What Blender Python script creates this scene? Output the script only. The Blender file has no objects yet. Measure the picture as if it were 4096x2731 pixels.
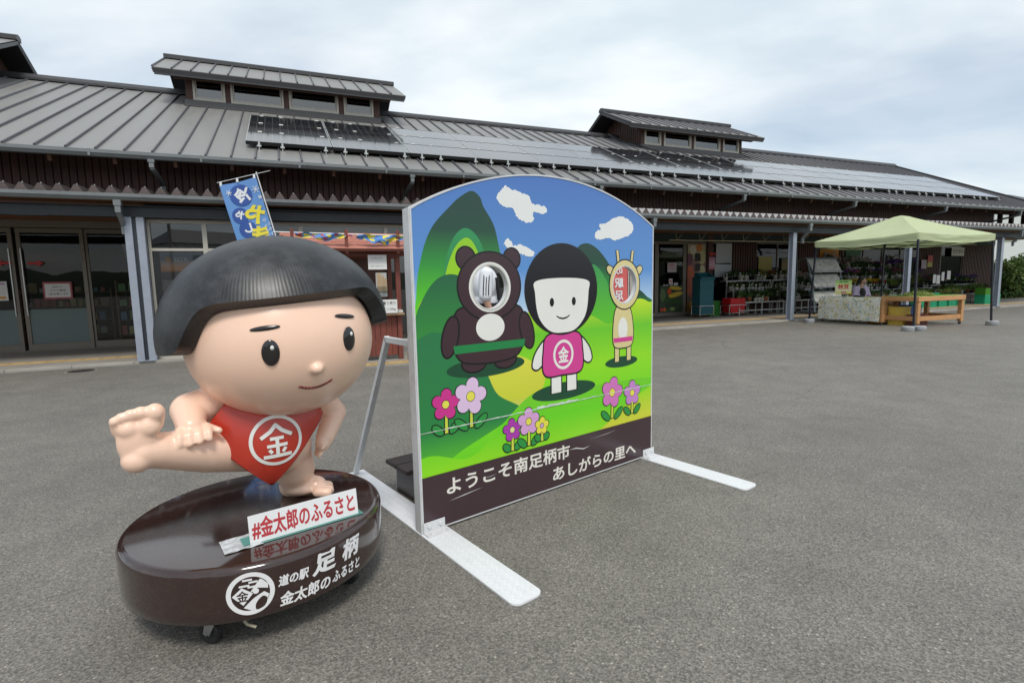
import bpy, bmesh, math, random
from mathutils import Vector, Matrix, noise
from mathutils.geometry import delaunay_2d_cdt
random.seed(7)
SC = bpy.context.scene
COL = SC.collection
PI = math.pi
rad = math.radians

# ---------------------------------------------------------------- camera, sky, sun, exposure
EYE = Vector((0, 0, 1.4786))
cam_d = bpy.data.cameras.new("camera")
cam_d.sensor_width = 36.0
cam_d.lens = 18.405
cam_d.clip_start = 0.05
cam_d.clip_end = 2000
cam = bpy.data.objects.new("camera", cam_d)
COL.objects.link(cam)
_p, _r = rad(6.477), rad(1.1554)
_x = Vector((1, 0, 0)); _u = Vector((0, math.sin(_p), math.cos(_p))); _d = Vector((0, math.cos(_p), -math.sin(_p)))
_rt = _x * math.cos(_r) - _u * math.sin(_r)
_up = _x * math.sin(_r) + _u * math.cos(_r)
cam.matrix_world = Matrix(((_rt.x, _up.x, -_d.x, EYE.x), (_rt.y, _up.y, -_d.y, EYE.y), (_rt.z, _up.z, -_d.z, EYE.z), (0, 0, 0, 1)))
SC.camera = cam

SUN_EL, SUN_AZ = rad(56), rad(165)          # azimuth clockwise from +Y
W = bpy.data.worlds.new("World"); SC.world = W; W.use_nodes = True
nt = W.node_tree; nt.nodes.clear()
def nn(tree, t, **k):
    n = tree.nodes.new(t)
    for a, b in k.items(): setattr(n, a, b)
    return n
out = nn(nt, "ShaderNodeOutputWorld"); bg = nn(nt, "ShaderNodeBackground")
sky = nn(nt, "ShaderNodeTexSky", sky_type='NISHITA', sun_disc=False, sun_elevation=SUN_EL, sun_rotation=SUN_AZ, air_density=1.0, dust_density=1.6, ozone_density=1.0)
tc = nn(nt, "ShaderNodeTexCoord"); mp = nn(nt, "ShaderNodeMapping")
sepd = nn(nt, "ShaderNodeSeparateXYZ")
nt.links.new(tc.outputs["Generated"], sepd.inputs[0])
# flat cloud layer: direction / (height + k) gives the perspective of a real cloud deck
zk = nn(nt, "ShaderNodeMath", operation='ADD'); zk.inputs[1].default_value = 0.22
zmax = nn(nt, "ShaderNodeMath", operation='MAXIMUM'); zmax.inputs[1].default_value = 0.0
nt.links.new(sepd.outputs[2], zmax.inputs[0]); nt.links.new(zmax.outputs[0], zk.inputs[0])
dvx = nn(nt, "ShaderNodeMath", operation='DIVIDE'); dvy = nn(nt, "ShaderNodeMath", operation='DIVIDE')
nt.links.new(sepd.outputs[0], dvx.inputs[0]); nt.links.new(zk.outputs[0], dvx.inputs[1])
nt.links.new(sepd.outputs[1], dvy.inputs[0]); nt.links.new(zk.outputs[0], dvy.inputs[1])
cmb = nn(nt, "ShaderNodeCombineXYZ")
nt.links.new(dvx.outputs[0], cmb.inputs[0]); nt.links.new(dvy.outputs[0], cmb.inputs[1])
nt.links.new(cmb.outputs[0], mp.inputs[0]); mp.inputs[3].default_value = (1.0, 1.6, 1); mp.inputs[1].default_value = (3.1, 1.7, 0); mp.inputs[2].default_value = (0, 0, 0.5)
nz = nn(nt, "ShaderNodeTexNoise"); nz.inputs["Scale"].default_value = 0.75; nz.inputs["Detail"].default_value = 7; nz.inputs["Roughness"].default_value = 0.50; nz.inputs["Distortion"].default_value = 0.5
nt.links.new(mp.outputs[0], nz.inputs["Vector"])
cov = nn(nt, "ShaderNodeMapRange"); cov.inputs[1].default_value = 0.33; cov.inputs[2].default_value = 0.60; cov.inputs[3].default_value = 0.52; cov.inputs[4].default_value = 0.97
nt.links.new(nz.outputs[0], cov.inputs[0])
nz2 = nn(nt, "ShaderNodeTexNoise"); nz2.inputs["Scale"].default_value = 1.7; nz2.inputs["Detail"].default_value = 7; nz2.inputs["Roughness"].default_value = 0.48
nt.links.new(mp.outputs[0], nz2.inputs["Vector"])
cc = nn(nt, "ShaderNodeMix", data_type='RGBA')
cc.inputs[6].default_value = (5.2, 5.95, 6.5, 1); cc.inputs[7].default_value = (7.0, 7.4, 7.6, 1)   # cloud radiance before the 0.1 strength
mr2 = nn(nt, "ShaderNodeMapRange"); mr2.inputs[1].default_value = 0.36; mr2.inputs[2].default_value = 0.62
nt.links.new(nz2.outputs[0], mr2.inputs[0]); nt.links.new(mr2.outputs[0], cc.inputs[0])
mixs = nn(nt, "ShaderNodeMix", data_type='RGBA')
nt.links.new(cov.outputs[0], mixs.inputs[0]); nt.links.new(sky.outputs[0], mixs.inputs[6]); nt.links.new(cc.outputs[2], mixs.inputs[7])
nt.links.new(mixs.outputs[2], bg.inputs[0]); bg.inputs[1].default_value = 0.10
nt.links.new(bg.outputs[0], out.inputs[0])

sl = bpy.data.lights.new("sun", 'SUN'); sl.energy = 1.5; sl.angle = rad(14); sl.color = (1.0, 0.96, 0.90)
sun = bpy.data.objects.new("sun", sl); COL.objects.link(sun)
_sd = Vector((math.sin(SUN_AZ) * math.cos(SUN_EL), math.cos(SUN_AZ) * math.cos(SUN_EL), math.sin(SUN_EL)))
sun.rotation_euler = _sd.to_track_quat('Z', 'Y').to_euler(); sun.location = _sd * 60
SC.view_settings.view_transform = 'Standard'; SC.view_settings.look = 'None'
SC.view_settings.exposure = 0.5; SC.view_settings.gamma = 1.0; SC.view_settings.use_curve_mapping = False
SC.cycles.max_bounces = 8; SC.cycles.transparent_max_bounces = 12; SC.cycles.caustics_reflective = False; SC.cycles.caustics_refractive = False
SC.cycles.use_denoising = True; SC.cycles.denoising_input_passes = 'RGB_ALBEDO_NORMAL'; SC.cycles.denoising_prefilter = 'NONE'

# ---------------------------------------------------------------- materials
MATS = {}
def M(name, col=(0.5, 0.5, 0.5), rough=0.6, metal=0.0, var=0.0, scale=6.0, bump=0.0, bscale=80.0, coat=0.0, spec=0.5, dirt=None, dscale=2.0, damt=0.5, stretch=(1, 1, 1), rvar=0.0):
    if name in MATS: return MATS[name]
    m = bpy.data.materials.new(name); m.use_nodes = True
    t = m.node_tree; b = t.nodes["Principled BSDF"]
    b.inputs["Base Color"].default_value = (*col, 1); b.inputs["Roughness"].default_value = rough
    b.inputs["Metallic"].default_value = metal; b.inputs["Coat Weight"].default_value = coat; b.inputs["Coat Roughness"].default_value = 0.06
    b.inputs["Specular IOR Level"].default_value = spec
    cur = None
    if var or dirt or bump or rvar:
        tcn = nn(t, "ShaderNodeTexCoord"); mpn = nn(t, "ShaderNodeMapping"); mpn.inputs[3].default_value = stretch
        t.links.new(tcn.outputs["Object"], mpn.inputs[0])
    if var or rvar:
        n1 = nn(t, "ShaderNodeTexNoise"); n1.inputs["Scale"].default_value = scale; n1.inputs["Detail"].default_value = 6; n1.inputs["Roughness"].default_value = 0.6
        t.links.new(mpn.outputs[0], n1.inputs["Vector"])
    if var:
        oi = nn(t, "ShaderNodeObjectInfo")
        mr = nn(t, "ShaderNodeMapRange"); mr.inputs[1].default_value = 0.3; mr.inputs[2].default_value = 0.7; mr.inputs[3].default_value = 1 - var; mr.inputs[4].default_value = 1 + var
        t.links.new(n1.outputs[0], mr.inputs[0])
        mo = nn(t, "ShaderNodeMapRange"); mo.inputs[3].default_value = 1 - var * 0.5; mo.inputs[4].default_value = 1 + var * 0.5
        t.links.new(oi.outputs["Random"], mo.inputs[0])
        ml = nn(t, "ShaderNodeMath", operation='MULTIPLY'); t.links.new(mr.outputs[0], ml.inputs[0]); t.links.new(mo.outputs[0], ml.inputs[1])
        mx = nn(t, "ShaderNodeVectorMath", operation='SCALE'); mx.inputs[0].default_value = col
        t.links.new(ml.outputs[0], mx.inputs["Scale"]); cur = mx.outputs[0]
    if rvar:
        rr = nn(t, "ShaderNodeMapRange"); rr.inputs[1].default_value = 0.3; rr.inputs[2].default_value = 0.7; rr.inputs[3].default_value = max(0.02, rough - rvar); rr.inputs[4].default_value = rough + rvar
        t.links.new(n1.outputs[0], rr.inputs[0]); t.links.new(rr.outputs[0], b.inputs["Roughness"])
    if dirt:
        n2 = nn(t, "ShaderNodeTexNoise"); n2.inputs["Scale"].default_value = dscale; n2.inputs["Detail"].default_value = 8; n2.inputs["Roughness"].default_value = 0.7
        t.links.new(mpn.outputs[0], n2.inputs["Vector"])
        m2 = nn(t, "ShaderNodeMapRange"); m2.inputs[1].default_value = 0.52; m2.inputs[2].default_value = 0.72; m2.inputs[3].default_value = 0; m2.inputs[4].default_value = damt
        t.links.new(n2.outputs[0], m2.inputs[0])
        mm = nn(t, "ShaderNodeMix", data_type='RGBA'); mm.inputs[7].default_value = (*dirt, 1)
        if cur: t.links.new(cur, mm.inputs[6])
        else: mm.inputs[6].default_value = (*col, 1)
        t.links.new(m2.outputs[0], mm.inputs[0]); cur = mm.outputs[2]
    if cur: t.links.new(cur, b.inputs["Base Color"])
    if bump:
        n3 = nn(t, "ShaderNodeTexNoise"); n3.inputs["Scale"].default_value = bscale; n3.inputs["Detail"].default_value = 4
        t.links.new(mpn.outputs[0], n3.inputs["Vector"])
        bp_ = nn(t, "ShaderNodeBump"); bp_.inputs["Strength"].default_value = bump; bp_.inputs["Distance"].default_value = 0.01
        t.links.new(n3.outputs[0], bp_.inputs["Height"]); t.links.new(bp_.outputs[0], b.inputs["Normal"])
    MATS[name] = m
    return m

def grad(name, stops, axis=2, lo=0.0, hi=1.0, rough=0.35, var=0.04, coat=0.0):
    """print / poster gradient along an object axis"""
    if name in MATS: return MATS[name]
    m = M(name, stops[0][1], rough, coat=coat); t = m.node_tree; b = t.nodes["Principled BSDF"]
    tcn = nn(t, "ShaderNodeTexCoord"); sp = nn(t, "ShaderNodeSeparateXYZ"); t.links.new(tcn.outputs["Object"], sp.inputs[0])
    mr = nn(t, "ShaderNodeMapRange"); mr.inputs[1].default_value = lo; mr.inputs[2].default_value = hi
    t.links.new(sp.outputs[axis], mr.inputs[0])
    rp = nn(t, "ShaderNodeValToRGB"); t.links.new(mr.outputs[0], rp.inputs[0])
    while len(rp.color_ramp.elements) < len(stops): rp.color_ramp.elements.new(0.5)
    for e, (p, c) in zip(rp.color_ramp.elements, stops): e.position = p; e.color = (*c, 1)
    t.links.new(rp.outputs[0], b.inputs["Base Color"])
    return m

def glass(name, tint=(0.75, 0.8, 0.8), ior=1.5, rough=0.0, boost=0.0):
    if name in MATS: return MATS[name]
    m = bpy.data.materials.new(name); m.use_nodes = True; t = m.node_tree; t.nodes.clear()
    o = nn(t, "ShaderNodeOutputMaterial"); tr = nn(t, "ShaderNodeBsdfTransparent"); gl = nn(t, "ShaderNodeBsdfGlossy"); fr = nn(t, "ShaderNodeFresnel"); mx = nn(t, "ShaderNodeMixShader")
    tr.inputs[0].default_value = (*tint, 1); gl.inputs["Roughness"].default_value = rough; fr.inputs[0].default_value = ior
    ad = nn(t, "ShaderNodeMath", operation='ADD'); ad.inputs[1].default_value = boost; ad.use_clamp = True
    ge = nn(t, "ShaderNodeNewGeometry"); mi_ = nn(t, "ShaderNodeMapRange"); mi_.inputs[3].default_value = ior; mi_.inputs[4].default_value = 1 / ior   # same pane from either side
    t.links.new(ge.outputs["Backfacing"], mi_.inputs[0]); t.links.new(mi_.outputs[0], fr.inputs[0])
    t.links.new(fr.outputs[0], ad.inputs[0]); t.links.new(ad.outputs[0], mx.inputs[0])
    t.links.new(tr.outputs[0], mx.inputs[1]); t.links.new(gl.outputs[0], mx.inputs[2]); t.links.new(mx.outputs[0], o.inputs[0])
    MATS[name] = m
    return m

# ---------------------------------------------------------------- mesh helpers
class MB:
    """collects shapes; .obj() links them as one mesh object"""
    def __init__(s): s.v = []; s.f = []; s.mi = []; s.cur = 0; s.sm = []; s.smooth = False
    def add(s, vs, fs):
        o = len(s.v); s.v.extend([tuple(p) for p in vs])
        for f in fs: s.f.append(tuple(i + o for i in f)); s.mi.append(s.cur); s.sm.append(s.smooth)
        return s
    def m(s, i): s.cur = i; return s
    def box(s, x0, x1, y0, y1, z0, z1):
        return s.add([(x0, y0, z0), (x1, y0, z0), (x1, y1, z0), (x0, y1, z0), (x0, y0, z1), (x1, y0, z1), (x1, y1, z1), (x0, y1, z1)],
                     [(0, 3, 2, 1), (4, 5, 6, 7), (0, 1, 5, 4), (1, 2, 6, 5), (2, 3, 7, 6), (3, 0, 4, 7)])
    def bev(s, x0, x1, y0, y1, z0, z1, b=0.01):
        """box with chamfered vertical and top edges"""
        def ring(e, z): return [(x0 + e + b, y0 + e, z), (x1 - e - b, y0 + e, z), (x1 - e, y0 + e + b, z), (x1 - e, y1 - e - b, z), (x1 - e - b, y1 - e, z), (x0 + e + b, y1 - e, z), (x0 + e, y1 - e - b, z), (x0 + e, y0 + e + b, z)]
        vs = ring(b, z0) + ring(0, z0 + b) + ring(0, z1 - b) + ring(b, z1)
        fs = [tuple(reversed(range(8))), tuple(range(24, 32))]
        for k in range(3):
            for i in range(8): fs.append((k * 8 + i, k * 8 + (i + 1) % 8, k * 8 + 8 + (i + 1) % 8, k * 8 + 8 + i))
        return s.add(vs, fs)
    def tube(s, p0, p1, r0, r1=None, n=10, cap=True):
        r1 = r0 if r1 is None else r1
        p0 = Vector(p0); p1 = Vector(p1); d = (p1 - p0)
        if d.length < 1e-9: return s
        q = d.normalized().to_track_quat('Z', 'Y').to_matrix()
        vs = [];
        for p, r in ((p0, r0), (p1, r1)):
            for i in range(n):
                a = 2 * PI * i / n; vs.append(p + q @ Vector((r * math.cos(a), r * math.sin(a), 0)))
        fs = [(i, (i + 1) % n, n + (i + 1) % n, n + i) for i in range(n)]
        if cap: fs += [tuple(reversed(range(n))), tuple(range(n, 2 * n))]
        return s.add(vs, fs)
    def path(s, pts, r, n=8):
        for a, b in zip(pts[:-1], pts[1:]): s.tube(a, b, r, r, n)
        return s
    def bar(s, p0, p1, w, h, up=(0, 0, 1)):
        """rectangular bar from p0 to p1"""
        p0 = Vector(p0); p1 = Vector(p1); d = (p1 - p0).normalized(); upv = Vector(up)
        sd = d.cross(upv)
        if sd.length < 1e-6: sd = Vector((1, 0, 0))
        sd.normalize(); u2 = sd.cross(d).normalized()
        vs = []
        for p in (p0, p1):
            for i, j in ((-1, -1), (1, -1), (1, 1), (-1, 1)): vs.append(p + sd * (i * w / 2) + u2 * (j * h / 2))
        return s.add(vs, [(3, 2, 1, 0), (4, 5, 6, 7), (0, 1, 5, 4), (1, 2, 6, 5), (2, 3, 7, 6), (3, 0, 4, 7)])
    def lathe(s, prof, c=(0, 0, 0), n=24, sx=1, sy=1):
        vs = []; k = len(prof)
        for r, z in prof:
            for i in range(n): vs.append((c[0] + sx * r * math.cos(2 * PI * i / n), c[1] + sy * r * math.sin(2 * PI * i / n), c[2] + z))
        fs = []
        for j in range(k - 1):
            for i in range(n): fs.append((j * n + i, j * n + (i + 1) % n, (j + 1) * n + (i + 1) % n, (j + 1) * n + i))
        if prof[0][0] > 1e-6: fs.append(tuple(reversed(range(n))))
        if prof[-1][0] > 1e-6: fs.append(tuple(range((k - 1) * n, k * n)))
        return s.add(vs, fs)
    def ell(s, c, r, n=16, k=10, rot=None):
        vs = []; fs = []
        for j in range(k + 1):
            t = PI * j / k
            for i in range(n):
                a = 2 * PI * i / n
                p = Vector((r[0] * math.sin(t) * math.cos(a), r[1] * math.sin(t) * math.sin(a), -r[2] * math.cos(t)))
                if rot is not None: p = rot @ p
                vs.append(Vector(c) + p)
        for j in range(k):
            for i in range(n):
                q = (j * n + i, j * n + (i + 1) % n, (j + 1) * n + (i + 1) % n, (j + 1) * n + i)
                fs.append(q)
        return s.add(vs, fs)
    def extr(s, prof, x0, x1, closed=True, axis=0):
        """profile [(y,z)] swept along x from x0 to x1"""
        n = len(prof)
        vs = [(x0, y, z) for y, z in prof] + [(x1, y, z) for y, z in prof]
        fs = [(i, (i + 1) % n, n + (i + 1) % n, n + i) for i in range(n if closed else n - 1)]
        if closed: fs += [tuple(reversed(range(n))), tuple(range(n, 2 * n))]
        return s.add(vs, fs)
    def quad(s, *p): return s.add(p, [tuple(range(len(p)))])
    def xf(s, mtx, start=0):
        for i in range(start, len(s.v)): s.v[i] = tuple(mtx @ Vector(s.v[i]))
        return s
    def mesh(s, name, mats):
        me = bpy.data.meshes.new(name); me.from_pydata(s.v, [], s.f)
        for mt in (mats if isinstance(mats, (list, tuple)) else [mats]): me.materials.append(mt)
        me.polygons.foreach_set("material_index", s.mi); me.polygons.foreach_set("use_smooth", s.sm)
        bm = bmesh.new(); bm.from_mesh(me); bmesh.ops.remove_doubles(bm, verts=bm.verts, dist=1e-6) if any(s.sm) else None
        bmesh.ops.recalc_face_normals(bm, faces=bm.faces); bm.to_mesh(me); bm.free()
        me.update()
        return me
    def obj(s, name, mats, parent=None, loc=(0, 0, 0), rz=0.0):
        return put(name, s.mesh(name, mats), parent, loc, rz)

def put(name, me, parent=None, loc=(0, 0, 0), rz=0.0, rot=None):
    o = bpy.data.objects.new(name, me); COL.objects.link(o)
    o.location = loc; o.rotation_euler = rot if rot else (0, 0, rz)
    if parent: o.parent = parent
    return o
def tag(o, label=None, cat=None, group=None, kind=None):
    for k, v in (("label", label), ("category", cat), ("group", group), ("kind", kind)):
        if v: o[k] = v
    return o
def thing(name, label, cat, loc=(0, 0, 0), rz=0.0, group=None):
    return tag(put(name, None, None, loc, rz), label, cat, group)
def dup(o, loc=None, rz=None, label=None, group=None, parent=None):
    c = o.copy(); COL.objects.link(c)
    if loc is not None: c.location = loc
    if rz is not None: c.rotation_euler = (0, 0, rz)
    if label: c["label"] = label
    if group: c["group"] = group
    c.parent = parent if parent else None
    for ch in [x for x in KIDS.get(o.name, [])]:
        k = ch.copy(); COL.objects.link(k); k.parent = c
        for g in KIDS.get(ch.name, []):
            h = g.copy(); COL.objects.link(h); h.parent = k
    return c
KIDS = {}
def kids_of(root):
    """remember the children of a prototype so that dup() can copy them"""
    def rec(o):
        KIDS[o.name] = list(o.children)
        for c in o.children: rec(c)
    rec(root); return root
def smooth_obj(o, ang=40):
    me = o.data
    me.polygons.foreach_set("use_smooth", [True] * len(me.polygons))
    try: me.set_sharp_from_angle(angle=rad(ang))
    except Exception: pass
    return o
def evalmesh(o):
    dg = bpy.context.evaluated_depsgraph_get(); dg.update()
    return bpy.data.meshes.new_from_object(o.evaluated_get(dg))

def text2d(body, size=1.0, bold=0.0, spacing=1.0):
    """(verts (x, y, relief), faces) of a line of writing; bold strokes swell by a bevel whose relief is hair-thin"""
    cu = bpy.data.curves.new("txt", 'FONT'); cu.body = body; cu.size = size; cu.resolution_u = 3; cu.space_character = spacing
    cu.bevel_depth = bold * size; cu.bevel_resolution = 0
    o = bpy.data.objects.new("txt", cu); COL.objects.link(o)
    me = evalmesh(o); zm = max([abs(p.co.z) for p in me.vertices] + [1e-9])
    keep = [p for p in me.polygons if bold == 0 or p.normal.z > 0.02]
    ids = sorted({i for p in keep for i in p.vertices}); mp_ = {j: i for i, j in enumerate(ids)}
    v = [(me.vertices[i].co.x, me.vertices[i].co.y, me.vertices[i].co.z / zm * 0.00003) for i in ids]; f = [tuple(mp_[i] for i in p.vertices) for p in keep]
    bpy.data.meshes.remove(me); bpy.data.objects.remove(o); bpy.data.curves.remove(cu)
    return v, f
def fit2d(vf, w=None, h=None, x=0, y=0, mirror=False, center=False):
    v, f = vf
    x0 = min(p[0] for p in v); x1 = max(p[0] for p in v); y0 = min(p[1] for p in v); y1 = max(p[1] for p in v)
    sx = w / (x1 - x0) if w else None; sy = h / (y1 - y0) if h else None
    if sx is None: sx = sy
    if sy is None: sy = sx
    q = [((p[0] - x0) * sx, (p[1] - y0) * sy, p[2]) for p in v]; W_ = (x1 - x0) * sx; H_ = (y1 - y0) * sy
    if mirror: q = [(W_ - a, b, c) for a, b, c in q]
    if center: x -= W_ / 2; y -= H_ / 2
    return [(a + x, b + y, c) for a, b, c in q], f

def inpoly(p, poly):
    x, y = p; c = False; j = len(poly) - 1
    for i in range(len(poly)):
        xi, yi = poly[i]; xj, yj = poly[j]
        if (yi > y) != (yj > y) and x < (xj - xi) * (y - yi) / (yj - yi) + xi: c = not c
        j = i
    return c
def cmr(pts, n=6):
    """closed Catmull-Rom through pts"""
    o = []; k = len(pts)
    for i in range(k):
        a, b, c, d = (Vector(pts[(i + j - 1) % k]) for j in range(4))
        for s in range(n):
            t = s / n
            o.append(tuple(0.5 * ((2 * b) + (c - a) * t + (2 * a - 5 * b + 4 * c - d) * t * t + (3 * b - a - 3 * c + d) * t ** 3)))
    return o
def circ(cx, cy, rx, ry=None, n=32, a0=0.0):
    ry = rx if ry is None else ry
    ca, sa = math.cos(a0), math.sin(a0)
    return [(cx + rx * math.cos(2 * PI * i / n) * ca - ry * math.sin(2 * PI * i / n) * sa, cy + rx * math.cos(2 * PI * i / n) * sa + ry * math.sin(2 * PI * i / n) * ca) for i in range(n)]
def fill2d(poly, holes=()):
    """triangles of a polygon minus holes"""
    vs = []; es = []
    for lp in [poly] + list(holes):
        o = len(vs); vs += [Vector(p) for p in lp]; es += [(o + i, o + (i + 1) % len(lp)) for i in range(len(lp))]
    rv, re_, rf, *_ = delaunay_2d_cdt(vs, es, [], 0, 1e-6)
    fs = []
    for f in rf:
        c = sum((rv[i] for i in f), Vector((0, 0))) / len(f)
        if inpoly(c, poly) and not any(inpoly(c, h) for h in holes): fs.append(tuple(f))
    used = sorted({i for f in fs for i in f}); mp_ = {j: i for i, j in enumerate(used)}
    return [tuple(rv[i]) for i in used], [tuple(mp_[i] for i in f) for f in fs]

def blob(prims, voxel, smooth=6, fac=0.5):
    """one continuous skin round tapered capsules ('c') and ellipsoids ('e')"""
    b = MB()
    for p in prims:
        if p[0] == 'e':
            rot = p[3] if len(p) > 3 else None
            b.ell(p[1], p[2], 128 if max(p[2]) > 0.3 else (48 if max(p[2]) > 0.12 else 20), 80 if max(p[2]) > 0.3 else (32 if max(p[2]) > 0.12 else 14), rot)
        else:
            _, p0, r0, p1, r1 = p
            k_ = 40 if max(r0, r1) > 0.05 else 16; b.tube(p0, p1, r0, r1, k_); b.ell(p0, (r0,) * 3, k_, k_ // 2 + 2); b.ell(p1, (r1,) * 3, k_, k_ // 2 + 2)
    me = bpy.data.meshes.new("blob"); me.from_pydata(b.v, [], b.f)
    bm = bmesh.new(); bm.from_mesh(me); bmesh.ops.remove_doubles(bm, verts=bm.verts, dist=1e-5); bmesh.ops.recalc_face_normals(bm, faces=bm.faces); bm.to_mesh(me); bm.free()
    o = bpy.data.objects.new("blob", me); COL.objects.link(o)
    r = o.modifiers.new("r", 'REMESH'); r.mode = 'VOXEL'; r.voxel_size = voxel; r.use_smooth_shade = True
    if smooth:
        s = o.modifiers.new("s", 'SMOOTH'); s.iterations = smooth; s.factor = fac
    m2 = evalmesh(o); bpy.data.objects.remove(o); bpy.data.meshes.remove(me)
    m2.polygons.foreach_set("use_smooth", [True] * len(m2.polygons))
    return m2

# ---------------------------------------------------------------- frames of the place
YB = rad(22.5237)                       # the market building
BU = Vector((math.cos(YB), math.sin(YB), 0)); BN = Vector((-BU.y, BU.x, 0))
def B(a, d, z=0.0): return BU * a + BN * d + Vector((0, 0, z))
YP = rad(37.9973)                       # the photo board and the statue
PU = Vector((math.cos(YP), math.sin(YP), 0)); PN = Vector((-PU.y, PU.x, 0))
# ---------------------------------------------------------------- ground
def asphalt():
    m = bpy.data.materials.new("asphalt"); m.use_nodes = True; t = m.node_tree; b = t.nodes["Principled BSDF"]
    b.inputs["Roughness"].default_value = 0.68; b.inputs["Specular IOR Level"].default_value = 0.5
    tcn = nn(t, "ShaderNodeTexCoord")
    def noise_(sc, det, ro=0.6):
        n = nn(t, "ShaderNodeTexNoise"); n.inputs["Scale"].default_value = sc; n.inputs["Detail"].default_value = det; n.inputs["Roughness"].default_value = ro
        t.links.new(tcn.outputs["Object"], n.inputs["Vector"]); return n
    big = noise_(0.35, 6); mid = noise_(2.2, 8, 0.65); fine = noise_(80, 6, 0.7)
    v1 = nn(t, "ShaderNodeTexVoronoi"); v1.inputs["Scale"].default_value = 125; t.links.new(tcn.outputs["Object"], v1.inputs["Vector"])
    v2 = nn(t, "ShaderNodeTexVoronoi"); v2.inputs["Scale"].default_value = 42; t.links.new(tcn.outputs["Object"], v2.inputs["Vector"])
    def mr(n, a, b_, c, d):
        k = nn(t, "ShaderNodeMapRange"); k.inputs[1].default_value = a; k.inputs[2].default_value = b_; k.inputs[3].default_value = c; k.inputs[4].default_value = d
        t.links.new(n, k.inputs[0]); return k.outputs[0]
    def mul(a, b_):
        k = nn(t, "ShaderNodeMath", operation='MULTIPLY'); t.links.new(a, k.inputs[0]); t.links.new(b_, k.inputs[1]); return k.outputs[0]
    sep = nn(t, "ShaderNodeSeparateColor"); t.links.new(v1.outputs["Color"], sep.inputs[0])
    f = mul(mul(mr(big.outputs[0], 0.3, 0.7, 0.84, 1.12), mr(mid.outputs[0], 0.3, 0.7, 0.84, 1.12)), mul(mr(fine.outputs[0], 0.3, 0.7, 0.58, 1.42), mr(sep.outputs[0], 0, 1, 0.62, 1.4)))
    base = nn(t, "ShaderNodeVectorMath", operation='SCALE'); base.inputs[0].default_value = (0.180, 0.167, 0.146); t.links.new(f, base.inputs["Scale"])
    # pale stones showing in the worn surface
    sep2 = nn(t, "ShaderNodeSeparateColor"); t.links.new(v2.outputs["Color"], sep2.inputs[0])
    st = mul(mr(sep2.outputs[1], 0.90, 0.915, 0, 1), mr(v2.outputs["Distance"], 0.16, 0.28, 1, 0))
    mx = nn(t, "ShaderNodeMix", data_type='RGBA'); mx.inputs[7].default_value = (0.38, 0.355, 0.30, 1)
    t.links.new(st, mx.inputs[0]); t.links.new(base.outputs[0], mx.inputs[6])
    # dark drips and patches
    oil = noise_(0.9, 9, 0.72); o2 = mr(oil.outputs[0], 0.60, 0.74, 0, 0.45)
    mx2 = nn(t, "ShaderNodeMix", data_type='RGBA'); mx2.inputs[7].default_value = (0.055, 0.052, 0.048, 1)
    t.links.new(o2, mx2.inputs[0]); t.links.new(mx.outputs[2], mx2.inputs[6])
    # a few hairline cracks
    wob_ = nn(t, "ShaderNodeVectorMath", operation='MULTIPLY_ADD'); wob_.inputs[1].default_value = (0.35, 0.35, 0); t.links.new(mid.outputs["Color"], wob_.inputs[0]); t.links.new(tcn.outputs["Object"], wob_.inputs[2])
    v3 = nn(t, "ShaderNodeTexVoronoi", feature='DISTANCE_TO_EDGE'); v3.inputs["Scale"].default_value = 0.42; t.links.new(wob_.outputs[0], v3.inputs["Vector"])
    ck = mul(mr(v3.outputs["Distance"], 0.0009, 0.0022, 1, 0), mr(big.outputs[0], 0.52, 0.58, 0, 0.75))
    mx3 = nn(t, "ShaderNodeMix", data_type='RGBA'); mx3.inputs[7].default_value = (0.045, 0.042, 0.038, 1); t.links.new(ck, mx3.inputs[0]); t.links.new(mx2.outputs[2], mx3.inputs[6])
    t.links.new(mx3.outputs[2], b.inputs["Base Color"])
    h = nn(t, "ShaderNodeMath", operation='ADD'); t.links.new(v1.outputs["Distance"], h.inputs[0]); t.links.new(fine.outputs[0], h.inputs[1])
    bp_ = nn(t, "ShaderNodeBump"); bp_.inputs["Strength"].default_value = 0.55; bp_.inputs["Distance"].default_value = 0.004; t.links.new(h.outputs[0], bp_.inputs["Height"]); t.links.new(bp_.outputs[0], b.inputs["Normal"])
    MATS["asphalt"] = m; return m
g = MB()
N = 24
for i in range(N + 1):
    for j in range(N + 1):
        s = lambda k: math.copysign(abs(k) ** 2.2, k) * 600
        g.v.append((s(2 * i / N - 1), s(2 * j / N - 1), 0))
for i in range(N):
    for j in range(N): g.f.append((i * (N + 1) + j, (i + 1) * (N + 1) + j, (i + 1) * (N + 1) + j + 1, i * (N + 1) + j + 1)); g.mi.append(0); g.sm.append(False)
tag(g.obj("ground", asphalt()), kind="structure")

conc = M("concrete", (0.34, 0.32, 0.285), 0.85, var=0.14, scale=2.5, bump=0.25, bscale=120, dirt=(0.16, 0.15, 0.13), dscale=1.2, damt=0.6)
conc2 = M("worn concrete floor", (0.29, 0.265, 0.23), 0.7, var=0.12, scale=1.2, dirt=(0.17, 0.15, 0.13), dscale=0.8)
def bslab(name, poly, z0, z1, mat):
    m = MB(); n = len(poly)
    m.add([(*p, z0) for p in poly] + [(*p, z1) for p in poly], [tuple(range(n, 2 * n))] + [(i, (i + 1) % n, n + (i + 1) % n, n + i) for i in range(n)])
    return tag(m.obj(name, mat, None, (0, 0, 0), YB), kind="structure")
bslab("pavement", [(-14, 12.62), (40, 12.62), (40, 16.0), (-14, 16.0)], -0.05, 0.045, conc2)
k = MB()                                              # kerb stones, one by one along the front
stone = MB().bev(0.004, 0.996, 0, 0.20, -0.06, 0.052, 0.008).mesh("kerb_stone", conc)
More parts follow.
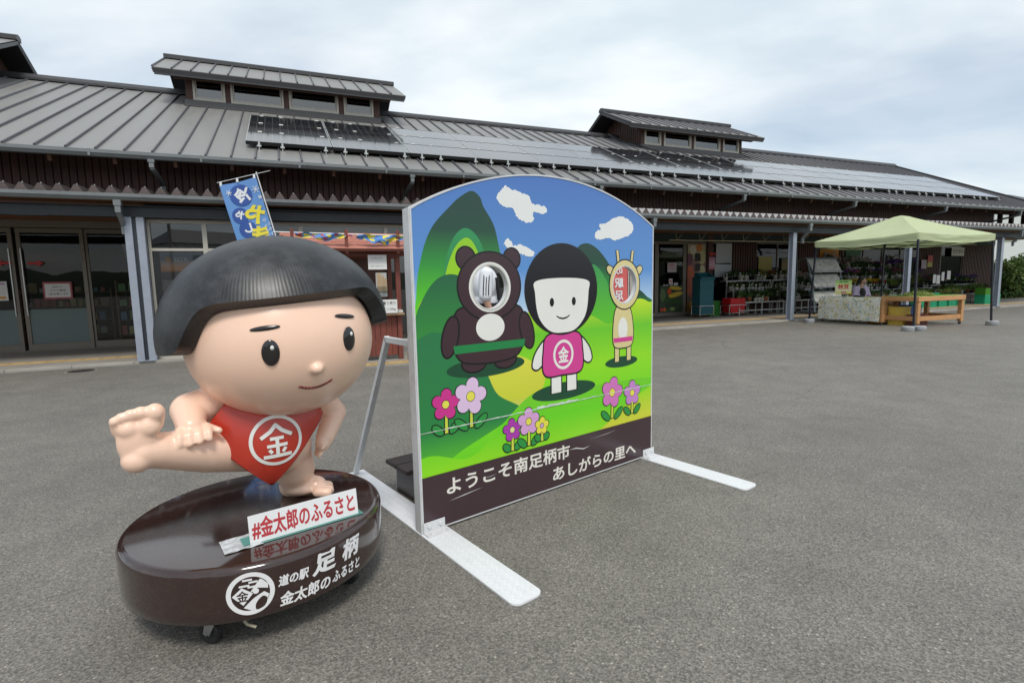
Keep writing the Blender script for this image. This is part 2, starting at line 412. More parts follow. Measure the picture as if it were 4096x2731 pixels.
kerb = tag(MB().box(-14, 40, 12.43, 12.62, -0.05, 0.03).obj("kerb", conc, None, (0, 0, 0), YB), kind="structure")
for i in range(-8, 33):
    put("kerb_stone", stone, kerb, (i, 12.415, 0))
bslab("stall_platform", [(-1.2, 9.55), (4.6, 9.55), (4.6, 12.41), (-1.9, 12.41)], -0.05, 0.03, M("pale pavers", (0.30, 0.28, 0.24), 0.85, var=0.15, scale=3, bump=0.2))
tactile = M("tactile paving", (0.46, 0.32, 0.14), 0.75, var=0.15, scale=5, dirt=(0.2, 0.15, 0.1), damt=0.5)
tl = MB().bev(0.003, 0.297, 0, 0.30, 0.0, 0.009, 0.003)
for i in range(4): tl.box(0.03, 0.27, 0.035 + i * 0.07, 0.06 + i * 0.07, 0.009, 0.014)
tlm = tl.mesh("tactile_tile", tactile)
strip = tag(MB().box(-9.3, 33, 13.25, 13.56, 0.045, 0.047).obj("tactile_path", conc2, None, (0, 0, 0), YB), kind="structure")
for i in range(int(42 / 0.3)): put("tile", tlm, strip, (-9.2 + i * 0.3, 13.255, 0.047))
strip2 = tag(MB().box(-0.9, 4.4, 9.58, 9.9, 0.03, 0.032).obj("tactile_path", conc2, None, (0, 0, 0), YB), kind="structure")
for i in range(17): put("tile", tlm, strip2, (-0.85 + i * 0.3, 9.585, 0.032))
# round drain cover
mh = thing("drain_cover", "round dark iron drain cover in the asphalt before the glass doors", "drain cover", B(-3.7, 11.9, 0.001), YB)
MB().lathe([(0.21, 0), (0.21, 0.006), (0.19, 0.008)], n=28).obj("cover", M("cast iron", (0.06, 0.058, 0.055), 0.6, 0.6, var=0.2, scale=20, bump=0.3), mh)
MB().lathe([(0.24, 0), (0.24, 0.004), (0.212, 0.004)], n=28).obj("rim", conc2, mh)

# ---------------------------------------------------------------- the market building
D0 = 12.4
roofmat = M("grey roof sheet", (0.225, 0.221, 0.210), 0.45, 0.1, var=0.06, scale=1.3, stretch=(3, 0.4, 1), dirt=(0.165, 0.16, 0.15), dscale=0.9, damt=0.35, rvar=0.08)
seammat = M("roof seam", (0.105, 0.102, 0.112), 0.45, 0.2)
ridgemat = M("dark ridge metal", (0.052, 0.052, 0.055), 0.42, 0.2, var=0.1)
gutmat = M("gutter grey", (0.17, 0.185, 0.19), 0.42, 0.0, var=0.08, scale=2, dirt=(0.09, 0.09, 0.09), dscale=3, damt=0.4)
sidemat = M("brown siding", (0.072, 0.030, 0.021), 0.6, var=0.28, scale=4, stretch=(6, 6, 0.6), bump=0.15, bscale=40)
sidedark = M("siding gap", (0.012, 0.008, 0.007), 0.9)
soffmat = M("timber soffit", (0.23, 0.095, 0.04), 0.6, var=0.2, scale=3, stretch=(0.4, 4, 1))
steel = M("blue grey steel paint", (0.30, 0.335, 0.40), 0.42, 0.0, var=0.06, scale=3, dirt=(0.16, 0.15, 0.14), dscale=4, damt=0.35)
steeld = M("dark grey beam paint", (0.024, 0.030, 0.038), 0.45, var=0.08, dirt=(0.05, 0.05, 0.05), dscale=3, damt=0.4)
framet = M("bronze door frame", (0.20, 0.175, 0.145), 0.45, 0.3, var=0.06)
framew = M("pale window frame", (0.50, 0.47, 0.41), 0.5, var=0.05)
gls = glass("window glass", (0.62, 0.68, 0.68), 1.5)
glsd = glass("clerestory glass", (0.35, 0.38, 0.40), 1.75, 0.0, 0.12)
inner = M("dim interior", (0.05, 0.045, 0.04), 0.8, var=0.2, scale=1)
bld = thing("market_building", "long brown farm shop with grey seamed metal roof and roof lanterns", "building", B(0, D0, 0), YB)
def bo(name, mb, mat, parent=None):
    """part given in (a, d, z) of the facade"""
    for i, p in enumerate(mb.v): mb.v[i] = (p[0], p[1] - D0, p[2])
    return mb.obj(name, mat, parent or bld)
DE, ZE, DR, ZR = 12.497, 4.136, 19.499, 7.422
SLP = (ZR - ZE) / (DR - DE); ANG = math.atan(SLP)
A0, A1 = -10.105, 31.30
# roof deck + back slope
r = MB().add([(A0, DE, ZE - 0.03), (A1, DE, ZE - 0.03), (A1, DR, ZR - 0.03), (A0, DR, ZR - 0.03), (A0, 2 * DR - DE, ZE - 0.03), (A1, 2 * DR - DE, ZE - 0.03),
              (A0, DE + 0.02, ZE - 0.15), (A1, DE + 0.02, ZE - 0.15), (A1, DR, ZR - 0.2), (A0, DR, ZR - 0.2), (A0, 2 * DR - DE, ZE - 0.15), (A1, 2 * DR - DE, ZE - 0.15)],
             [(0, 1, 2, 3), (3, 2, 5, 4), (6, 9, 8, 7), (9, 10, 11, 8), (0, 6, 7, 1), (4, 5, 11, 10), (1, 7, 8, 2), (2, 8, 11, 5), (0, 3, 9, 6), (3, 4, 10, 9)])
roof = bo("main_roof", r, ridgemat)
LEN = math.hypot(DR - DE, ZR - ZE)
def roofpanel(L, w=0.455, name="roof_panel"):
    m = MB()
    m.m(0).add([(0, 0, 0), (w, 0, 0), (w, L, 0), (0, L, 0), (0, 0, -0.02), (w, 0, -0.02)], [(0, 1, 2, 3), (0, 4, 5, 1)])
    b = 0.017
    m.m(1).add([(-b * 1.4, -0.004, 0.001), (-b * 0.6, -0.004, 0.042), (b * 0.6, -0.004, 0.042), (b * 1.4, -0.004, 0.001), (-b * 1.4, L, 0.001), (-b * 0.6, L, 0.042), (b * 0.6, L, 0.042), (b * 1.4, L, 0.001)],
           [(0, 1, 5, 4), (1, 2, 6, 5), (2, 3, 7, 6), (3, 2, 1, 0)])
    return m.mesh(name, [roofmat, seammat])
pm = roofpanel(LEN - 0.08)
a = A0; npan = 0
while a < A1 - 0.2:
    put("roof_panel", pm, roof, (a, DE - D0 - 0.01, ZE - 0.004), rot=(ANG, 0, 0)); a += 0.455; npan += 1
def ridge_prof(d, z, w=0.17, h=0.10): return [(d - w, z - w * SLP), (d - w, z - w * SLP + h * 0.6), (d - w * 0.35, z + h), (d + w * 0.35, z + h), (d + w, z - w * SLP + h * 0.6), (d + w, z - w * SLP)]
bo("ridge_cap", MB().extr(ridge_prof(DR, ZR + 0.04), A0, A1), ridgemat, roof)
vg = MB()                                              # verge trim on the gable end
vg.bar((A1, DE - 0.02, ZE + 0.0), (A1, DR, ZR + 0.0), 0.10, 0.16); vg.bar((A1, 2 * DR - DE, ZE), (A1, DR, ZR), 0.10, 0.16)
bo("verge_trim", vg, ridgemat, roof)
# eave gutter
def gutter(d, z, a0, a1, name, h=0.115, w=0.13):
    p = [(d, z), (d + w, z), (d + w, z - h * 0.6), (d + w * 0.75, z - h), (d + w * 0.25, z - h), (d, z - h * 0.6), (d - 0.012, z - h * 0.5), (d - 0.012, z + 0.004)]
    return bo(name, MB().extr(p, a0, a1), gutmat)
gutter(12.32, 4.095, A0, A1, "eave_gutter")
gutter(12.13, 3.275, -13, 36, "canopy_gutter")
# gutter joints and brackets
for i in range(21): bo("gutter_joint", MB().box(-7 + i * 1.82, -6.96 + i * 1.82, 12.30, 12.46, 3.975, 4.102), gutmat)
# clerestory wall of upright boards
ZW0, ZW1 = 3.30, 4.46
wall = bo("clerestory_wall", MB().box(A0, 28.5, 13.44, 13.58, ZW0, ZW1), sidedark)
bdm = MB().bev(0, 0.114, 0, 0.022, 0, ZW1 - ZW0, 0.004).mesh("board", sidemat)
a = -6.2
while a < 28.4: put("board", bdm, wall, (a, 13.418 - D0, ZW0)); a += 0.130
bo("wall_header", MB().box(A0, 28.5, 13.395, 13.43, 4.36, 4.47), sidedark)
# rafters under the eave
rm = MB()
rm.bar((0, 12.5, ZE - 0.20), (0, 13.6, ZE - 0.20 + 1.1 * SLP), 0.06, 0.12); 
for i, p in enumerate(rm.v): rm.v[i] = (p[0], p[1] - D0, p[2])
rmm = rm.mesh("rafter", M("rafter timber", (0.10, 0.045, 0.025), 0.7, var=0.2))
for i in range(40): put("rafter", rmm, bld, (-9 + i * 1.0, 0, 0))
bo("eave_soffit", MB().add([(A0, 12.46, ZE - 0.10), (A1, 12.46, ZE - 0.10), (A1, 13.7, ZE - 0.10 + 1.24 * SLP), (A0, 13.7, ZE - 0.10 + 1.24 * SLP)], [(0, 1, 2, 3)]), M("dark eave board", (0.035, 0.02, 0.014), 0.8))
# open gable end: posts beyond the end of the wall
for x in (29.0, 29.9, 30.9): bo("gable_post", MB().box(x, x + 0.14, 13.4, 13.54, 3.2, 4.5), M("dark timber", (0.03, 0.018, 0.013), 0.7))
bo("gable_tie", MB().box(28.5, 31.2, 13.38, 13.56, 4.02, 4.2), MATS["dark timber"])
# canopy of folded sheet
cs = MB(); P = 0.265; a = -9.0; n = 0; prof = []
while a < 34:
    prof += [(a, 0), (a + 0.03, 0), (a + P / 2 - 0.02, 0.135), (a + P / 2 + 0.02, 0.135), (a + P - 0.03, 0)]; a += P
for (x, h) in prof: cs.v += [(x, 12.20, 3.285 + h), (x, 13.43, 3.33 + h), (x, 12.20, 3.275 + h), (x, 13.43, 3.32 + h)]
for i in range(len(prof) - 1):
    q = 4 * i
    for f in ((q, q + 4, q + 5, q + 1), (q + 2, q + 3, q + 7, q + 6), (q, q + 2, q + 6, q + 4)): cs.f.append(f); cs.mi.append(0); cs.sm.append(False)
canopy = bo("canopy_sheet", cs, M("folded canopy sheet", (0.17, 0.145, 0.14), 0.35, 0.35, var=0.12, scale=3, dirt=(0.09, 0.075, 0.065), dscale=5, damt=0.5))
plate = MB().add([(0.0, 0, 0.0), (0.11, 0, 0.128), (-0.11, 0, 0.128), (0.012, 0, 0), (-0.012, 0, 0)], [(3, 1, 2, 4)]).mesh("closure_plate", M("pale closure plate", (0.52, 0.50, 0.50), 0.5, var=0.08))
bolt = MB().tube((0, 0, 0), (0, 0, 0.028), 0.008, 0.006, 6).tube((0, 0, 0), (0, 0, 0.008), 0.018, 0.018, 6).mesh("bolt", M("zinc bolt", (0.6, 0.6, 0.58), 0.35, 0.7))
ribend = MB().add([(-P / 2 + 0.03, 0, 0), (P / 2 - 0.03, 0, 0), (0.02, 0, 0.133), (-0.02, 0, 0.133)], [(0, 1, 2, 3)]).mesh("rib_end", M("rib end", (0.115, 0.085, 0.078), 0.4, 0.3, var=0.3, scale=8))
a = -9.0; i = 0
while a < 33.7:
    if -6.5 < a: put("rib_end", ribend, canopy, (a + P / 2, 12.202 - D0, 3.284))
    if a > 8.2: put("closure_plate", plate, canopy, (a + 0.0 + 0.0, 12.205 - D0, 3.292))
    if -6.3 < a < 12: put("bolt", bolt, canopy, (a + P / 2, 12.30 - D0, 3.425))
    a += P
bo("canopy_soffit", MB().box(-13, 36, 12.29, 16.1, 3.165, 3.20), soffmat)
# steel frame
def hsec(b, h, t=0.014): return [(-b / 2, -h / 2), (b / 2, -h / 2), (b / 2, -h / 2 + t), (t / 2, -h / 2 + t), (t / 2, h / 2 - t), (b / 2, h / 2 - t), (b / 2, h / 2), (-b / 2, h / 2), (-b / 2, h / 2 - t), (-t / 2, h / 2 - t), (-t / 2, -h / 2 + t), (-b / 2, -h / 2 + t)]
bp2 = MB(); pr = [(12.5 + x, 2.99 + z) for x, z in hsec(0.19, 0.215)]
bp2.extr(pr, -13, 36)
beam = bo("beam", bp2, steeld)
for x in (-6.2, -4.6, -1.4, 5.4, 10.4, 13.6, 17.2, 20.0, 23.4): bo("splice_plate", MB().box(x, x + 0.5, 12.40, 12.60, 2.874, 2.882).box(x + .02, x + 0.48, 12.42, 12.58, 3.098, 3.108), steeld, beam)
def column(a, b, h, turn=False):
    m = MB(); pr = hsec(b, h)
    if turn: pr = [(y, x) for x, y in pr]
    n = len(pr); vs = [(a + x, 12.5 + y, 0.03) for x, y in pr] + [(a + x, 12.5 + y, 2.885) for x, y in pr]
    m.add(vs, [tuple(range(n)), tuple(range(n, 2 * n))] + [(i, (i + 1) % n, n + (i + 1) % n, n + i) for i in range(n)])
    return bo("column", m, [steel])
for i, x in enumerate([-8.77, -2.776, 3.216, 9.208, 15.2, 21.19, 27.18]):
    if i == 1:
        m = MB(); m.bev(x - 0.165, x - 0.035, 12.42, 12.56, 0.03, 2.885, 0.004); m.bev(x + 0.035, x + 0.165, 12.42, 12.56, 0.03, 2.885, 0.004); c = bo("column", m, steel)
        bo("gap_shade_plate", MB().box(x - 0.036, x + 0.036, 12.46, 12.54, 0.05, 2.88), steeld, c)  # plate coloured dark for the shade in the recess between the tubes
    else: c = column(x, 0.16, 0.17)
    bo("base_plate", MB().box(x - 0.14, x + 0.14, 12.38, 12.62, 0.053, 0.066), steel, c)
# downpipes
def pipe(a, z0, d0, d1, zb, top="eave"):
    m = MB(); z1 = z0 - 0.16
    m.box(a - 0.055, a + 0.055, d0 - 0.05, d0 + 0.05, z0 - 0.06, z0); m.box(a - 0.04, a + 0.04, d0 - 0.038, d0 + 0.038, z1, z0 - 0.06)
    m.bar((a, d0, z1), (a, d1, z1 - 0.16), 0.07, 0.07); m.box(a - 0.035, a + 0.035, d1 - 0.035, d1 + 0.035, zb, z1 - 0.13)
    return bo("downpipe", m, gutmat)
for x in (-7.5, -2.38, 2.72, 7.82, 12.93, 17.97, 23.09, 28.2): pipe(x, 3.985, 12.39, 13.36, 3.42)
for x, x2 in ((-2.95, -2.9), (3.4, 3.4), (9.43, 9.4), (15.6, 15.5), (21.8, 21.7), (28.0, 27.9)):
    m = MB(); m.box(x - 0.06, x + 0.06, 12.15, 12.27, 3.06, 3.165); m.box(x - 0.045, x + 0.045, 12.16, 12.25, 2.93, 3.06); m.bar((x, 12.2, 2.95), (x - 0.0, 12.46, 2.72), 0.075, 0.075)
    m.box(x - 0.037, x + 0.037, 12.43, 12.50, 2.55, 2.74); bo("downpipe", m, gutmat)

# roof lanterns
def lantern(a0, a1, w0, w1):
    m = MB(); zt = 7.60
    m.add([(w0, 17.9, 6.55), (w1, 17.9, 6.55), (w1, 21.1, 6.55), (w0, 21.1, 6.55), (w0, 17.9, 7.62), (w1, 17.9, 7.62), (w1, 21.1, 7.62), (w0, 21.1, 7.62), (w0, 19.5, 8.36), (w1, 19.5, 8.36)],
          [(0, 1, 5, 4), (1, 2, 6, 9, 5), (2, 3, 7, 6), (3, 0, 4, 8, 7)])
    ln = bo("roof_lantern", m, sidedark)
    # roof of the lantern
    ez, ed, rz_ = 7.44, 17.42, 8.44
    s = (rz_ - ez) / (19.5 - ed)
    q = MB().add([(a0, ed, ez - 0.02), (a1, ed, ez - 0.02), (a1, 19.5, rz_ - 0.02), (a0, 19.5, rz_ - 0.02), (a0, 39 - ed, ez - 0.02), (a1, 39 - ed, ez - 0.02),
                  (a0 + 0.03, ed + 0.03, ez - 0.13), (a1 - 0.03, ed + 0.03, ez - 0.13), (a1 - 0.03, 19.5, rz_ - 0.13), (a0 + 0.03, 19.5, rz_ - 0.13), (a0 + 0.03, 39 - ed, ez - 0.13), (a1 - 0.03, 39 - ed, ez - 0.13)],
                 [(0, 1, 2, 3), (3, 2, 5, 4), (6, 9, 8, 7), (9, 10, 11, 8), (0, 6, 7, 1), (4, 5, 11, 10), (1, 7, 8, 2), (2, 8, 11, 5), (0, 3, 9, 6), (3, 4, 10, 9)])
    bo("lantern_roof", q, ridgemat, ln)
    L = math.hypot(19.5 - ed, rz_ - ez); pmx = MATS.get("lp") 
    if pmx is None: pmx = roofpanel(L - 0.05); MATS["lp"] = pmx
    x = a0 + 0.02
    while x < a1 - 0.3:
        put("roof_panel", pmx, ln, (x, ed - D0 - 0.01, ez), rot=(math.atan(s), 0, 0)); x += 0.455
    put("roof_panel", pmx, ln, (a1 - 0.455, ed - D0 - 0.01, ez + 0.002), rot=(math.atan(s), 0, 0))
    bo("ridge_cap", MB().extr([(19.5 - .15, rz_ - 0.03), (19.5 - .15, rz_ + .08), (19.5 - .05, rz_ + .13), (19.5 + .05, rz_ + .13), (19.5 + .15, rz_ + .08), (19.5 + .15, rz_ - 0.03)], a0 - 0.01, a1 + 0.01), ridgemat, ln)
    bo("fascia", MB().box(a0 + 0.05, a1 - 0.05, ed + 0.03, ed + 0.09, ez - 0.16, ez - 0.03), ridgemat, ln)
    bo("purlin", MB().box(a0 + 0.45, a1 - 0.45, 17.62, 17.74, 7.30, 7.40), M("purlin timber", (0.085, 0.042, 0.028), 0.7, var=0.2), ln)
    bo("flashing", MB().box(w0 - 0.04, w1 + 0.04, 17.80, 17.93, 6.60, 6.80).add([(w0 - 0.05, 17.7, 6.592), (w1 + 0.05, 17.7, 6.592), (w1 + 0.05, 17.84, 6.68), (w0 - 0.05, 17.84, 6.68)], [(0, 1, 2, 3)]), ridgemat, ln)
    # boards on the front pillars and the two end walls
    wins = [(0.17, 0.98), (1.12, 2.53), (2.68, 4.10), (4.26, 5.16)]
    k_ = (w1 - w0) / 5.35
    wins = [(w0 + x * k_, w0 + y * k_) for x, y in wins]
    edges = [w0] + [e for w_ in wins for e in w_] + [w1]
    for i in range(0, len(edges), 2):
        bo("pillar_board", MB().bev(edges[i], edges[i + 1], 17.875, 17.905, 6.78, 7.60, 0.005), sidemat, ln)
    eb = MATS.get("eb")
    if eb is None: eb = MB().bev(-0.012, 0.012, 0, 0.10, 0, 1.0, 0.004).mesh("board", sidemat); MATS["eb"] = eb
    for e in (w0 - 0.012, w1 + 0.012):
        d = 17.93
        while d < 21.0:
            hh = 7.58 + (1 - abs(d + 0.05 - 19.5) / 1.6) * 0.70 - 6.6
            o = put("board", eb, ln, (e, d - D0, 6.6)); o.scale = (1, 1, hh); d += 0.135
    for x0, x1 in wins:
        f = MB(); z0, z1 = 6.81, 7.45; t = 0.06
        f.box(x0, x1, 17.84, 17.90, z0, z0 + t); f.box(x0, x1, 17.84, 17.90, z1 - t, z1); f.box(x0, x0 + t, 17.84, 17.90, z0 + t, z1 - t); f.box(x1 - t, x1, 17.84, 17.90, z0 + t, z1 - t)
        g2 = 0.025; i0, i1, j0, j1 = x0 + t + .01, x1 - t - .01, z0 + t + .01, z1 - t - .01
        f.box(i0, i1, 17.86, 17.90, j0, j0 + g2); f.box(i0, i1, 17.86, 17.90, j1 - g2, j1); f.box(i0, i0 + g2, 17.86, 17.90, j0 + g2, j1 - g2); f.box(i1 - g2, i1, 17.86, 17.90, j0 + g2, j1 - g2)
        bo("window_frame", f, framew, ln)
        bo("pane", MB().quad((i0, 17.893, j0), (i1, 17.893, j0), (i1, 17.893, j1), (i0, 17.893, j1)), glsd, ln)
    return ln
lantern(-3.15, 3.72, -2.44, 2.94)
lantern(12.30, 19.25, 13.12, 18.42)
lantern(-13.2, -6.62, -12.4, -7.25)

# ---------------------------------------------------------------- shop front, left: recessed sliding doors
sw = MB(); sw.box(-13, -7.2, 16.12, 16.3, 0.0, 3.16); sw.box(-7.2, -2.6, 16.12, 16.2, 3.0, 3.16)
bo("shop_wall", sw, M("dark render", (0.05, 0.045, 0.04), 0.8, var=0.15))
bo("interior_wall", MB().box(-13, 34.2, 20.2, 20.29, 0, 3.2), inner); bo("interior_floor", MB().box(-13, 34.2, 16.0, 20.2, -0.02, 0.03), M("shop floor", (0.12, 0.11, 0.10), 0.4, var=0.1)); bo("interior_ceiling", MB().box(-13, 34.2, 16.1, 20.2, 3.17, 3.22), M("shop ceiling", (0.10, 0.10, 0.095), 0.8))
frost = glass("frosted lower glass", (0.45, 0.56, 0.56), 1.5, 0.12, 0.05)
_t = frost.node_tree; _o = [x for x in _t.nodes if x.type == 'OUTPUT_MATERIAL'][0]; _m = [x for x in _t.nodes if x.type == 'MIX_SHADER'][0]
_df = nn(_t, "ShaderNodeBsdfDiffuse"); _df.inputs[0].default_value = (0.25, 0.33, 0.33, 1); _m2 = nn(_t, "ShaderNodeMixShader"); _m2.inputs[0].default_value = 0.55
_t.links.new(_m.outputs[0], _m2.inputs[1]); _t.links.new(_df.outputs[0], _m2.inputs[2]); _t.links.new(_m2.outputs[0], _o.inputs[0])
def door(a0, a1, z0=0.06, z1=2.98, d=16.08, t=0.085, low=None, fm=None, parent=None, name="door"):
    f = MB(); f.bev(a0, a1, d - 0.025, d + 0.025, z0, z0 + 0.16, 0.004); f.bev(a0, a1, d - 0.025, d + 0.025, z1 - 0.11, z1, 0.004)
    f.bev(a0, a0 + t, d - 0.025, d + 0.025, z0 + 0.16, z1 - 0.11, 0.004); f.bev(a1 - t, a1, d - 0.025, d + 0.025, z0 + 0.16, z1 - 0.11, 0.004)
    o = bo(name, f, fm or framet, parent)
    zz = low if low else z0 + 0.16
    if low: bo("pane", MB().quad((a0 + t, d, z0 + .16), (a1 - t, d, z0 + .16), (a1 - t, d, low), (a0 + t, d, low)), frost, o)
    bo("pane", MB().quad((a0 + t, d, zz), (a1 - t, d, zz), (a1 - t, d, z1 - .11), (a0 + t, d, z1 - .11)), gls, o)
    return o
door(-7.22, -6.02, low=1.05); door(-5.96, -4.66, low=1.05, d=16.10); door(-4.66, -2.68, d=16.14, t=0.06)
bo("door_header", MB().box(-7.3, -2.6, 15.98, 16.12, 2.99, 3.16), framet)
bo("door_rail", MB().box(-7.3, -2.6, 16.0, 16.16, 0.045, 0.062), framet)
for x in (-6.1, -5.88): bo("door_handle", MB().tube((x, 16.03, 0.9), (x, 16.03, 2.5), 0.014, 0.014, 8), M("brushed steel", (0.5, 0.5, 0.48), 0.3, 0.9))
# glazed front room between the columns
fr = MB(); V0, V1 = -2.62, 9.0
fr.box(V0, V1, 12.66, 12.72, 2.80, 2.87); fr.box(V0, V1, 12.66, 12.72, 2.245, 2.30); fr.box(V0, V1, 12.655, 12.74, 0.045, 0.17)
x = -2.62; mull = [-2.62, -1.66, 0.20, 2.05, 3.90, 5.75, 7.6, 8.95]
for x in mull: fr.box(x, x + (0.05 if x == -2.62 else 0.085), 12.652, 12.722, 0.172, 2.798)
fr.box(8.95, 9.0, 12.72, 16.1, 2.80, 2.87); fr.box(8.95, 9.0, 12.74, 16.1, 0.045, 0.6)
fw = bo("front_window", fr, framew)
for x0, x1 in zip(mull[:-1], mull[1:]):
    for z0, z1 in ((0.17, 2.245), (2.30, 2.80)):
        bo("pane", MB().quad((x0 + 0.05, 12.69, z0), (x1, 12.69, z0), (x1, 12.69, z1), (x0 + 0.05, 12.69, z1)), glass("front glass", (0.42, 0.46, 0.48), 1.62, 0.0, 0.06), fw)
bo("front_fascia", MB().box(V0, V1, 12.62, 12.70, 2.872, 3.16), M("fascia board", (0.06, 0.058, 0.056), 0.7, var=0.1))
bo("room_wall", MB().box(V0 - 0.06, V0, 12.74, 16.1, 0.03, 3.16).box(-2.6, 9, 15.2, 15.3, 0.03, 3.16), M("room wall", (0.16, 0.15, 0.135), 0.8, var=0.15, scale=1.0))

# ---------------------------------------------------------------- shop front, right
def boards(a0, a1, z0=0.05, z1=3.16, d=16.06, pitch=0.13):
    w = bo("siding_panel", MB().box(a0, a1, d + 0.02, d + 0.1, z0, z1), sidedark)
    me = MATS.get("lowboard")
    if me is None: me = MB().bev(0, 0.085, 0, 0.045, 0, z1 - z0, 0.006).mesh("board", sidemat); MATS["lowboard"] = me
    x = a0 + 0.01
    while x < a1 - 0.08: put("board", me, w, (x, d - 0.03 - D0, z0)); x += pitch
def window(a0, a1, z0=0.5, z1=2.87, d=16.1, n=1, fm=None, gl=None):
    f = MB(); t = 0.05
    f.box(a0, a1, d - 0.03, d + 0.03, z0, z0 + t); f.box(a0, a1, d - 0.03, d + 0.03, z1 - t, z1)
    xs = [a0 + (a1 - a0 - t) * i / n for i in range(n + 1)]
    for x in xs: f.box(x, x + t, d - 0.028, d + 0.028, z0 + t, z1 - t)
    o = bo("window", f, fm or framet)
    for x0, x1 in zip(xs[:-1], xs[1:]): bo("pane", MB().quad((x0 + t, d, z0 + t), (x1, d, z0 + t), (x1, d, z1 - t), (x0 + t, d, z1 - t)), gl or gls, o)
    return o
bo("shop_header", MB().box(9.0, 34.3, 16.0, 16.12, 2.88, 3.16), M("dark green header", (0.012, 0.03, 0.028), 0.6))
bo("shop_sill", MB().box(15.2, 34.19, 16.02, 16.14, 0.04, 0.5), sidemat)
boards(9.0, 11.2)
door(11.2, 12.55, z1=2.87); door(12.55, 13.86, z1=2.87); door(13.86, 14.90, z1=2.87)
bo("door_post", MB().bev(14.90, 15.17, 15.98, 16.2, 0.04, 3.16, 0.01), sidemat)
window(15.2, 16.22); boards(16.24, 17.5); window(17.5, 19.88, n=2); boards(19.9, 21.05); window(21.08, 22.4); boards(22.4, 22.7)
window(22.7, 28.0, n=4); boards(28.05, 29.8); window(29.8, 31.6); boards(31.6, 34.2); bo("end_wall", MB().box(34.2, 34.3, 16.02, 20.3, 0.03, 3.2), sidemat)
# hanging rail under the canopy
hr = MB(); hr.path([B(0, 0, 0) * 0 + Vector((10.6, 13.0, 2.64)), Vector((26.5, 13.0, 2.64))], 0.012)
for i in range(18): hr.tube((10.9 + i * 0.9, 13.0, 2.64), (10.75 + i * 0.9 + 0.0, 12.9, 2.9), 0.005, 0.005, 5); hr.tube((10.9 + i * 0.9, 13.0, 2.64), (11.1 + i * 0.9, 12.9, 2.9), 0.005, 0.005, 5)
bo("hanging_rail", hr, M("bamboo pole", (0.35, 0.30, 0.18), 0.6))

# cable from the far lantern down to the panels
cbp = [Vector((12.35, 19.0, 7.40)), Vector((12.5, 18.6, 7.12)), Vector((12.9, 18.0, 6.86)), Vector((13.3, 17.4, 6.50)), Vector((13.5, 16.6, 6.14))]
cbm = MB().path(cbp, 0.035, 8); bo("cable", cbm, M("black cable", (0.015, 0.015, 0.015), 0.6))
# ---------------------------------------------------------------- solar array
OFF = 0.12
arr = thing("solar_array", "three rows of dark solar panels bolted low on the grey roof", "solar panels", B(-0.76, 13.40, ZE + (13.40 - DE) * SLP + 0.0), YB)
cellm = bpy.data.materials.new("solar cell"); cellm.use_nodes = True
t = cellm.node_tree; b = t.nodes["Principled BSDF"]; b.inputs["Roughness"].default_value = 0.09; b.inputs["Specular IOR Level"].default_value = 0.7; b.inputs["Coat Weight"].default_value = 0.35; b.inputs["Coat IOR"].default_value = 1.55; b.inputs["Coat Roughness"].default_value = 0.05
tcn = nn(t, "ShaderNodeTexCoord"); sp = nn(t, "ShaderNodeSeparateXYZ"); t.links.new(tcn.outputs["Object"], sp.inputs[0])
def lines(axis, period, width):
    a_ = nn(t, "ShaderNodeMath", operation='DIVIDE'); a_.inputs[1].default_value = period; t.links.new(sp.outputs[axis], a_.inputs[0])
    f_ = nn(t, "ShaderNodeMath", operation='FRACT'); t.links.new(a_.outputs[0], f_.inputs[0])
    c_ = nn(t, "ShaderNodeMath", operation='LESS_THAN'); c_.inputs[1].default_value = width; t.links.new(f_.outputs[0], c_.inputs[0]); return c_.outputs[0]
l1, l2 = lines(0, 1.80 / 10, 0.045), lines(1, 1.07 / 6, 0.02)
mxm = nn(t, "ShaderNodeMath", operation='MAXIMUM'); t.links.new(l1, mxm.inputs[0]); t.links.new(l2, mxm.inputs[1])
mxc = nn(t, "ShaderNodeMix", data_type='RGBA'); mxc.inputs[6].default_value = (0.022, 0.023, 0.027, 1); mxc.inputs[7].default_value = (0.16, 0.165, 0.17, 1)
t.links.new(mxm.outputs[0], mxc.inputs[0]); t.links.new(mxc.outputs[2], b.inputs["Base Color"])
alu = M("aluminium edge", (0.62, 0.62, 0.60), 0.35, 0.8); blk = M("black frame", (0.01, 0.01, 0.01), 0.5)
PW, PH = 1.845, 1.118
sp_ = MB(); w_, h_ = PW - 0.02, PH - 0.016
sp_.m(0).quad((0.02, 0.012, 0.035), (w_ - 0.02, 0.012, 0.035), (w_ - 0.02, h_ - 0.012, 0.035), (0.02, h_ - 0.012, 0.035))
sp_.m(2).box(0, w_, 0, 0.012, -0.04, 0.037); sp_.box(0, w_, h_ - 0.012, h_, 0, 0.037)
sp_.m(1).box(0, 0.018, 0.012, h_ - 0.012, 0, 0.0375); sp_.box(w_ - 0.018, w_, 0.012, h_ - 0.012, 0, 0.0375)
spm = sp_.mesh("solar_panel", [cellm, alu, blk])
clipm = MB().bev(-0.05, 0.05, -0.018, 0.018, 0, 0.012, 0.003).mesh("clamp", M("clamp", (0.75, 0.75, 0.73), 0.4, 0.3))
foot = MB().tube((0, 0, 0.0), (0, 0, 0.09), 0.028, 0.028, 8).box(-0.045, 0.045, -0.05, 0.01, -0.03, 0.0).tube((0, -0.03, -0.10), (0, -0.03, 0), 0.012, 0.012, 6).mesh("foot", M("galvanised foot", (0.55, 0.55, 0.53), 0.35, 0.7))
ca, sa = math.cos(ANG), math.sin(ANG)
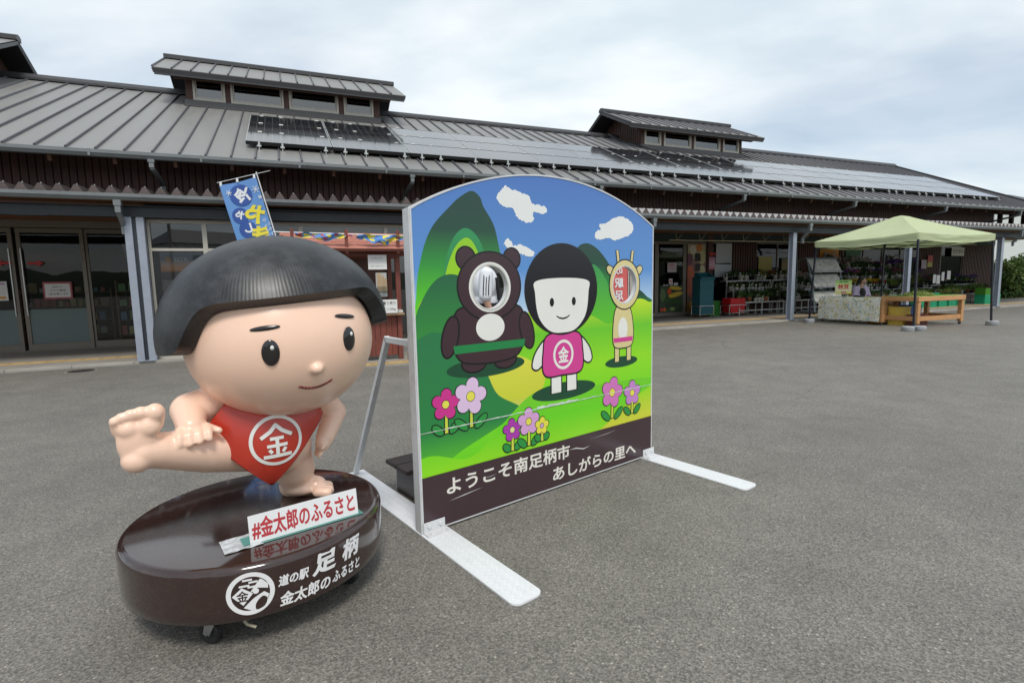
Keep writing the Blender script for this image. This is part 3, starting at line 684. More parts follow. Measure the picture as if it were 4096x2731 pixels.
for i in range(16):
    for j in range(3):
        s = j * PH
        put("solar_panel", spm, arr, (i * PW, s * ca - OFF * sa, s * sa + OFF * ca), rot=(ANG, 0, 0))
        for q in (0.27, 0.75, 1.68):
            put("clamp", clipm, arr, (i * PW + q, (s + PH - 0.008) * ca - (OFF + .037) * sa, (s + PH - 0.008) * sa + (OFF + .037) * ca), rot=(ANG, 0, 0))
    for q in (0.27, 0.75, 1.68): put("mounting_foot", foot, arr, (i * PW + q, -0.02 - 0.02, 0.06), rot=(0, 0, 0))
# ---------------------------------------------------------------- the photo board
B0 = Vector((-0.551, 2.9438, 0.0))
board = thing("photo_board", "large arched photo cut-out board printed with green hills and blue sky", "photo board", B0, YP)
BW = 2.161; HC, HT = 1.897, 2.176
Z0 = 0.014
whitep = M("white painted steel", (0.66, 0.67, 0.68), 0.42, var=0.05, scale=6, dirt=(0.30, 0.26, 0.22), dscale=9, damt=0.35)
# arch outline: chord + sagitta
sag = HT - HC; Rr = (BW * BW / 4 + sag * sag) / (2 * sag); cz = HT - Rr; am = math.asin(BW / 2 / Rr)
def arch(n, inset=0.0):
    return [(BW / 2 + (Rr - inset) * math.sin(am * (1 - 2 * i / n)), cz + (Rr - inset) * math.cos(am * (1 - 2 * i / n))) for i in range(n + 1)]
outline = [(0, Z0), (BW, Z0)] + arch(40)
HOLE1 = circ(0.536, 1.449, 0.133, 0.133, 40); HOLE2 = circ(1.812, 1.441, 0.135, 0.137, 40)
HOLES = [HOLE1, HOLE2]
gloss = 0.22
def flat(name, poly, y, mat, parent=None, holes=(), hl=True):
    hs = [h for h in (HOLES if hl else [])]
    v, f = fill2d(poly, list(hs) + list(holes))
    m = MB(); m.add([(p[0], y, p[1]) for p in v], f); m.mi = [0] * len(m.f)
    return m.obj(name, mat, parent or board)
# core panel with thickness and real openings
v, f = fill2d(outline, HOLES)
pm_ = MB(); n = len(v)
pm_.add([(p[0], 0.0, p[1]) for p in v], f); pm_.add([(p[0], 0.034, p[1]) for p in v], f)
for lp in [outline] + HOLES:
    k_ = len(lp); pm_.add([(p[0], 0.0, p[1]) for p in lp] + [(p[0], 0.034, p[1]) for p in lp], [(i, (i + 1) % k_, k_ + (i + 1) % k_, k_ + i) for i in range(k_)])
panel = pm_.obj("panel", M("panel board", (0.60, 0.60, 0.60), 0.5, var=0.06), board)
# edge frame
fr_ = MB(); e = 0.010
loop = outline; ins = [(e, Z0 + e), (BW - e, Z0 + e)] + [(min(max(p[0], e), BW - e), p[1]) for p in arch(40, e)]
k_ = len(loop)
for y0_, lpA, lpB in ((-0.004, loop, ins),):
    fr_.add([(p[0], y0_, p[1]) for p in lpA] + [(p[0], y0_, p[1]) for p in lpB], [(i, (i + 1) % k_, k_ + (i + 1) % k_, k_ + i) for i in range(k_)])
fr_.add([(p[0], -0.004, p[1]) for p in loop] + [(p[0], 0.0, p[1]) for p in loop], [(i, (i + 1) % k_, k_ + (i + 1) % k_, k_ + i) for i in range(k_)])
fr_.add([(p[0], -0.004, p[1]) for p in ins] + [(p[0], 0.0, p[1]) for p in ins], [(i, (i + 1) % k_, k_ + (i + 1) % k_, k_ + i) for i in range(k_)])
fr_.obj("edge_frame", whitep, board)
# side posts: square tubes behind the two edges
for x in (-0.006, BW - 0.044): MB().bev(x, x + 0.05, 0.0345, 0.075, Z0, HC - 0.002, 0.003).obj("side_post", whitep, board)
MB().bev(-0.0065, -0.0005, -0.002, 0.034, Z0, HC, 0.001).obj("side_trim", whitep, board)
MB().bev(0.045, BW - 0.045, 0.0345, 0.07, 1.10, 1.14, 0.003).obj("back_rail", whitep, board)
MB().bev(0.045, BW - 0.045, 0.0345, 0.07, Z0 + 0.02, 0.07, 0.003).obj("back_rail", whitep, board)

# ---- the print, layer by layer (each sheet of colour 0.3 mm in front of the one below)
LY = [-0.0004]
def layer(d=0.00005): LY[0] -= d; return LY[0]
def clip(poly):
    """keep a print polygon inside the sheet"""
    o = []
    for x, z in poly:
        x = min(max(x, e), BW - e)
        zt = cz + math.sqrt(max(0, (Rr - e) ** 2 - (x - BW / 2) ** 2)); o.append((x, min(max(z, Z0 + e), zt - 0.001)))
    return o
inner_o = [(e, Z0 + e), (BW - e, Z0 + e)] + [(min(max(p[0], e), BW - e), p[1] - 0.0002) for p in arch(40, e)]
def printm(name, col): return M("print " + name, col, gloss, var=0.03, scale=3)
flat("sky_print", inner_o, layer(), grad("print sky", [(0, (0.80, 0.88, 0.90)), (0.10, (0.45, 0.64, 0.84)), (0.35, (0.115, 0.30, 0.66)), (1.0, (0.075, 0.19, 0.52))], 2, 1.22, 2.17, gloss))
# the far hills
GR = [(0, (0.14, 0.70, 0.02)), (0.45, (0.035, 0.30, 0.05)), (0.75, (0.018, 0.075, 0.045)), (1, (0.02, 0.062, 0.045))]
def hill(name, pts, stops, lo, hi, n=8):
    flat("hill_print", clip(cmr(pts, n)), layer(), grad("print " + name, stops, 2, lo, hi, gloss))
hill("big hill", [(0.0, 0.9), (0.02, 1.40), (0.06, 1.62), (0.133, 1.79), (0.26, 1.92), (0.34, 1.985), (0.418, 2.022), (0.476, 1.99), (0.499, 1.937), (0.573, 1.831), (0.61, 1.70), (0.645, 1.56), (0.72, 1.30), (0.72, 0.9)], GR, 1.30, 1.95)
hill("inner rise", [(0.18, 1.25), (0.20, 1.52), (0.26, 1.71), (0.35, 1.80), (0.44, 1.765), (0.50, 1.65), (0.54, 1.45), (0.54, 1.2)], [(0, (0.10, 0.50, 0.03)), (0.6, (0.035, 0.28, 0.09)), (1, (0.035, 0.30, 0.10))], 1.3, 1.8)
hill("lime dome", [(0.17, 1.15), (0.20, 1.46), (0.27, 1.66), (0.36, 1.745), (0.43, 1.70), (0.475, 1.56), (0.475, 1.3), (0.40, 1.1)], [(0, (0.42, 0.68, 0.03)), (0.5, (0.66, 0.72, 0.12)), (0.62, (0.33, 0.66, 0.02)), (1, (0.30, 0.62, 0.02))], 1.15, 1.75)
hill("right hill", [(1.10, 1.2), (1.18, 1.55), (1.29, 1.70), (1.38, 1.742), (1.48, 1.72), (1.58, 1.65), (1.67, 1.55), (1.76, 1.42), (1.85, 1.28), (1.90, 1.1), (1.5, 1.0)], GR, 1.20, 1.72)
hill("right fold", [(1.30, 1.1), (1.36, 1.45), (1.43, 1.58), (1.50, 1.58), (1.60, 1.48), (1.68, 1.32), (1.70, 1.1)], [(0, (0.12, 0.55, 0.03)), (1, (0.04, 0.30, 0.09))], 1.2, 1.6)
hill("near right hill", [(1.55, 0.85), (1.72, 1.20), (1.85, 1.36), (1.97, 1.40), (2.08, 1.345), (2.20, 1.24), (2.25, 0.8)], GR, 1.05, 1.46)
# the meadow
hill("meadow", [(-0.1, -0.2), (-0.1, 0.60), (0.02, 1.02), (0.4, 1.16), (0.8, 1.27), (1.15, 1.30), (1.45, 1.22), (1.65, 1.15), (1.80, 1.27), (1.95, 1.325), (2.10, 1.30), (2.3, 1.15), (2.3, -0.2)], [(0, (0.14, 0.66, 0.02)), (0.30, (0.20, 0.72, 0.02)), (0.55, (0.30, 0.76, 0.02)), (0.78, (0.16, 0.60, 0.03)), (1, (0.60, 0.82, 0.03))], 0.3, 1.35)
hill("yellow strip", [(0.0, 0.85), (0.02, 1.28), (0.07, 1.40), (0.16, 1.44), (0.22, 1.38), (0.12, 1.22), (0.05, 1.05)], [(0, (0.72, 0.72, 0.06)), (1, (0.45, 0.68, 0.03))], 0.9, 1.45)
hill("left fold", [(-0.05, 0.9), (0.0, 1.25), (0.08, 1.42), (0.17, 1.51), (0.27, 1.53), (0.36, 1.49), (0.40, 1.36), (0.30, 1.22), (0.14, 1.10)], [(0, (0.05, 0.34, 0.05)), (1, (0.02, 0.12, 0.06))], 1.0, 1.55)
hill("path", [(0.45, 0.95), (0.60, 1.02), (0.80, 0.98), (0.98, 0.85), (0.90, 0.68), (0.72, 0.60), (0.55, 0.72)], [(0, (0.55, 0.60, 0.20)), (0.3, (0.62, 0.66, 0.05)), (1, (0.75, 0.74, 0.08))], 0.6, 1.0)
hill("left field", [(-0.1, 0.50), (-0.1, 1.02), (0.08, 1.19), (0.25, 1.16), (0.42, 1.06), (0.50, 0.90), (0.58, 0.76), (0.76, 0.645), (0.62, 0.57), (0.30, 0.46), (0.05, 0.36)], [(0, (0.10, 0.50, 0.03)), (0.25, (0.028, 0.24, 0.06)), (1, (0.03, 0.20, 0.075))], 0.40, 1.2)
hill("low meadow", [(-0.2, 0.1), (-0.2, 0.36), (0.05, 0.47), (0.35, 0.40), (0.60, 0.56), (0.85, 0.72), (1.1, 0.74), (1.5, 0.70), (2.3, 0.62), (2.3, 0.1)], [(0, (0.30, 0.74, 0.02)), (0.5, (0.15, 0.68, 0.02)), (1, (0.20, 0.62, 0.03))], 0.33, 0.75)
hill("sunlit grass", [(1.35, 0.2), (1.75, 0.45), (2.0, 0.56), (2.3, 0.60), (2.3, 0.2)], [(0, (0.66, 0.66, 0.05)), (0.5, (0.52, 0.68, 0.04)), (1, (0.30, 0.74, 0.02))], 0.34, 0.6)
# clouds
cw = printm("cloud", (0.82, 0.84, 0.82))
def wob(pts, s, n=5, amp=0.006):
    rr = random.Random(s); q = cmr(pts, n); return [(x + rr.uniform(-amp, amp), z + rr.uniform(-amp, amp)) for x, z in q]
for i, c in enumerate(([(0.604, 2.014), (0.64, 2.05), (0.67, 2.075), (0.70, 2.06), (0.76, 2.055), (0.80, 2.04), (0.855, 2.03), (0.89, 1.985), (0.95, 1.975), (1.00, 1.968), (1.01, 1.93), (0.95, 1.925), (0.90, 1.93), (0.895, 1.87), (0.83, 1.862), (0.76, 1.885), (0.73, 1.94), (0.66, 1.95), (0.615, 1.97)],
                       [(1.484, 1.78), (1.49, 1.83), (1.54, 1.845), (1.53, 1.885), (1.60, 1.895), (1.66, 1.925), (1.74, 1.95), (1.82, 1.945), (1.89, 1.91), (1.91, 1.87), (1.87, 1.82), (1.80, 1.80), (1.72, 1.775), (1.62, 1.79), (1.55, 1.775)],
                       [(0.654, 1.71), (0.665, 1.745), (0.70, 1.745), (0.73, 1.71), (0.78, 1.715), (0.83, 1.70), (0.90, 1.665), (0.86, 1.64), (0.80, 1.655), (0.72, 1.67)])):
    flat("cloud_print", clip(wob(c, i)), layer(), cw)
# shade ellipses under the figures
sh = printm("dark ground ellipse", (0.014, 0.075, 0.035))
for cx, cz_, rx, rz_ in ((0.50, 0.955, 0.30, 0.062), (1.17, 0.705, 0.31, 0.062), (1.78, 0.845, 0.19, 0.042)): flat("ground_ellipse_print", circ(cx, cz_, rx, rz_, 40), layer(), sh)
# plain stand-in figures: a standing bear, a standing child, a standing deer
ink = printm("ink", (0.012, 0.011, 0.012)); brown = printm("bear brown", (0.055, 0.028, 0.035)); cream = printm("cream", (0.74, 0.71, 0.60)); pwhite = printm("paper white", (0.82, 0.82, 0.77))
pink = printm("pink", (0.66, 0.06, 0.30)); tan = printm("deer tan", (0.72, 0.62, 0.30)); pgreen = printm("belt green", (0.02, 0.24, 0.07)); hairk = printm("hair black", (0.010, 0.010, 0.014))
def grow(poly, d):
    k = len(poly); cx = sum(p[0] for p in poly) / k; cy = sum(p[1] for p in poly) / k; o = []
    for i in range(k):
        a_ = Vector(poly[i - 1]); b_ = Vector(poly[i]); c_ = Vector(poly[(i + 1) % k]); t_ = (c_ - a_)
        nrm = Vector((t_.y, -t_.x)); nrm = nrm.normalized() if nrm.length > 1e-9 else Vector((0, 0)); o.append(tuple(b_ + nrm * d))
    ar = sum(poly[i - 1][0] * poly[i][1] - poly[i][0] * poly[i - 1][1] for i in range(k))
    if ar < 0: o = [tuple(Vector(poly[i]) * 2 - Vector(o[i])) for i in range(k)]
    return o
def inked(name, polys, mat, w=0.012):
    y = layer()
    for p in polys: flat(name, grow(p, w), y, ink); y -= 0.00001
    LY[0] = y; y = layer()
    for p in polys: flat(name, p, y, mat); y -= 0.00001
    LY[0] = y
C = circ
# bear: seated-looking round body, ears, two short legs and hanging arms
inked("bear_print", [C(0.36, 1.625, 0.062), C(0.71, 1.625, 0.062)], brown)
inked("bear_print", [C(0.40, 0.985, 0.085, 0.05), C(0.64, 0.985, 0.085, 0.05)], brown)
inked("bear_print", [cmr([(0.30, 1.02), (0.24, 1.16), (0.27, 1.28), (0.36, 1.33), (0.70, 1.33), (0.79, 1.28), (0.81, 1.15), (0.75, 1.02), (0.62, 0.985), (0.43, 0.985)], 6)], brown)
inked("bear_print", [C(0.235, 1.16, 0.05, 0.12, 32, -0.25), C(0.825, 1.16, 0.05, 0.12, 32, 0.25)], brown)
inked("bear_print", [C(0.536, 1.455, 0.235, 0.205, 48)], brown)
flat("bear_print", C(0.536, 1.449, 0.160, 0.155, 44), layer(), pwhite); flat("bear_print", C(0.53, 1.20, 0.11, 0.085), layer(), pwhite)
flat("belt_print", [(0.262, 1.055), (0.80, 1.055), (0.808, 1.105), (0.254, 1.105)], layer(), pgreen)
# child: plain round face, straight bobbed hair, pink top
inked("child_print", [[(1.04, 0.70), (1.13, 0.70), (1.13, 0.90), (1.04, 0.90)], [(1.19, 0.70), (1.28, 0.70), (1.28, 0.90), (1.19, 0.90)]], pwhite, 0.012)
inked("child_print", [cmr([(0.99, 1.08), (0.90, 1.00), (0.87, 0.91), (0.92, 0.89), (1.0, 0.97)], 5), cmr([(1.32, 1.08), (1.41, 1.00), (1.44, 0.91), (1.39, 0.89), (1.31, 0.97)], 5)], pwhite)
inked("child_print", [cmr([(0.98, 0.84), (0.97, 1.00), (1.02, 1.11), (1.29, 1.11), (1.34, 1.00), (1.33, 0.84), (1.15, 0.825)], 6)], pink)
inked("child_print", [C(1.155, 1.42, 0.335, 0.305, 48)], hairk)
flat("child_print", cmr([(0.90, 1.40), (0.91, 1.48), (1.155, 1.50), (1.40, 1.48), (1.41, 1.40), (1.38, 1.24), (1.28, 1.14), (1.155, 1.12), (1.03, 1.14), (0.93, 1.24)], 6), layer(), pwhite)
for x in (1.05, 1.26): flat("child_print", C(x, 1.335, 0.020, 0.030), layer(), ink)
flat("child_print", [(1.09, 1.235), (1.12, 1.218), (1.155, 1.212), (1.19, 1.218), (1.22, 1.235), (1.217, 1.243), (1.19, 1.230), (1.155, 1.224), (1.12, 1.230), (1.093, 1.243)], layer(), ink)
y = layer(); rg = C(1.155, 0.965, 0.098, 0.105, 40); flat("emblem_print", rg, y, pwhite, holes=[C(1.155, 0.965, 0.078, 0.085, 40)])
def writing(name, body, x, z, w, h, y, mat, parent=None, bold=0.012, mirror=False, center=False):
    v, f = fit2d(text2d(body, 1.0, bold), w, h, x, z, mirror, center)
    m = MB(); m.add([(p[0], y - 0.00004 - p[2], p[1]) for p in v], f); return m.obj(name, mat, parent or board)
writing("emblem_print", "金", 1.155, 0.965, 0.105, 0.115, y - 0.00002, pwhite, None, 0.03, center=True)
# deer: small plain standing fawn
inked("deer_print", [[(1.70, 0.85), (1.745, 0.85), (1.745, 1.0), (1.70, 1.0)], [(1.84, 0.85), (1.885, 0.85), (1.885, 1.0), (1.84, 1.0)]], tan, 0.009)
inked("deer_print", [cmr([(1.69, 0.98), (1.68, 1.12), (1.72, 1.27), (1.86, 1.27), (1.91, 1.12), (1.90, 0.98), (1.79, 0.955)], 6)], tan, 0.009)
for s in (-1, 1):
    x = 1.812 + s * 0.07
    inked("deer_print", [[(x - 0.012, 1.58), (x + 0.012, 1.58), (x + 0.012 + s * 0.02, 1.70), (x - 0.010 + s * 0.02, 1.70)]], tan, 0.008)
    inked("deer_print", [C(1.812 + s * 0.165, 1.55, 0.045, 0.028, 24, s * 0.6)], tan, 0.008)
inked("deer_print", [C(1.812, 1.441, 0.172, 0.185, 48)], tan, 0.010)
flat("deer_print", C(1.79, 1.10, 0.055, 0.09), layer(), pwhite); flat("belt_print", [(1.685, 1.00), (1.905, 1.00), (1.908, 1.035), (1.682, 1.035)], layer(), pink)
# hole rims of worn white paint
for h_ in ((0.536, 1.449, 0.133, 0.133), (1.812, 1.441, 0.135, 0.137)):
    y = layer(); flat("hole_rim", C(h_[0], h_[1], h_[2] + 0.011, h_[3] + 0.011, 44), y, M("chipped rim", (0.62, 0.62, 0.58), 0.6, var=0.15, scale=30))
# flowers
def flower(x, z, R, col, ang=0.0, ccol=(0.80, 0.74, 0.10), stem=0.11, petals=5):
    name = "flower_print"; pm2 = printm("petal %d" % int(x * 1000), col); lf = printm("leaf", (0.03, 0.30, 0.06)); sm_ = printm("stem", (0.62, 0.70, 0.08))
    y = layer()
    zb = z - R - stem
    for s in (-1, 1):
        lx = x + s * R * 0.62; lz = zb + 0.032
        flat(name, C(lx, lz, R * 0.50 + 0.004, 0.030, 24, s * 0.7), y, ink); flat(name, C(lx, lz, R * 0.50 - 0.003, 0.023, 24, s * 0.7), y - 0.00001, lf)
    flat(name, [(x - 0.017, zb), (x + 0.017, zb), (x + 0.014, z), (x - 0.010, z)], y - 0.00002, ink); flat(name, [(x - 0.011, zb + 0.005), (x + 0.011, zb + 0.005), (x + 0.008, z), (x - 0.004, z)], y - 0.00003, sm_)
    def petal(r): return [(x + r * (0.60 + 0.40 * abs(math.cos(petals * (t_ - ang) / 2)) ** 0.7) * math.sin(t_), z + r * (0.60 + 0.40 * abs(math.cos(petals * (t_ - ang) / 2)) ** 0.7) * math.cos(t_)) for t_ in [2 * PI * i / 60 for i in range(60)]]
    flat(name, petal(R + 0.006), y - 0.00004, ink); flat(name, petal(R), y - 0.00005, pm2)
    flat(name, C(x, z, R * 0.25 + 0.004), y - 0.00006, ink); flat(name, C(x, z, R * 0.25), y - 0.00007, printm("flower eye" + str(ccol), ccol))
    LY[0] = y - 0.00009
flower(0.186, 0.762, 0.095, (0.62, 0.04, 0.27), 0.1, stem=0.085); flower(0.365, 0.785, 0.118, (0.76, 0.56, 0.78), 0.2, stem=0.08)
flower(0.684, 0.512, 0.076, (0.42, 0.05, 0.42), -0.1, (0.82, 0.78, 0.35), stem=0.07); flower(0.825, 0.542, 0.095, (0.70, 0.38, 0.68), 0.0, stem=0.075); flower(0.943, 0.492, 0.062, (0.80, 0.74, 0.08), 0.1, (0.62, 0.40, 0.60), stem=0.05)
flower(1.666, 0.618, 0.120, (0.66, 0.20, 0.52), 0.25, stem=0.085); flower(1.905, 0.580, 0.100, (0.58, 0.25, 0.60), 0.0, stem=0.07)
# brown foot band with the greeting
flat("band_print", [(e, Z0 + e), (BW - e, Z0 + e), (BW - e, 0.349), (e, 0.349)], layer(), M("print band", (0.058, 0.034, 0.040), gloss, var=0.05, scale=3), hl=False)
letter = M("print lettering", (0.80, 0.77, 0.70), 0.4)
yb = layer()
writing("lettering", "ようこそ南足柄市", 0.172, 0.203, 1.035, 0.108, yb, letter, None, 0.022)
writing("lettering", "あしがらの里へ", 1.040, 0.067, 0.915, 0.104, yb, letter, None, 0.022)
# scratches and the joint between the two halves of the board
scr = M("scratch", (0.60, 0.60, 0.58), 0.6)
for pts in ([(1.20, 0.262), (1.27, 0.266), (1.35, 0.244), (1.42, 0.250), (1.35, 0.236), (1.27, 0.257)], [(0.185, 0.165), (0.30, 0.178), (0.44, 0.188), (0.30, 0.172)], [(1.42, 0.30), (1.60, 0.305), (1.72, 0.315), (1.60, 0.302)], [(0.42, 0.245), (0.50, 0.243), (0.55, 0.249), (0.50, 0.240)]):
    flat("scratch", pts, yb - 0.0002, scr, hl=False)
js = MB(); rr = random.Random(3); n = 60
for i in range(n):
    x0 = e + (BW - 2 * e) * i / n; x1 = e + (BW - 2 * e) * (i + 1) / n; w0 = 0.003 + 0.005 * rr.random() + (0.010 if 24 < i < 36 else 0)
    js.quad((x0, yb - 0.0003, 0.612), (x1, yb - 0.0003, 0.612), (x1, yb - 0.0003, 0.612 + w0), (x0, yb - 0.0003, 0.612 + w0 * rr.uniform(0.6, 1.2)))
js.obj("panel_joint", M("joint tape", (0.55, 0.62, 0.55), 0.35, var=0.3, scale=12), board)

# ---- steel feet of checker plate, brackets, struts
platep = M("checker plate paint", (0.74, 0.75, 0.77), 0.4, var=0.02, scale=8, dirt=(0.45, 0.40, 0.34), dscale=9, damt=0.16)
def foot_plate(x0, x1, y0, y1, name="foot_plate"):
    r_ = 0.045; pl = []
    for cx, cy, s in ((x0 + r_, y0 + r_, PI), (x1 - r_, y0 + r_, 1.5 * PI)):
        for i in range(9): pl.append((cx + r_ * math.cos(s + PI / 2 * i / 8), cy + r_ * math.sin(s + PI / 2 * i / 8)))
    pl += [(x1, y1), (x0, y1)]
    n_ = len(pl); m = MB().add([(*p, 0.002) for p in pl] + [(*p, 0.0115) for p in pl], [tuple(range(n_, 2 * n_)), tuple(reversed(range(n_)))] + [(i, (i + 1) % n_, n_ + (i + 1) % n_, n_ + i) for i in range(n_)])
    o = m.obj(name, platep, board)
    lg = MB(); row = 0; yy = y0 + 0.03
    while yy < y1 - 0.015:
        xx = x0 + 0.014 + (0.012 if row % 2 else 0); c_ = row
        while xx < x1 - 0.012:
            a_ = 0.62 if c_ % 2 else -0.62; L_, w_ = 0.0085, 0.0024
            ca_, sa_ = math.cos(a_ + PI / 2), math.sin(a_ + PI / 2)
            lg.add([(xx + L_ * ca_, yy + L_ * sa_, 0.0116), (xx - w_ * sa_, yy + w_ * ca_, 0.0116), (xx - L_ * ca_, yy - L_ * sa_, 0.0116), (xx + w_ * sa_, yy - w_ * ca_, 0.0116), (xx + 0.4 * L_ * ca_, yy + 0.4 * L_ * sa_, 0.0133), (xx - 0.4 * L_ * ca_, yy - 0.4 * L_ * sa_, 0.0133)],
                   [(0, 1, 4), (1, 2, 5, 4), (2, 3, 5), (3, 0, 4, 5)])
            xx += 0.0235; c_ += 1
        yy += 0.021; row += 1
    t_ = lg.obj("tread", platep, o); t_["kind"] = "stuff"
    return o
foot_plate(-0.012, 0.165, -0.895, 1.285); foot_plate(BW - 0.128, BW + 0.045, -0.895, 1.285)
for x in (0.004, BW - 0.120):
    bk = MB(); bk.bev(x, x + 0.145, -0.0125, -0.0065, 0.012, 0.078, 0.002); bk.bev(x, x + 0.145, -0.068, -0.0127, 0.0125, 0.0185, 0.002)
    bk.obj("bracket", whitep, board)
    for bx in (x + 0.035, x + 0.11):
        MB().tube((bx, -0.022, 0.052), (bx, -0.0125, 0.052), 0.0115, 0.0125, 6).tube((bx, -0.014, 0.052), (bx, -0.0122, 0.052), 0.016, 0.016, 12).obj("bolt", whitep, board)
        MB().tube((bx, -0.045, 0.0185), (bx, -0.045, 0.026), 0.0125, 0.0115, 6).obj("bolt", whitep, board)
for x in (0.075, BW - 0.05):
    st_ = MB(); st_.bar((x, 1.22, 0.012), (x, 0.52, 1.135), 0.034, 0.034, (1, 0, 0)); st_.bar((x, 0.537, 1.122), (x, 0.072, 1.122), 0.034, 0.034, (1, 0, 0)); st_.bev(x - 0.05, x + 0.05, 1.17, 1.27, 0.0118, 0.018, 0.002)
    st_.obj("strut", whitep, board)
# low step behind the board
bn = thing("step_bench", "low dark brown wooden step bench behind the photo board", "step bench", B0 + PU * 0.12 + PN * 0.42, YP)
dkw = M("dark stained wood", (0.03, 0.02, 0.018), 0.35, var=0.2, scale=5, stretch=(1, 8, 8))
for i in range(2): MB().bev(0, 1.7, i * 0.17, i * 0.17 + 0.16, 0.215, 0.245, 0.004).obj("plank", dkw, bn)
for x in (0.07, 1.55): MB().bev(x, x + 0.07, 0.02, 0.31, 0.0, 0.214, 0.004).obj("leg", dkw, bn)
MB().bev(0.14, 1.55, 0.05, 0.08, 0.12, 0.2, 0.004).obj("rail", dkw, bn)
# ---------------------------------------------------------------- statue on its round rolling plinth
SC0 = Vector((-1.275, 2.508, 0))
YS = YP                                   # local x = along the board, local -y = towards the viewer
skin = M("painted skin tone", (0.92, 0.625, 0.47), 0.32, var=0.04, scale=2.5, coat=0.16, dirt=(0.70, 0.46, 0.35), dscale=5, damt=0.25)
blackh = bpy.data.materials.new("painted black hair"); blackh.use_nodes = True
t = blackh.node_tree; b = t.nodes["Principled BSDF"]; b.inputs["Roughness"].default_value = 0.42; b.inputs["Specular IOR Level"].default_value = 0.6
uvn = nn(t, "ShaderNodeUVMap"); mpn = nn(t, "ShaderNodeMapping"); mpn.inputs[3].default_value = (1, 0.05, 1); t.links.new(uvn.outputs[0], mpn.inputs[0])
wv = nn(t, "ShaderNodeTexWave"); wv.inputs["Scale"].default_value = 30; wv.inputs["Distortion"].default_value = 2.2; wv.inputs["Detail"].default_value = 3; wv.inputs["Detail Scale"].default_value = 2.0; t.links.new(mpn.outputs[0], wv.inputs["Vector"])
bp_ = nn(t, "ShaderNodeBump"); bp_.inputs["Strength"].default_value = 0.09; bp_.inputs["Distance"].default_value = 0.004; t.links.new(wv.outputs[0], bp_.inputs["Height"]); t.links.new(bp_.outputs[0], b.inputs["Normal"])
tcn = nn(t, "ShaderNodeTexCoord"); nz_ = nn(t, "ShaderNodeTexNoise"); nz_.inputs["Scale"].default_value = 5; nz_.inputs["Detail"].default_value = 9; nz_.inputs["Roughness"].default_value = 0.72; t.links.new(tcn.outputs["Object"], nz_.inputs["Vector"])
mr_ = nn(t, "ShaderNodeMapRange"); mr_.inputs[1].default_value = 0.45; mr_.inputs[2].default_value = 0.75; t.links.new(nz_.outputs[0], mr_.inputs[0])
mx_ = nn(t, "ShaderNodeMix", data_type='RGBA'); mx_.inputs[6].default_value = (0.007, 0.0075, 0.009, 1); mx_.inputs[7].default_value = (0.060, 0.063, 0.070, 1); t.links.new(mr_.outputs[0], mx_.inputs[0]); t.links.new(mx_.outputs[2], b.inputs["Base Color"])
mr3 = nn(t, "ShaderNodeMapRange"); mr3.inputs[3].default_value = 0.24; mr3.inputs[4].default_value = 0.56; t.links.new(nz_.outputs[0], mr3.inputs[0]); t.links.new(mr3.outputs[0], b.inputs["Roughness"])
redm = M("painted red cloth", (0.46, 0.035, 0.018), 0.34, var=0.10, scale=6, coat=0.2, dirt=(0.30, 0.02, 0.012), dscale=7, damt=0.5)
whitem = M("painted white", (0.76, 0.76, 0.72), 0.4, var=0.04)
plm = M("glossy brown lacquer", (0.034, 0.016, 0.013), 0.10, var=0.12, scale=1.5, coat=0.6, dirt=(0.10, 0.08, 0.07), dscale=26, damt=0.18, rvar=0.05)

st = thing("child_statue", "glossy child statue with black bowl hair and red apron standing on one leg", "statue", SC0 + Vector((0, 0, 0.381)), YS)
OZ = 0.381
def S(x, y, z): return Vector((x, -y, z - OZ))       # (right, towards viewer, height above ground)
HCN = (0.150, 0.06, 1.225); HR = (0.425, 0.395, 0.375)
ROLL = Matrix.Rotation(rad(-5), 3, 'Y')
prims = [('e', S(*HCN), HR)]
# torso, standing leg, raised leg, arms
prims += [('e', S(0.09, 0.00, 0.78), (0.185, 0.16, 0.19)), ('e', S(0.10, -0.02, 0.68), (0.17, 0.16, 0.15))]
prims += [('c', S(0.15, -0.02, 0.66), 0.115, S(0.19, -0.05, 0.53), 0.10), ('c', S(0.19, -0.05, 0.53), 0.10, S(0.20, -0.07, 0.45), 0.082),
          ('c', S(0.175, -0.085, 0.428), 0.060, S(0.285, -0.015, 0.421), 0.052), ('e', S(0.235, -0.045, 0.422), (0.10, 0.085, 0.042))]
for i in range(5):
    q_ = (i - 2) * 0.031; r_ = 0.0185 + 0.0022 * i
    prims.append(('c', S(0.300 - 0.5 * q_, 0.0 + 0.86 * q_, 0.410), r_, S(0.345 - 0.5 * q_ - 0.006 * abs(i - 3), 0.026 + 0.86 * q_, 0.404), r_))
KN = (-0.22, 0.10, 0.755)
prims += [('c', S(0.02, 0.0, 0.70), 0.125, S(*KN), 0.100), ('c', S(*KN), 0.100, S(-0.405, 0.185, 0.815), 0.074),
          ('c', S(-0.405, 0.185, 0.815), 0.074, S(-0.455, 0.205, 0.825), 0.068), ('e', S(-0.468, 0.225, 0.875), (0.074, 0.040, 0.105)),
          ('e', S(-0.478, 0.225, 0.800), (0.056, 0.052, 0.052)), ('e', S(-0.428, 0.245, 0.930), (0.042, 0.030, 0.042)), ('e', S(-0.495, 0.240, 0.930), (0.040, 0.028, 0.036))]
for i, (x_, z_, r_) in enumerate(((-0.404, 0.985, 0.036), (-0.451, 0.990, 0.0265), (-0.484, 0.987, 0.0235), (-0.513, 0.980, 0.0215), (-0.538, 0.970, 0.019))):
    prims.append(('c', S(x_ * 0.985 - 0.006, 0.222, z_ - 0.05), r_ * 0.8, S(x_, 0.236, z_), r_)); prims.append(('e', S(x_, 0.240, z_), (r_, r_, r_ * 1.08)))
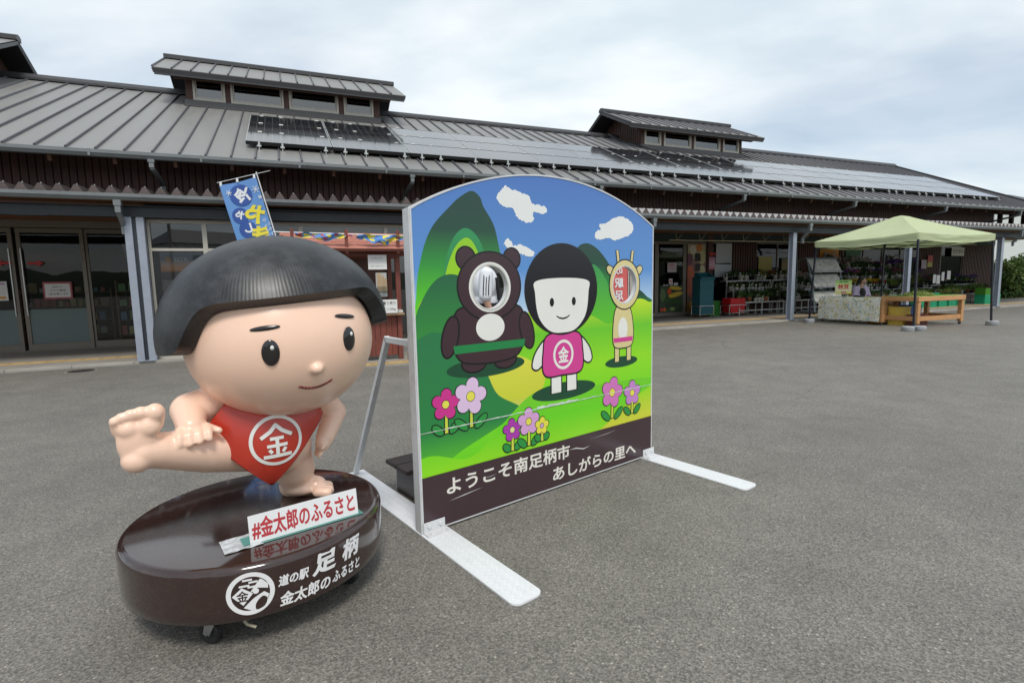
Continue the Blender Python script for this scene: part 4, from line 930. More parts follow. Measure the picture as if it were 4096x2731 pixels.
# arm resting on the raised thigh (upper arm, fore arm, palm, five fingers)
prims += [('c', S(-0.115, 0.0, 0.955), 0.085, S(-0.265, 0.04, 0.935), 0.078), ('c', S(-0.265, 0.04, 0.935), 0.078, S(-0.275, 0.15, 0.880), 0.055), ('e', S(-0.275, 0.175, 0.868), (0.055, 0.04, 0.026))]
for i in range(4): prims += [('c', S(-0.322 + i * 0.034, 0.180, 0.880), 0.0175, S(-0.328 + i * 0.036, 0.216, 0.862), 0.0170), ('c', S(-0.328 + i * 0.036, 0.216, 0.862), 0.0170, S(-0.332 + i * 0.037, 0.236 - 0.004 * abs(i - 1.5), 0.828 + 0.004 * abs(i - 1)), 0.0150)]
prims.append(('c', S(-0.225, 0.160, 0.880), 0.0185, S(-0.178, 0.200, 0.858), 0.0160))
# arm on the other hip
prims += [('c', S(0.30, -0.03, 0.93), 0.075, S(0.405, -0.02, 0.80), 0.062), ('c', S(0.405, -0.02, 0.80), 0.062, S(0.325, 0.05, 0.69), 0.047), ('e', S(0.305, 0.07, 0.668), (0.040, 0.032, 0.045))]
for i in range(4): prims.append(('c', S(0.305 - i * 0.004, 0.085 - i * 0.017, 0.650), 0.013, S(0.275, 0.095 - i * 0.017, 0.612), 0.0115))
prims.append(('c', S(0.318, 0.085, 0.675), 0.014, S(0.285, 0.112, 0.655), 0.012))
# nose and ears
def onhead(az, el, k=1.0):
    x = HR[0] * math.cos(el) * math.sin(az); y = HR[1] * math.cos(el) * math.cos(az); z = HR[2] * math.sin(el)
    v = ROLL @ Vector((x * k, -y * k, z * k)); c = S(*HCN); return c + v
def nrm(az, el):
    x = math.cos(el) * math.sin(az) / HR[0]; y = math.cos(el) * math.cos(az) / HR[1]; z = math.sin(el) / HR[2]
    return (ROLL @ Vector((x, -y, z))).normalized()
prims.append(('e', onhead(0.06, -0.30, 0.995), (0.030, 0.034, 0.026)))
bodym = blob(prims, 0.0068, 6, 0.5)
bodym.materials.append(skin)
put("body", bodym, st)
# plain painted face: oval eyes, short brows, small smile
def facedisc(name, az, el, rx, rz, k, mat, tilt=0.0, parent=None):
    n_ = nrm(az, el); c = onhead(az, el, 1.0); up = Vector((0, 0, 1)); sx_ = up.cross(n_).normalized(); sy_ = n_.cross(sx_)
    m = MB(); m.smooth = True
    R_ = Matrix((sx_ * math.cos(tilt) + sy_ * math.sin(tilt), -sx_ * math.sin(tilt) + sy_ * math.cos(tilt), n_)).transposed()
    m.ell(c, (rx, rz, k), 24, 12, R_); return m.obj(name, mat, parent or st)
eyek = M("painted eye", (0.012, 0.010, 0.010), 0.15, coat=0.5)
for az in (-0.36, 0.48):
    e_ = facedisc("eye", az, -0.02, 0.036, 0.056, 0.010, eyek)
    facedisc("eye_highlight", az + 0.022, 0.035, 0.010, 0.013, 0.0150, whitem, 0, e_)
for az, tl_ in ((-0.38, 0.10), (0.50, -0.10)): facedisc("eyebrow", az, 0.26, 0.060, 0.011, 0.008, eyek, tl_)
mo = MB(); mo.smooth = True; pts = [onhead(0.06 + a_, -0.56 + 1.6 * a_ * a_, 1.004) for a_ in [(-0.20 + 0.04 * i) for i in range(11)]]
mo.path(pts, 0.0055, 8); mo.obj("mouth", M("mouth line", (0.16, 0.03, 0.02), 0.4), st)
# bowl hair: thick cap, cut straight across the brow
hm = MB(); NA, NE = 160, 22
hc = S(0.152, 0.015, 1.265); ro = (0.525, 0.475, 0.458); ri = (0.452, 0.420, 0.400)
def hair_low(az):
    a_ = abs(math.atan2(math.sin(az), math.cos(az)))
    f_ = 1 / (1 + math.exp(-(a_ - 0.98) * 16))
    return rad(23) * (1 - f_) + rad(-3) * f_
uvs = []
def hv(az, el, r_):
    v_ = Vector((r_[0] * math.cos(el) * math.sin(az), -r_[1] * math.cos(el) * math.cos(az), r_[2] * math.sin(el))); return hc + ROLL @ v_
for shell, r_ in ((0, ro), (1, ri)):
    for j in range(NE + 1):
        for i in range(NA):
            az = 2 * PI * i / NA - PI; lo = hair_low(az)
            if shell == 1: lo -= rad(2.0)
            el = lo + (PI / 2 - lo) * (j / NE)
            hm.v.append(tuple(hv(az, el, r_))); uvs.append((az / (2 * PI), el))
o1 = (NE + 1) * NA
hm.smooth = True
for j in range(NE):
    for i in range(NA):
        k2 = (i + 1) % NA
        hm.f.append((j * NA + i, j * NA + k2, (j + 1) * NA + k2, (j + 1) * NA + i)); hm.mi.append(0); hm.sm.append(True)
        hm.f.append((o1 + (j + 1) * NA + i, o1 + (j + 1) * NA + k2, o1 + j * NA + k2, o1 + j * NA + i)); hm.mi.append(0); hm.sm.append(True)
for i in range(NA):
    k2 = (i + 1) % NA; hm.f.append((o1 + i, o1 + k2, k2, i)); hm.mi.append(0); hm.sm.append(True)
hme = bpy.data.meshes.new("hair"); hme.from_pydata(hm.v, [], hm.f); hme.materials.append(blackh)
uvl = hme.uv_layers.new(name="UVMap")
for lp in hme.loops:
    u_, v_ = uvs[lp.vertex_index]; uvl.data[lp.index].uv = (u_ * 2.0, v_)
hme.polygons.foreach_set("use_smooth", [True] * len(hme.polygons)); hme.set_sharp_from_angle(angle=rad(35))
put("hair", hme, st)
# red apron
def apron_y(x, z):
    u_ = (x - 0.045) / 0.26; v_ = (z - 0.56) / 0.36
    return 0.170 - 0.085 * u_ * u_ + 0.05 * (1 - (2 * v_ - 1) ** 2) * (1 - 0.5 * u_ * u_) + 0.008 * math.sin(x * 38 + z * 14) * max(0, abs(u_) - 0.45) * 2
ap = MB(); ap.smooth = True; NU, NV = 34, 24
for j in range(NV + 1):
    v_ = j / NV; z_ = 0.955 - 0.40 * v_
    if v_ < 0.30: xl, xr = -0.135 - 0.09 * v_ / 0.30, 0.250 + 0.045 * v_ / 0.30
    else:
        q = (v_ - 0.30) / 0.70; xl, xr = -0.225 + 0.245 * q ** 1.15, 0.295 - 0.265 * q ** 0.95
    for i in range(NU + 1):
        x_ = xl + (xr - xl) * i / NU; zz = z_ + 0.012 * (1 - abs(2 * i / NU - 1)) * 0
        ap.v.append(tuple(S(x_, apron_y(x_, zz), zz)))
for j in range(NV):
    for i in range(NU): ap.f.append((j * (NU + 1) + i, j * (NU + 1) + i + 1, (j + 1) * (NU + 1) + i + 1, (j + 1) * (NU + 1) + i)); ap.mi.append(0); ap.sm.append(True)
ao = ap.obj("apron", redm, st); sd = ao.modifiers.new("thick", 'SOLIDIFY'); sd.thickness = 0.012; sd.offset = 1.0
def on_apron(name, vf, mat, lift):
    v, f = vf; m = MB(); m.add([tuple(S(p[0], apron_y(p[0], p[1]) + lift, p[1])) for p in v], f); return m.obj(name, mat, ao)
EX, EZ_ = 0.048, 0.772
ring = MB(); n_ = 60
for i in range(n_):
    for r_ in (0.116, 0.101):
        a_ = 2 * PI * i / n_; x_ = EX + r_ * math.cos(a_); z_ = EZ_ + r_ * 1.0 * math.sin(a_); ring.v.append(tuple(S(x_, apron_y(x_, z_) + 0.0155, z_)))
for i in range(n_):
    j = (i + 1) % n_; ring.f.append((2 * i, 2 * i + 1, 2 * j + 1, 2 * j)); ring.mi.append(0); ring.sm.append(True)
ring.obj("emblem_ring", whitem, ao)
# the character as nine painted strokes, laid by hand
def stroke(pts, w):
    m = MB(); P_ = [Vector(p) for p in pts]
    fine = []
    for a_, b_ in zip(P_[:-1], P_[1:]):
        for s in range(8): fine.append(a_.lerp(b_, s / 8))
    fine.append(P_[-1]); vs = []
    for i, p in enumerate(fine):
        d_ = (fine[min(i + 1, len(fine) - 1)] - fine[max(i - 1, 0)]).normalized(); q = Vector((-d_.y, d_.x)) * w / 2
        vs += [p + q, p - q]
    fs = [(2 * i, 2 * i + 1, 2 * i + 3, 2 * i + 2) for i in range(len(fine) - 1)]
    return [(v.x, v.y) for v in vs], fs
k_ = 0.072
for i, (pts, w) in enumerate((([(-0.95, 0.35), (-0.35, 0.72), (0, 1.10), (0.35, 0.72), (0.95, 0.35)], 0.017), ([(-0.42, 0.26), (0.42, 0.26)], 0.015), ([(-0.62, -0.20), (0.62, -0.20)], 0.015), ([(0, 0.26), (0, -0.86)], 0.016), ([(-0.50, -0.42), (-0.33, -0.66)], 0.015), ([(0.50, -0.40), (0.30, -0.68)], 0.015), ([(-0.85, -0.88), (0.85, -0.88)], 0.017))):
    on_apron("emblem_stroke", stroke([(EX + p[0] * k_, EZ_ - 0.006 + p[1] * k_) for p in pts], w), whitem, 0.0155 + i * 0.0002)

# ---- plinth
pl_ = thing("plinth", "round glossy dark brown plinth on casters with white lettering", "plinth", SC0, YS)
R0 = 0.583
prof = [(0.50, 0.150), (R0 - 0.012, 0.150), (R0 - 0.004, 0.158), (R0 - 0.002, 0.20), (R0, 0.345)] + [(R0 - 0.032 * (1 - math.cos(a_)), 0.345 + 0.035 * math.sin(a_)) for a_ in [PI / 2 * i / 8 for i in range(1, 9)]] + [(0.3, 0.3805), (0.0, 0.381)]
pb = MB(); pb.smooth = True; pb.lathe(prof, n=96); po = pb.obj("drum", plm, pl_); smooth_obj(po, 50)
def on_drum(name, vf, mat, lift, z_of=lambda z: z):
    """flat writing wrapped on the drum: x = arc length from the front, y = height"""
    v, f = vf; m = MB()
    for p in v:
        a_ = p[0] / R0; r_ = R0 + lift + (p[2] if len(p) > 2 else 0); m.v.append((r_ * math.sin(a_), -r_ * math.cos(a_), p[1]))
    for q in f: m.f.append(q); m.mi.append(0); m.sm.append(False)
    return m.obj(name, mat, pl_)
deg = PI / 180 * R0
def brush(body, x, z, w, h, bold=0.028, shear=0.0):
    v, f = fit2d(text2d(body, 1, bold), w, h, x, z); return [(p[0] + shear * (p[1] - z), p[1], p[2]) for p in v], f
lw = M("white vinyl", (0.80, 0.80, 0.80), 0.35)
on_drum("lettering", brush("道の駅", -6.8 * deg, 0.262, 11.8 * deg, 0.048, 0.03, 0.15), lw, 0.0006)
on_drum("lettering", brush("足", 6.4 * deg, 0.252, 11.0 * deg, 0.092, 0.04, 0.2), lw, 0.0006)
on_drum("lettering", brush("柄", 20.5 * deg, 0.255, 10 * deg, 0.092, 0.038, 0.2), lw, 0.0006)
on_drum("lettering", brush("金太郎の", -6.9 * deg, 0.176, 21 * deg, 0.060, 0.03, 0.15), lw, 0.0006)
on_drum("lettering", brush("ふるさと", 15.2 * deg, 0.186, 15.8 * deg, 0.050, 0.03, 0.15), lw, 0.0006)
# round emblem: ring, hill, cloud bars, diamond with a character, small dark silhouette
ex, ez = -16.7 * deg, 0.2655; er = 0.0885
def disc(pl, holes=()): return fill2d(pl, list(holes))
on_drum("emblem", disc(circ(ex, ez, er, er, 48), [circ(ex, ez, er * 0.80, er * 0.80, 48)]), lw, 0.0006)
def E_(p): return [(ex + x * er, ez + z * er) for x, z in p]
on_drum("emblem", disc(E_([(-0.05, 0.02), (0.42, 0.62), (0.52, 0.56), (0.74, 0.30), (0.72, 0.10), (0.30, 0.22)])), lw, 0.0006)
for a_, b_, z_ in ((-0.30, 0.10, 0.66), (-0.05, 0.32, 0.53), (-0.45, -0.02, 0.40), (-0.10, 0.28, 0.31)): on_drum("emblem", disc(E_([(a_, z_ - 0.045), (b_, z_ - 0.045), (b_, z_ + 0.045), (a_, z_ + 0.045)])), lw, 0.0006)
on_drum("emblem", disc(E_([(-0.76, -0.02), (-0.34, 0.34), (0.10, 0.0), (-0.32, -0.50)])), lw, 0.0008)
on_drum("emblem", (lambda vf: vf)(fit2d(text2d("金", 1, 0.02), er * 0.50, er * 0.52, ex - 0.335 * er, ez - 0.06 * er, False, True)), plm, 0.0011)
on_drum("emblem", disc(E_([(-0.32, -0.62), (0.10, -0.25), (0.34, -0.12), (0.56, -0.02), (0.76, -0.20), (0.60, -0.55), (0.30, -0.76), (0.0, -0.80)])), lw, 0.0007)
on_drum("emblem", disc(circ(ex + 0.22 * er, ez + 0.08 * er, er * 0.13, er * 0.13)), lw, 0.0010)
on_drum("emblem", disc(E_(cmr([(0.20, -0.80), (0.18, -0.55), (0.32, -0.34), (0.50, -0.22), (0.66, -0.34), (0.62, -0.58), (0.48, -0.74)], 5))), plm, 0.0011)
# casters
rubber = M("black rubber", (0.014, 0.014, 0.014), 0.6); zinc = M("zinc plate", (0.42, 0.43, 0.43), 0.35, 0.8, var=0.1)
for a_ in (-0.62, 0.80, 2.35, -2.2):
    cx, cy = 0.47 * math.sin(a_), -0.47 * math.cos(a_)
    ca_ = 0.6
    fk = MB(); s0 = len(fk.v)
    fk.box(-0.045, 0.045, -0.04, 0.04, 0.142, 0.1495); fk.lathe([(0.028, 0.118), (0.028, 0.142)], n=14)
    for sgn in (-1, 1): fk.add([(sgn * 0.021, -0.030, 0.128), (sgn * 0.021, 0.030, 0.128), (sgn * 0.021, 0.052, 0.050), (sgn * 0.021, 0.020, 0.046), (sgn * 0.024, -0.030, 0.128), (sgn * 0.024, 0.030, 0.128), (sgn * 0.024, 0.052, 0.050), (sgn * 0.024, 0.020, 0.046)], [(0, 1, 2, 3), (7, 6, 5, 4), (0, 4, 5, 1), (1, 5, 6, 2), (2, 6, 7, 3), (3, 7, 4, 0)])
    fk.box(-0.024, 0.024, -0.03, 0.03, 0.114, 0.128); fk.tube((-0.028, 0.034, 0.052), (0.028, 0.034, 0.052), 0.006, 0.006, 8)
    fk.xf(Matrix.Translation((cx, cy, 0)) @ Matrix.Rotation(ca_, 4, 'Z'))
    fo = fk.obj("caster", zinc, pl_)
    wh = MB(); wh.smooth = True
    wh.lathe([(0.018, -0.014), (0.030, -0.014), (0.032, -0.016), (0.046, -0.016), (0.0515, -0.010), (0.0515, 0.010), (0.046, 0.016), (0.032, 0.016), (0.030, 0.014), (0.018, 0.014)], n=28)
    wh.xf(Matrix.Translation((cx, cy, 0)) @ Matrix.Rotation(ca_, 4, 'Z') @ Matrix.Translation((0, 0.034, 0.052)) @ Matrix.Rotation(PI / 2, 4, 'Y'))
    smooth_obj(wh.obj("wheel", rubber, fo), 40)
# cord under the plinth
MB().path([(-0.20, -0.47, 0.15), (-0.18, -0.50, 0.11), (-0.15, -0.52, 0.095)], 0.006).obj("cord_end", M("old cord", (0.4, 0.36, 0.26), 0.7), pl_)
# ---- upright sign on the plinth
sg = thing("plinth_sign", "white card with red lettering in a clear stand on the plinth", "sign", SC0 + PU * 0.115 + (-PN) * 0.385 + Vector((0, 0, 0.3815)), YS + rad(0))
SWd, SHt = 0.478, 0.125
Rt = Matrix.Rotation(rad(-8), 4, 'X')
cd = MB().box(-SWd / 2, SWd / 2, -0.0008, 0.0008, 0.004, SHt); cd.xf(Rt); cd.obj("card", M("card white", (0.86, 0.86, 0.86), 0.4), sg)
ac = MB().quad((-SWd / 2 - 0.006, -0.0022, 0.0), (SWd / 2 + 0.008, -0.0022, 0.0), (SWd / 2 + 0.008, -0.0022, SHt + 0.014), (-SWd / 2 - 0.006, -0.0022, SHt + 0.014)); ac.xf(Rt)
ac.obj("clear_cover", glass("clear acrylic", (0.985, 0.99, 0.99), 1.25), sg)
v, f = fit2d(text2d("#金太郎のふるさと", 1, 0.03), SWd * 0.945, SHt * 0.74, -SWd * 0.475, 0.018)
m = MB().add([(p[0], -0.0012 - p[2], p[1]) for p in v], f); m.xf(Rt); m.obj("lettering", M("red lettering", (0.52, 0.045, 0.055), 0.45), sg)
MB().box(-SWd / 2 - 0.015, SWd / 2 + 0.02, -0.01, 0.085, 0.0, 0.0025).obj("stand_base", M("green clear base", (0.10, 0.30, 0.26), 0.15), sg)
tp = thing("taped_sheet", "crumpled clear plastic sheet taped flat on the plinth beside its sign", "plastic sheet", SC0 + PU * -0.14 + (-PN) * 0.335 + Vector((0, 0, 0.3818)), YS)
tm_ = MB(); n_ = 10
for i in range(n_ + 1):
    for j in range(n_ + 1): x_ = -0.085 + 0.15 * i / n_; y_ = -0.07 + 0.14 * j / n_; tm_.v.append((x_, y_, 0.003 + 0.004 * noise.noise(Vector((x_ * 30, y_ * 30, 0)))))
for i in range(n_):
    for j in range(n_): tm_.f.append((i * (n_ + 1) + j, (i + 1) * (n_ + 1) + j, (i + 1) * (n_ + 1) + j + 1, i * (n_ + 1) + j + 1)); tm_.mi.append(0); tm_.sm.append(False)
tm_.obj("sheet", M("cloudy plastic", (0.52, 0.54, 0.55), 0.12, var=0.25, scale=18, coat=0.5), tp)
MB().box(-0.010, 0.05, -0.05, 0.03, 0.0078, 0.0086).obj("green_slip", M("teal slip", (0.10, 0.30, 0.27), 0.4), tp)
# ---------------------------------------------------------------- little vending stall on the platform
redw = M("red brown stall timber", (0.17, 0.045, 0.03), 0.55, var=0.2, scale=5, stretch=(6, 6, 0.8), bump=0.1)
redt = M("salmon roof tile", (0.40, 0.15, 0.105), 0.65, var=0.15, scale=6)
ks = thing("vending_stall", "small red brown timber stall with tiled roof behind the statue", "stall", B(0.0, 10.15, 0.03), YB)
KW, KD = 1.98, 1.1
for x in (0.04, KW - 0.14):
    for y in (0.05, KD - 0.12): MB().bev(x, x + 0.09, y, y + 0.09, 0, 2.05, 0.006).obj("post", redw, ks)
for i in range(16): MB().bev(0.14 + i * 0.106, 0.14 + i * 0.106 + 0.10, 0.075, 0.10, 0.08, 0.86, 0.004).obj("front_board", redw, ks)
MB().bev(0.0, KW - 0.02, -0.08, 0.32, 0.862, 0.90, 0.006).obj("counter", M("worn counter board", (0.30, 0.20, 0.11), 0.6, var=0.2, scale=5), ks)
MB().box(0.13, KW - 0.14, KD - 0.06, KD - 0.04, 0.9, 2.0).obj("back_panel", M("stall back", (0.10, 0.05, 0.04), 0.7, var=0.2), ks)
MB().bev(-0.05, KW + 0.05, 0.02, 0.10, 1.98, 2.08, 0.005).obj("lintel", redw, ks); MB().bev(-0.05, KW + 0.05, KD - 0.12, KD - 0.04, 1.98, 2.08, 0.005).obj("lintel", redw, ks)
rf = MB(); zr = 2.44
for s_, y0, y1 in ((0, -0.24, KD / 2), (1, KD + 0.24, KD / 2)):
    rf.add([(-0.16, y0, 2.09), (KW + 0.16, y0, 2.09), (KW + 0.16, y1, zr), (-0.16, y1, zr), (-0.16, y0, 2.06), (KW + 0.16, y0, 2.06), (KW + 0.16, y1, zr - 0.03), (-0.16, y1, zr - 0.03)], [(0, 1, 2, 3), (7, 6, 5, 4), (0, 4, 5, 1), (1, 5, 6, 2), (3, 7, 4, 0)])
ro_ = rf.obj("roof", redw, ks)
tlm2 = MB().bev(0, 0.30, 0, 0.20, 0, 0.016, 0.005).mesh("shingle", redt); an = math.atan2(zr - 2.09, KD / 2 + 0.24)
for j in range(5):
    for i in range(8): put("shingle", tlm2, ro_, (-0.16 + i * 0.288 + (0.06 if j % 2 else 0) * (i < 7), -0.26 + j * 0.165 * math.cos(an), 2.093 + j * 0.165 * math.sin(an)), rot=(an - 0.05, 0, 0))
for x in (0.02, 0.92, 1.84): MB().bev(x, x + 0.055, -0.22, -0.165, 2.02, 2.44, 0.004).obj("pole_post", redw, ks)
# furled banners tied along the eave
pl2 = thing("furled_banner_pole", "furled blue and yellow banners tied to a white pole along the stall eave", "banner", B(0.0, 10.15, 2.44), YB)
MB().tube((-0.25, -0.20, -0.03), (2.25, -0.20, -0.07), 0.010, 0.010, 8).obj("pole", whitep, pl2)
def furl(x0, x1, zt, cols, drop, seed, name="banner_cloth"):
    rr = random.Random(seed); m = MB(); m.smooth = True; n, k = 34, 7
    for i in range(n + 1):
        u_ = i / n; x_ = x0 + (x1 - x0) * u_; dr = drop * (0.45 + 0.55 * math.sin(PI * min(1, u_ * 1.15))) * (0.75 + 0.5 * noise.noise(Vector((u_ * 5, seed, 0))))
        for j in range(k + 1):
            w_ = j / k; m.v.append((x_ + 0.03 * w_ * noise.noise(Vector((u_ * 9, w_ * 3, seed))), -0.215 - 0.035 * math.sin(w_ * 5 + u_ * 11) - 0.02 * noise.noise(Vector((u_ * 12, w_ * 2, seed + 3))), zt - 0.015 * u_ - dr * w_ - 0.01 * math.sin(u_ * 25)))
    for i in range(n):
        for j in range(k):
            q = noise.noise(Vector((i * 0.21, j * 0.42, seed * 1.7)))
            m.cur = 1 if q > 0.12 else (2 if q < -0.33 and len(cols) > 2 else 0)
            m.add([], []); m.f.append((i * (k + 1) + j, (i + 1) * (k + 1) + j, (i + 1) * (k + 1) + j + 1, i * (k + 1) + j + 1)); m.mi.append(m.cur); m.sm.append(True)
    return m.obj(name, cols, pl2)
fblue = M("banner blue", (0.10, 0.26, 0.60), 0.8, var=0.08); fyel = M("banner yellow", (0.76, 0.66, 0.06), 0.8, var=0.05); fred = M("banner red", (0.48, 0.02, 0.03), 0.8); fwhi = M("banner white", (0.72, 0.74, 0.76), 0.8)
furl(0.10, 1.05, -0.035, [fblue, fyel, fred], 0.16, 4); furl(1.12, 2.12, -0.05, [fblue, fyel], 0.20, 9)
# upright banner seen from its back (mirrored writing)
FB = Vector((-4.03, 10.50, 0.03))
flag = thing("banner_flag", "upright blue banner with yellow and white mirrored lettering on a white pole", "banner", FB, rad(6))
lean = Matrix.Rotation(rad(-13), 4, 'Y')
def fl(x, y, z): return lean @ Vector((x, y, z))
FZ0, FZ1, FW = 1.62, 3.66, 0.70
cl = MB(); n, k = 14, 26
for j in range(k + 1):
    for i in range(n + 1):
        u_, v_ = i / n, j / k; cl.v.append(tuple(fl(-FW * (1 - u_) - 0.03, 0.02 * math.sin(u_ * 6 + v_ * 5) * (1 - v_ * 0.6), FZ0 + (FZ1 - FZ0) * v_ - 0.015 * math.sin(u_ * PI) * v_)))
for j in range(k):
    for i in range(n): cl.f.append((j * (n + 1) + i, j * (n + 1) + i + 1, (j + 1) * (n + 1) + i + 1, (j + 1) * (n + 1) + i)); cl.mi.append(0); cl.sm.append(True)
cl.obj("cloth", grad("banner sky blue", [(0, (0.13, 0.33, 0.66)), (1, (0.13, 0.28, 0.60))], 2, 1.5, 3.7, 0.8), flag)
MB().tube(fl(0.0, 0, 0), fl(0.0, 0, 3.75), 0.013, 0.011, 8).obj("pole", whitep, flag)
MB().tube(fl(-FW - 0.06, 0, FZ1 + 0.055), fl(0.26, 0, FZ1 + 0.055), 0.007, 0.006, 8).obj("cross_bar", whitep, flag)
for x in (-FW, -FW * 0.55, -0.06): MB().box(*[c for c in (-0.02, 0.02, -0.008, 0.008, -0.03, 0.05)]).xf(Matrix.Translation(fl(x, -0.004, FZ1 + 0.01))).obj("loop", fwhi, flag)
MB().bev(-0.22, 0.22, -0.22, 0.22, 0, 0.10, 0.03).obj("water_base", M("grey base", (0.35, 0.36, 0.37), 0.6), flag)
def fprint(name, vf, mat, off):
    v, f = vf; m = MB()
    for p in v:
        u_ = (p[0] + FW + 0.03) / FW; v_ = (p[1] - FZ0) / (FZ1 - FZ0)
        m.v.append(tuple(fl(p[0], 0.02 * math.sin(u_ * 6 + v_ * 5) * (1 - v_ * 0.6) - off, p[1])))
    for q in f: m.f.append(q); m.mi.append(0); m.sm.append(False)
    return m.obj(name, mat, flag)
dkb = M("banner dark blue", (0.035, 0.09, 0.33), 0.8)
for cx, cz_, r_ in ((-0.40, 3.17, 0.19), (-0.52, 2.80, 0.14), (-0.46, 2.52, 0.15)): fprint("print_disc", fill2d(circ(cx, cz_ + 0.22, r_ * 1.08)), dkb, 0.010)
for ch, cx, cz_, s_, mt in (("冷", -0.38, 3.17, 0.27, fwhi), ("や", -0.52, 2.81, 0.16, fwhi), ("し", -0.45, 2.54, 0.17, fwhi), ("や", -0.24, 2.76, 0.36, fyel), ("き", -0.26, 2.36, 0.34, fyel), ("い", -0.26, 2.00, 0.3, fyel)):
    fprint("lettering", fit2d(text2d(ch, 1, 0.045), None, s_ * 1.08, cx, cz_ + 0.22, True, True), mt, 0.013)
for j, ch in enumerate("ひんやり"): fprint("lettering", fit2d(text2d(ch, 1, 0.02), None, 0.06, -0.12, 2.84 - j * 0.10, True, True), fwhi, 0.0135)
for j, ch in enumerate("とろーり"): fprint("lettering", fit2d(text2d(ch, 1, 0.02), None if ch != "ー" else 0.015, 0.06, -0.05, 2.76 - j * 0.10, True, True), fwhi, 0.0135)
for cx, cz_, r_ in ((-0.10, 3.22, 0.075), (-0.60, 3.26, 0.055), (-0.06, 3.06, 0.04)):
    for q in range(3):
        a_ = q * PI / 3; fprint("snowflake", ([(cx + r_ * math.cos(a_) - 0.006 * math.sin(a_), cz_ + 0.22 + r_ * math.sin(a_) + 0.006 * math.cos(a_)), (cx + r_ * math.cos(a_) + 0.006 * math.sin(a_), cz_ + 0.22 + r_ * math.sin(a_) - 0.006 * math.cos(a_)), (cx - r_ * math.cos(a_) + 0.006 * math.sin(a_), cz_ + 0.22 - r_ * math.sin(a_) - 0.006 * math.cos(a_)), (cx - r_ * math.cos(a_) - 0.006 * math.sin(a_), cz_ + 0.22 - r_ * math.sin(a_) + 0.006 * math.cos(a_))], [(0, 1, 2, 3)]), fwhi, 0.0136 + q * 0.0002)
# things on and round the stall
paper = M("paper white", (0.74, 0.74, 0.72), 0.7, var=0.04); inkm = M("black ink", (0.02, 0.02, 0.02), 0.6); redi = M("red ink", (0.55, 0.03, 0.03), 0.5); blui = M("blue ink", (0.02, 0.10, 0.45), 0.5)
def sheet(name, label, cat, a, d, z, w, h, mat=None, lines=(), group=None, tilt=0.0, th=0.006, yaw=None):
    """paper or board facing the car park; lines = (text, x, z, w, h, material, bold)"""
    o = thing(name, label, cat, B(a, d, z), YB if yaw is None else yaw, group)
    MB().box(0, w, 0, th, 0, h).obj("sheet", mat or paper, o)
    for (tx, x_, z_, w_, h_, mt, bd) in lines:
        v, f = fit2d(text2d(tx, 1, bd), w_, h_, x_, z_); MB().add([(p[0], -0.001 - p[2], p[1]) for p in v], f).obj("lettering", mt, o)
    return o
sheet("price_sign", "white price card hung on the stall front", "sign", 1.52, 10.05, 0.94, 0.30, 0.255, None, [("量り売り", 0.03, 0.155, 0.24, 0.065, inkm, 0.01), ("/100g", 0.10, 0.04, 0.17, 0.055, inkm, 0.0)])
sheet("notice_sheet", "curling white notice taped under the stall eave", "notice", 1.32, 10.06, 1.76, 0.34, 0.27, None, [("お知らせ", 0.06, 0.19, 0.2, 0.04, M("grey ink", (0.35, 0.35, 0.36), 0.7), 0), ("ご自由にお持ちください", 0.03, 0.05, 0.28, 0.02, inkm, 0)])
cb = thing("leaflet_holder", "clear wall holder with brown paper leaflets on the stall post", "leaflet holder", B(1.45, 10.09, 1.25), YB)
MB().box(0, 0.20, 0, 0.004, 0, 0.45).obj("back", M("holder grey", (0.45, 0.45, 0.44), 0.5), cb)
for i in range(3): MB().box(0.02 + i * 0.05, 0.10 + i * 0.05, -0.012 - i * 0.006, -0.008 - i * 0.006, 0.10, 0.44 - i * 0.05).obj("leaflet", M("kraft paper", (0.42, 0.31, 0.19), 0.8, var=0.15), cb)
MB().box(0.01, 0.19, -0.04, -0.036, 0.0, 0.2).obj("pocket", glass("clear pocket", (0.85, 0.87, 0.87), 1.45), cb)
sc_ = thing("kitchen_scale", "small off white weighing scale on the stall counter", "scale", B(1.66, 10.12, 0.93), YB)
MB().bev(0, 0.28, 0, 0.22, 0, 0.055, 0.01).obj("body", M("scale plastic", (0.62, 0.60, 0.55), 0.5), sc_); MB().bev(0.03, 0.25, 0.02, 0.2, 0.065, 0.075, 0.004).obj("tray", zinc, sc_); MB().bev(0.10, 0.18, 0.07, 0.14, 0.056, 0.066, 0.003).obj("stem", zinc, sc_); MB().box(0.06, 0.2, -0.002, 0.0, 0.016, 0.042).obj("display", M("display grey", (0.22, 0.25, 0.22), 0.3), sc_)
ca_ = thing("counter_card", "small white card standing on the stall counter", "card", B(1.54, 10.12, 0.93), YB); MB().box(0, 0.09, 0, 0.004, 0, 0.15).obj("sheet", paper, ca_); MB().box(0, 0.09, -0.001, 0, 0.12, 0.15).obj("header", M("mauve ink", (0.4, 0.2, 0.4), 0.6), ca_)
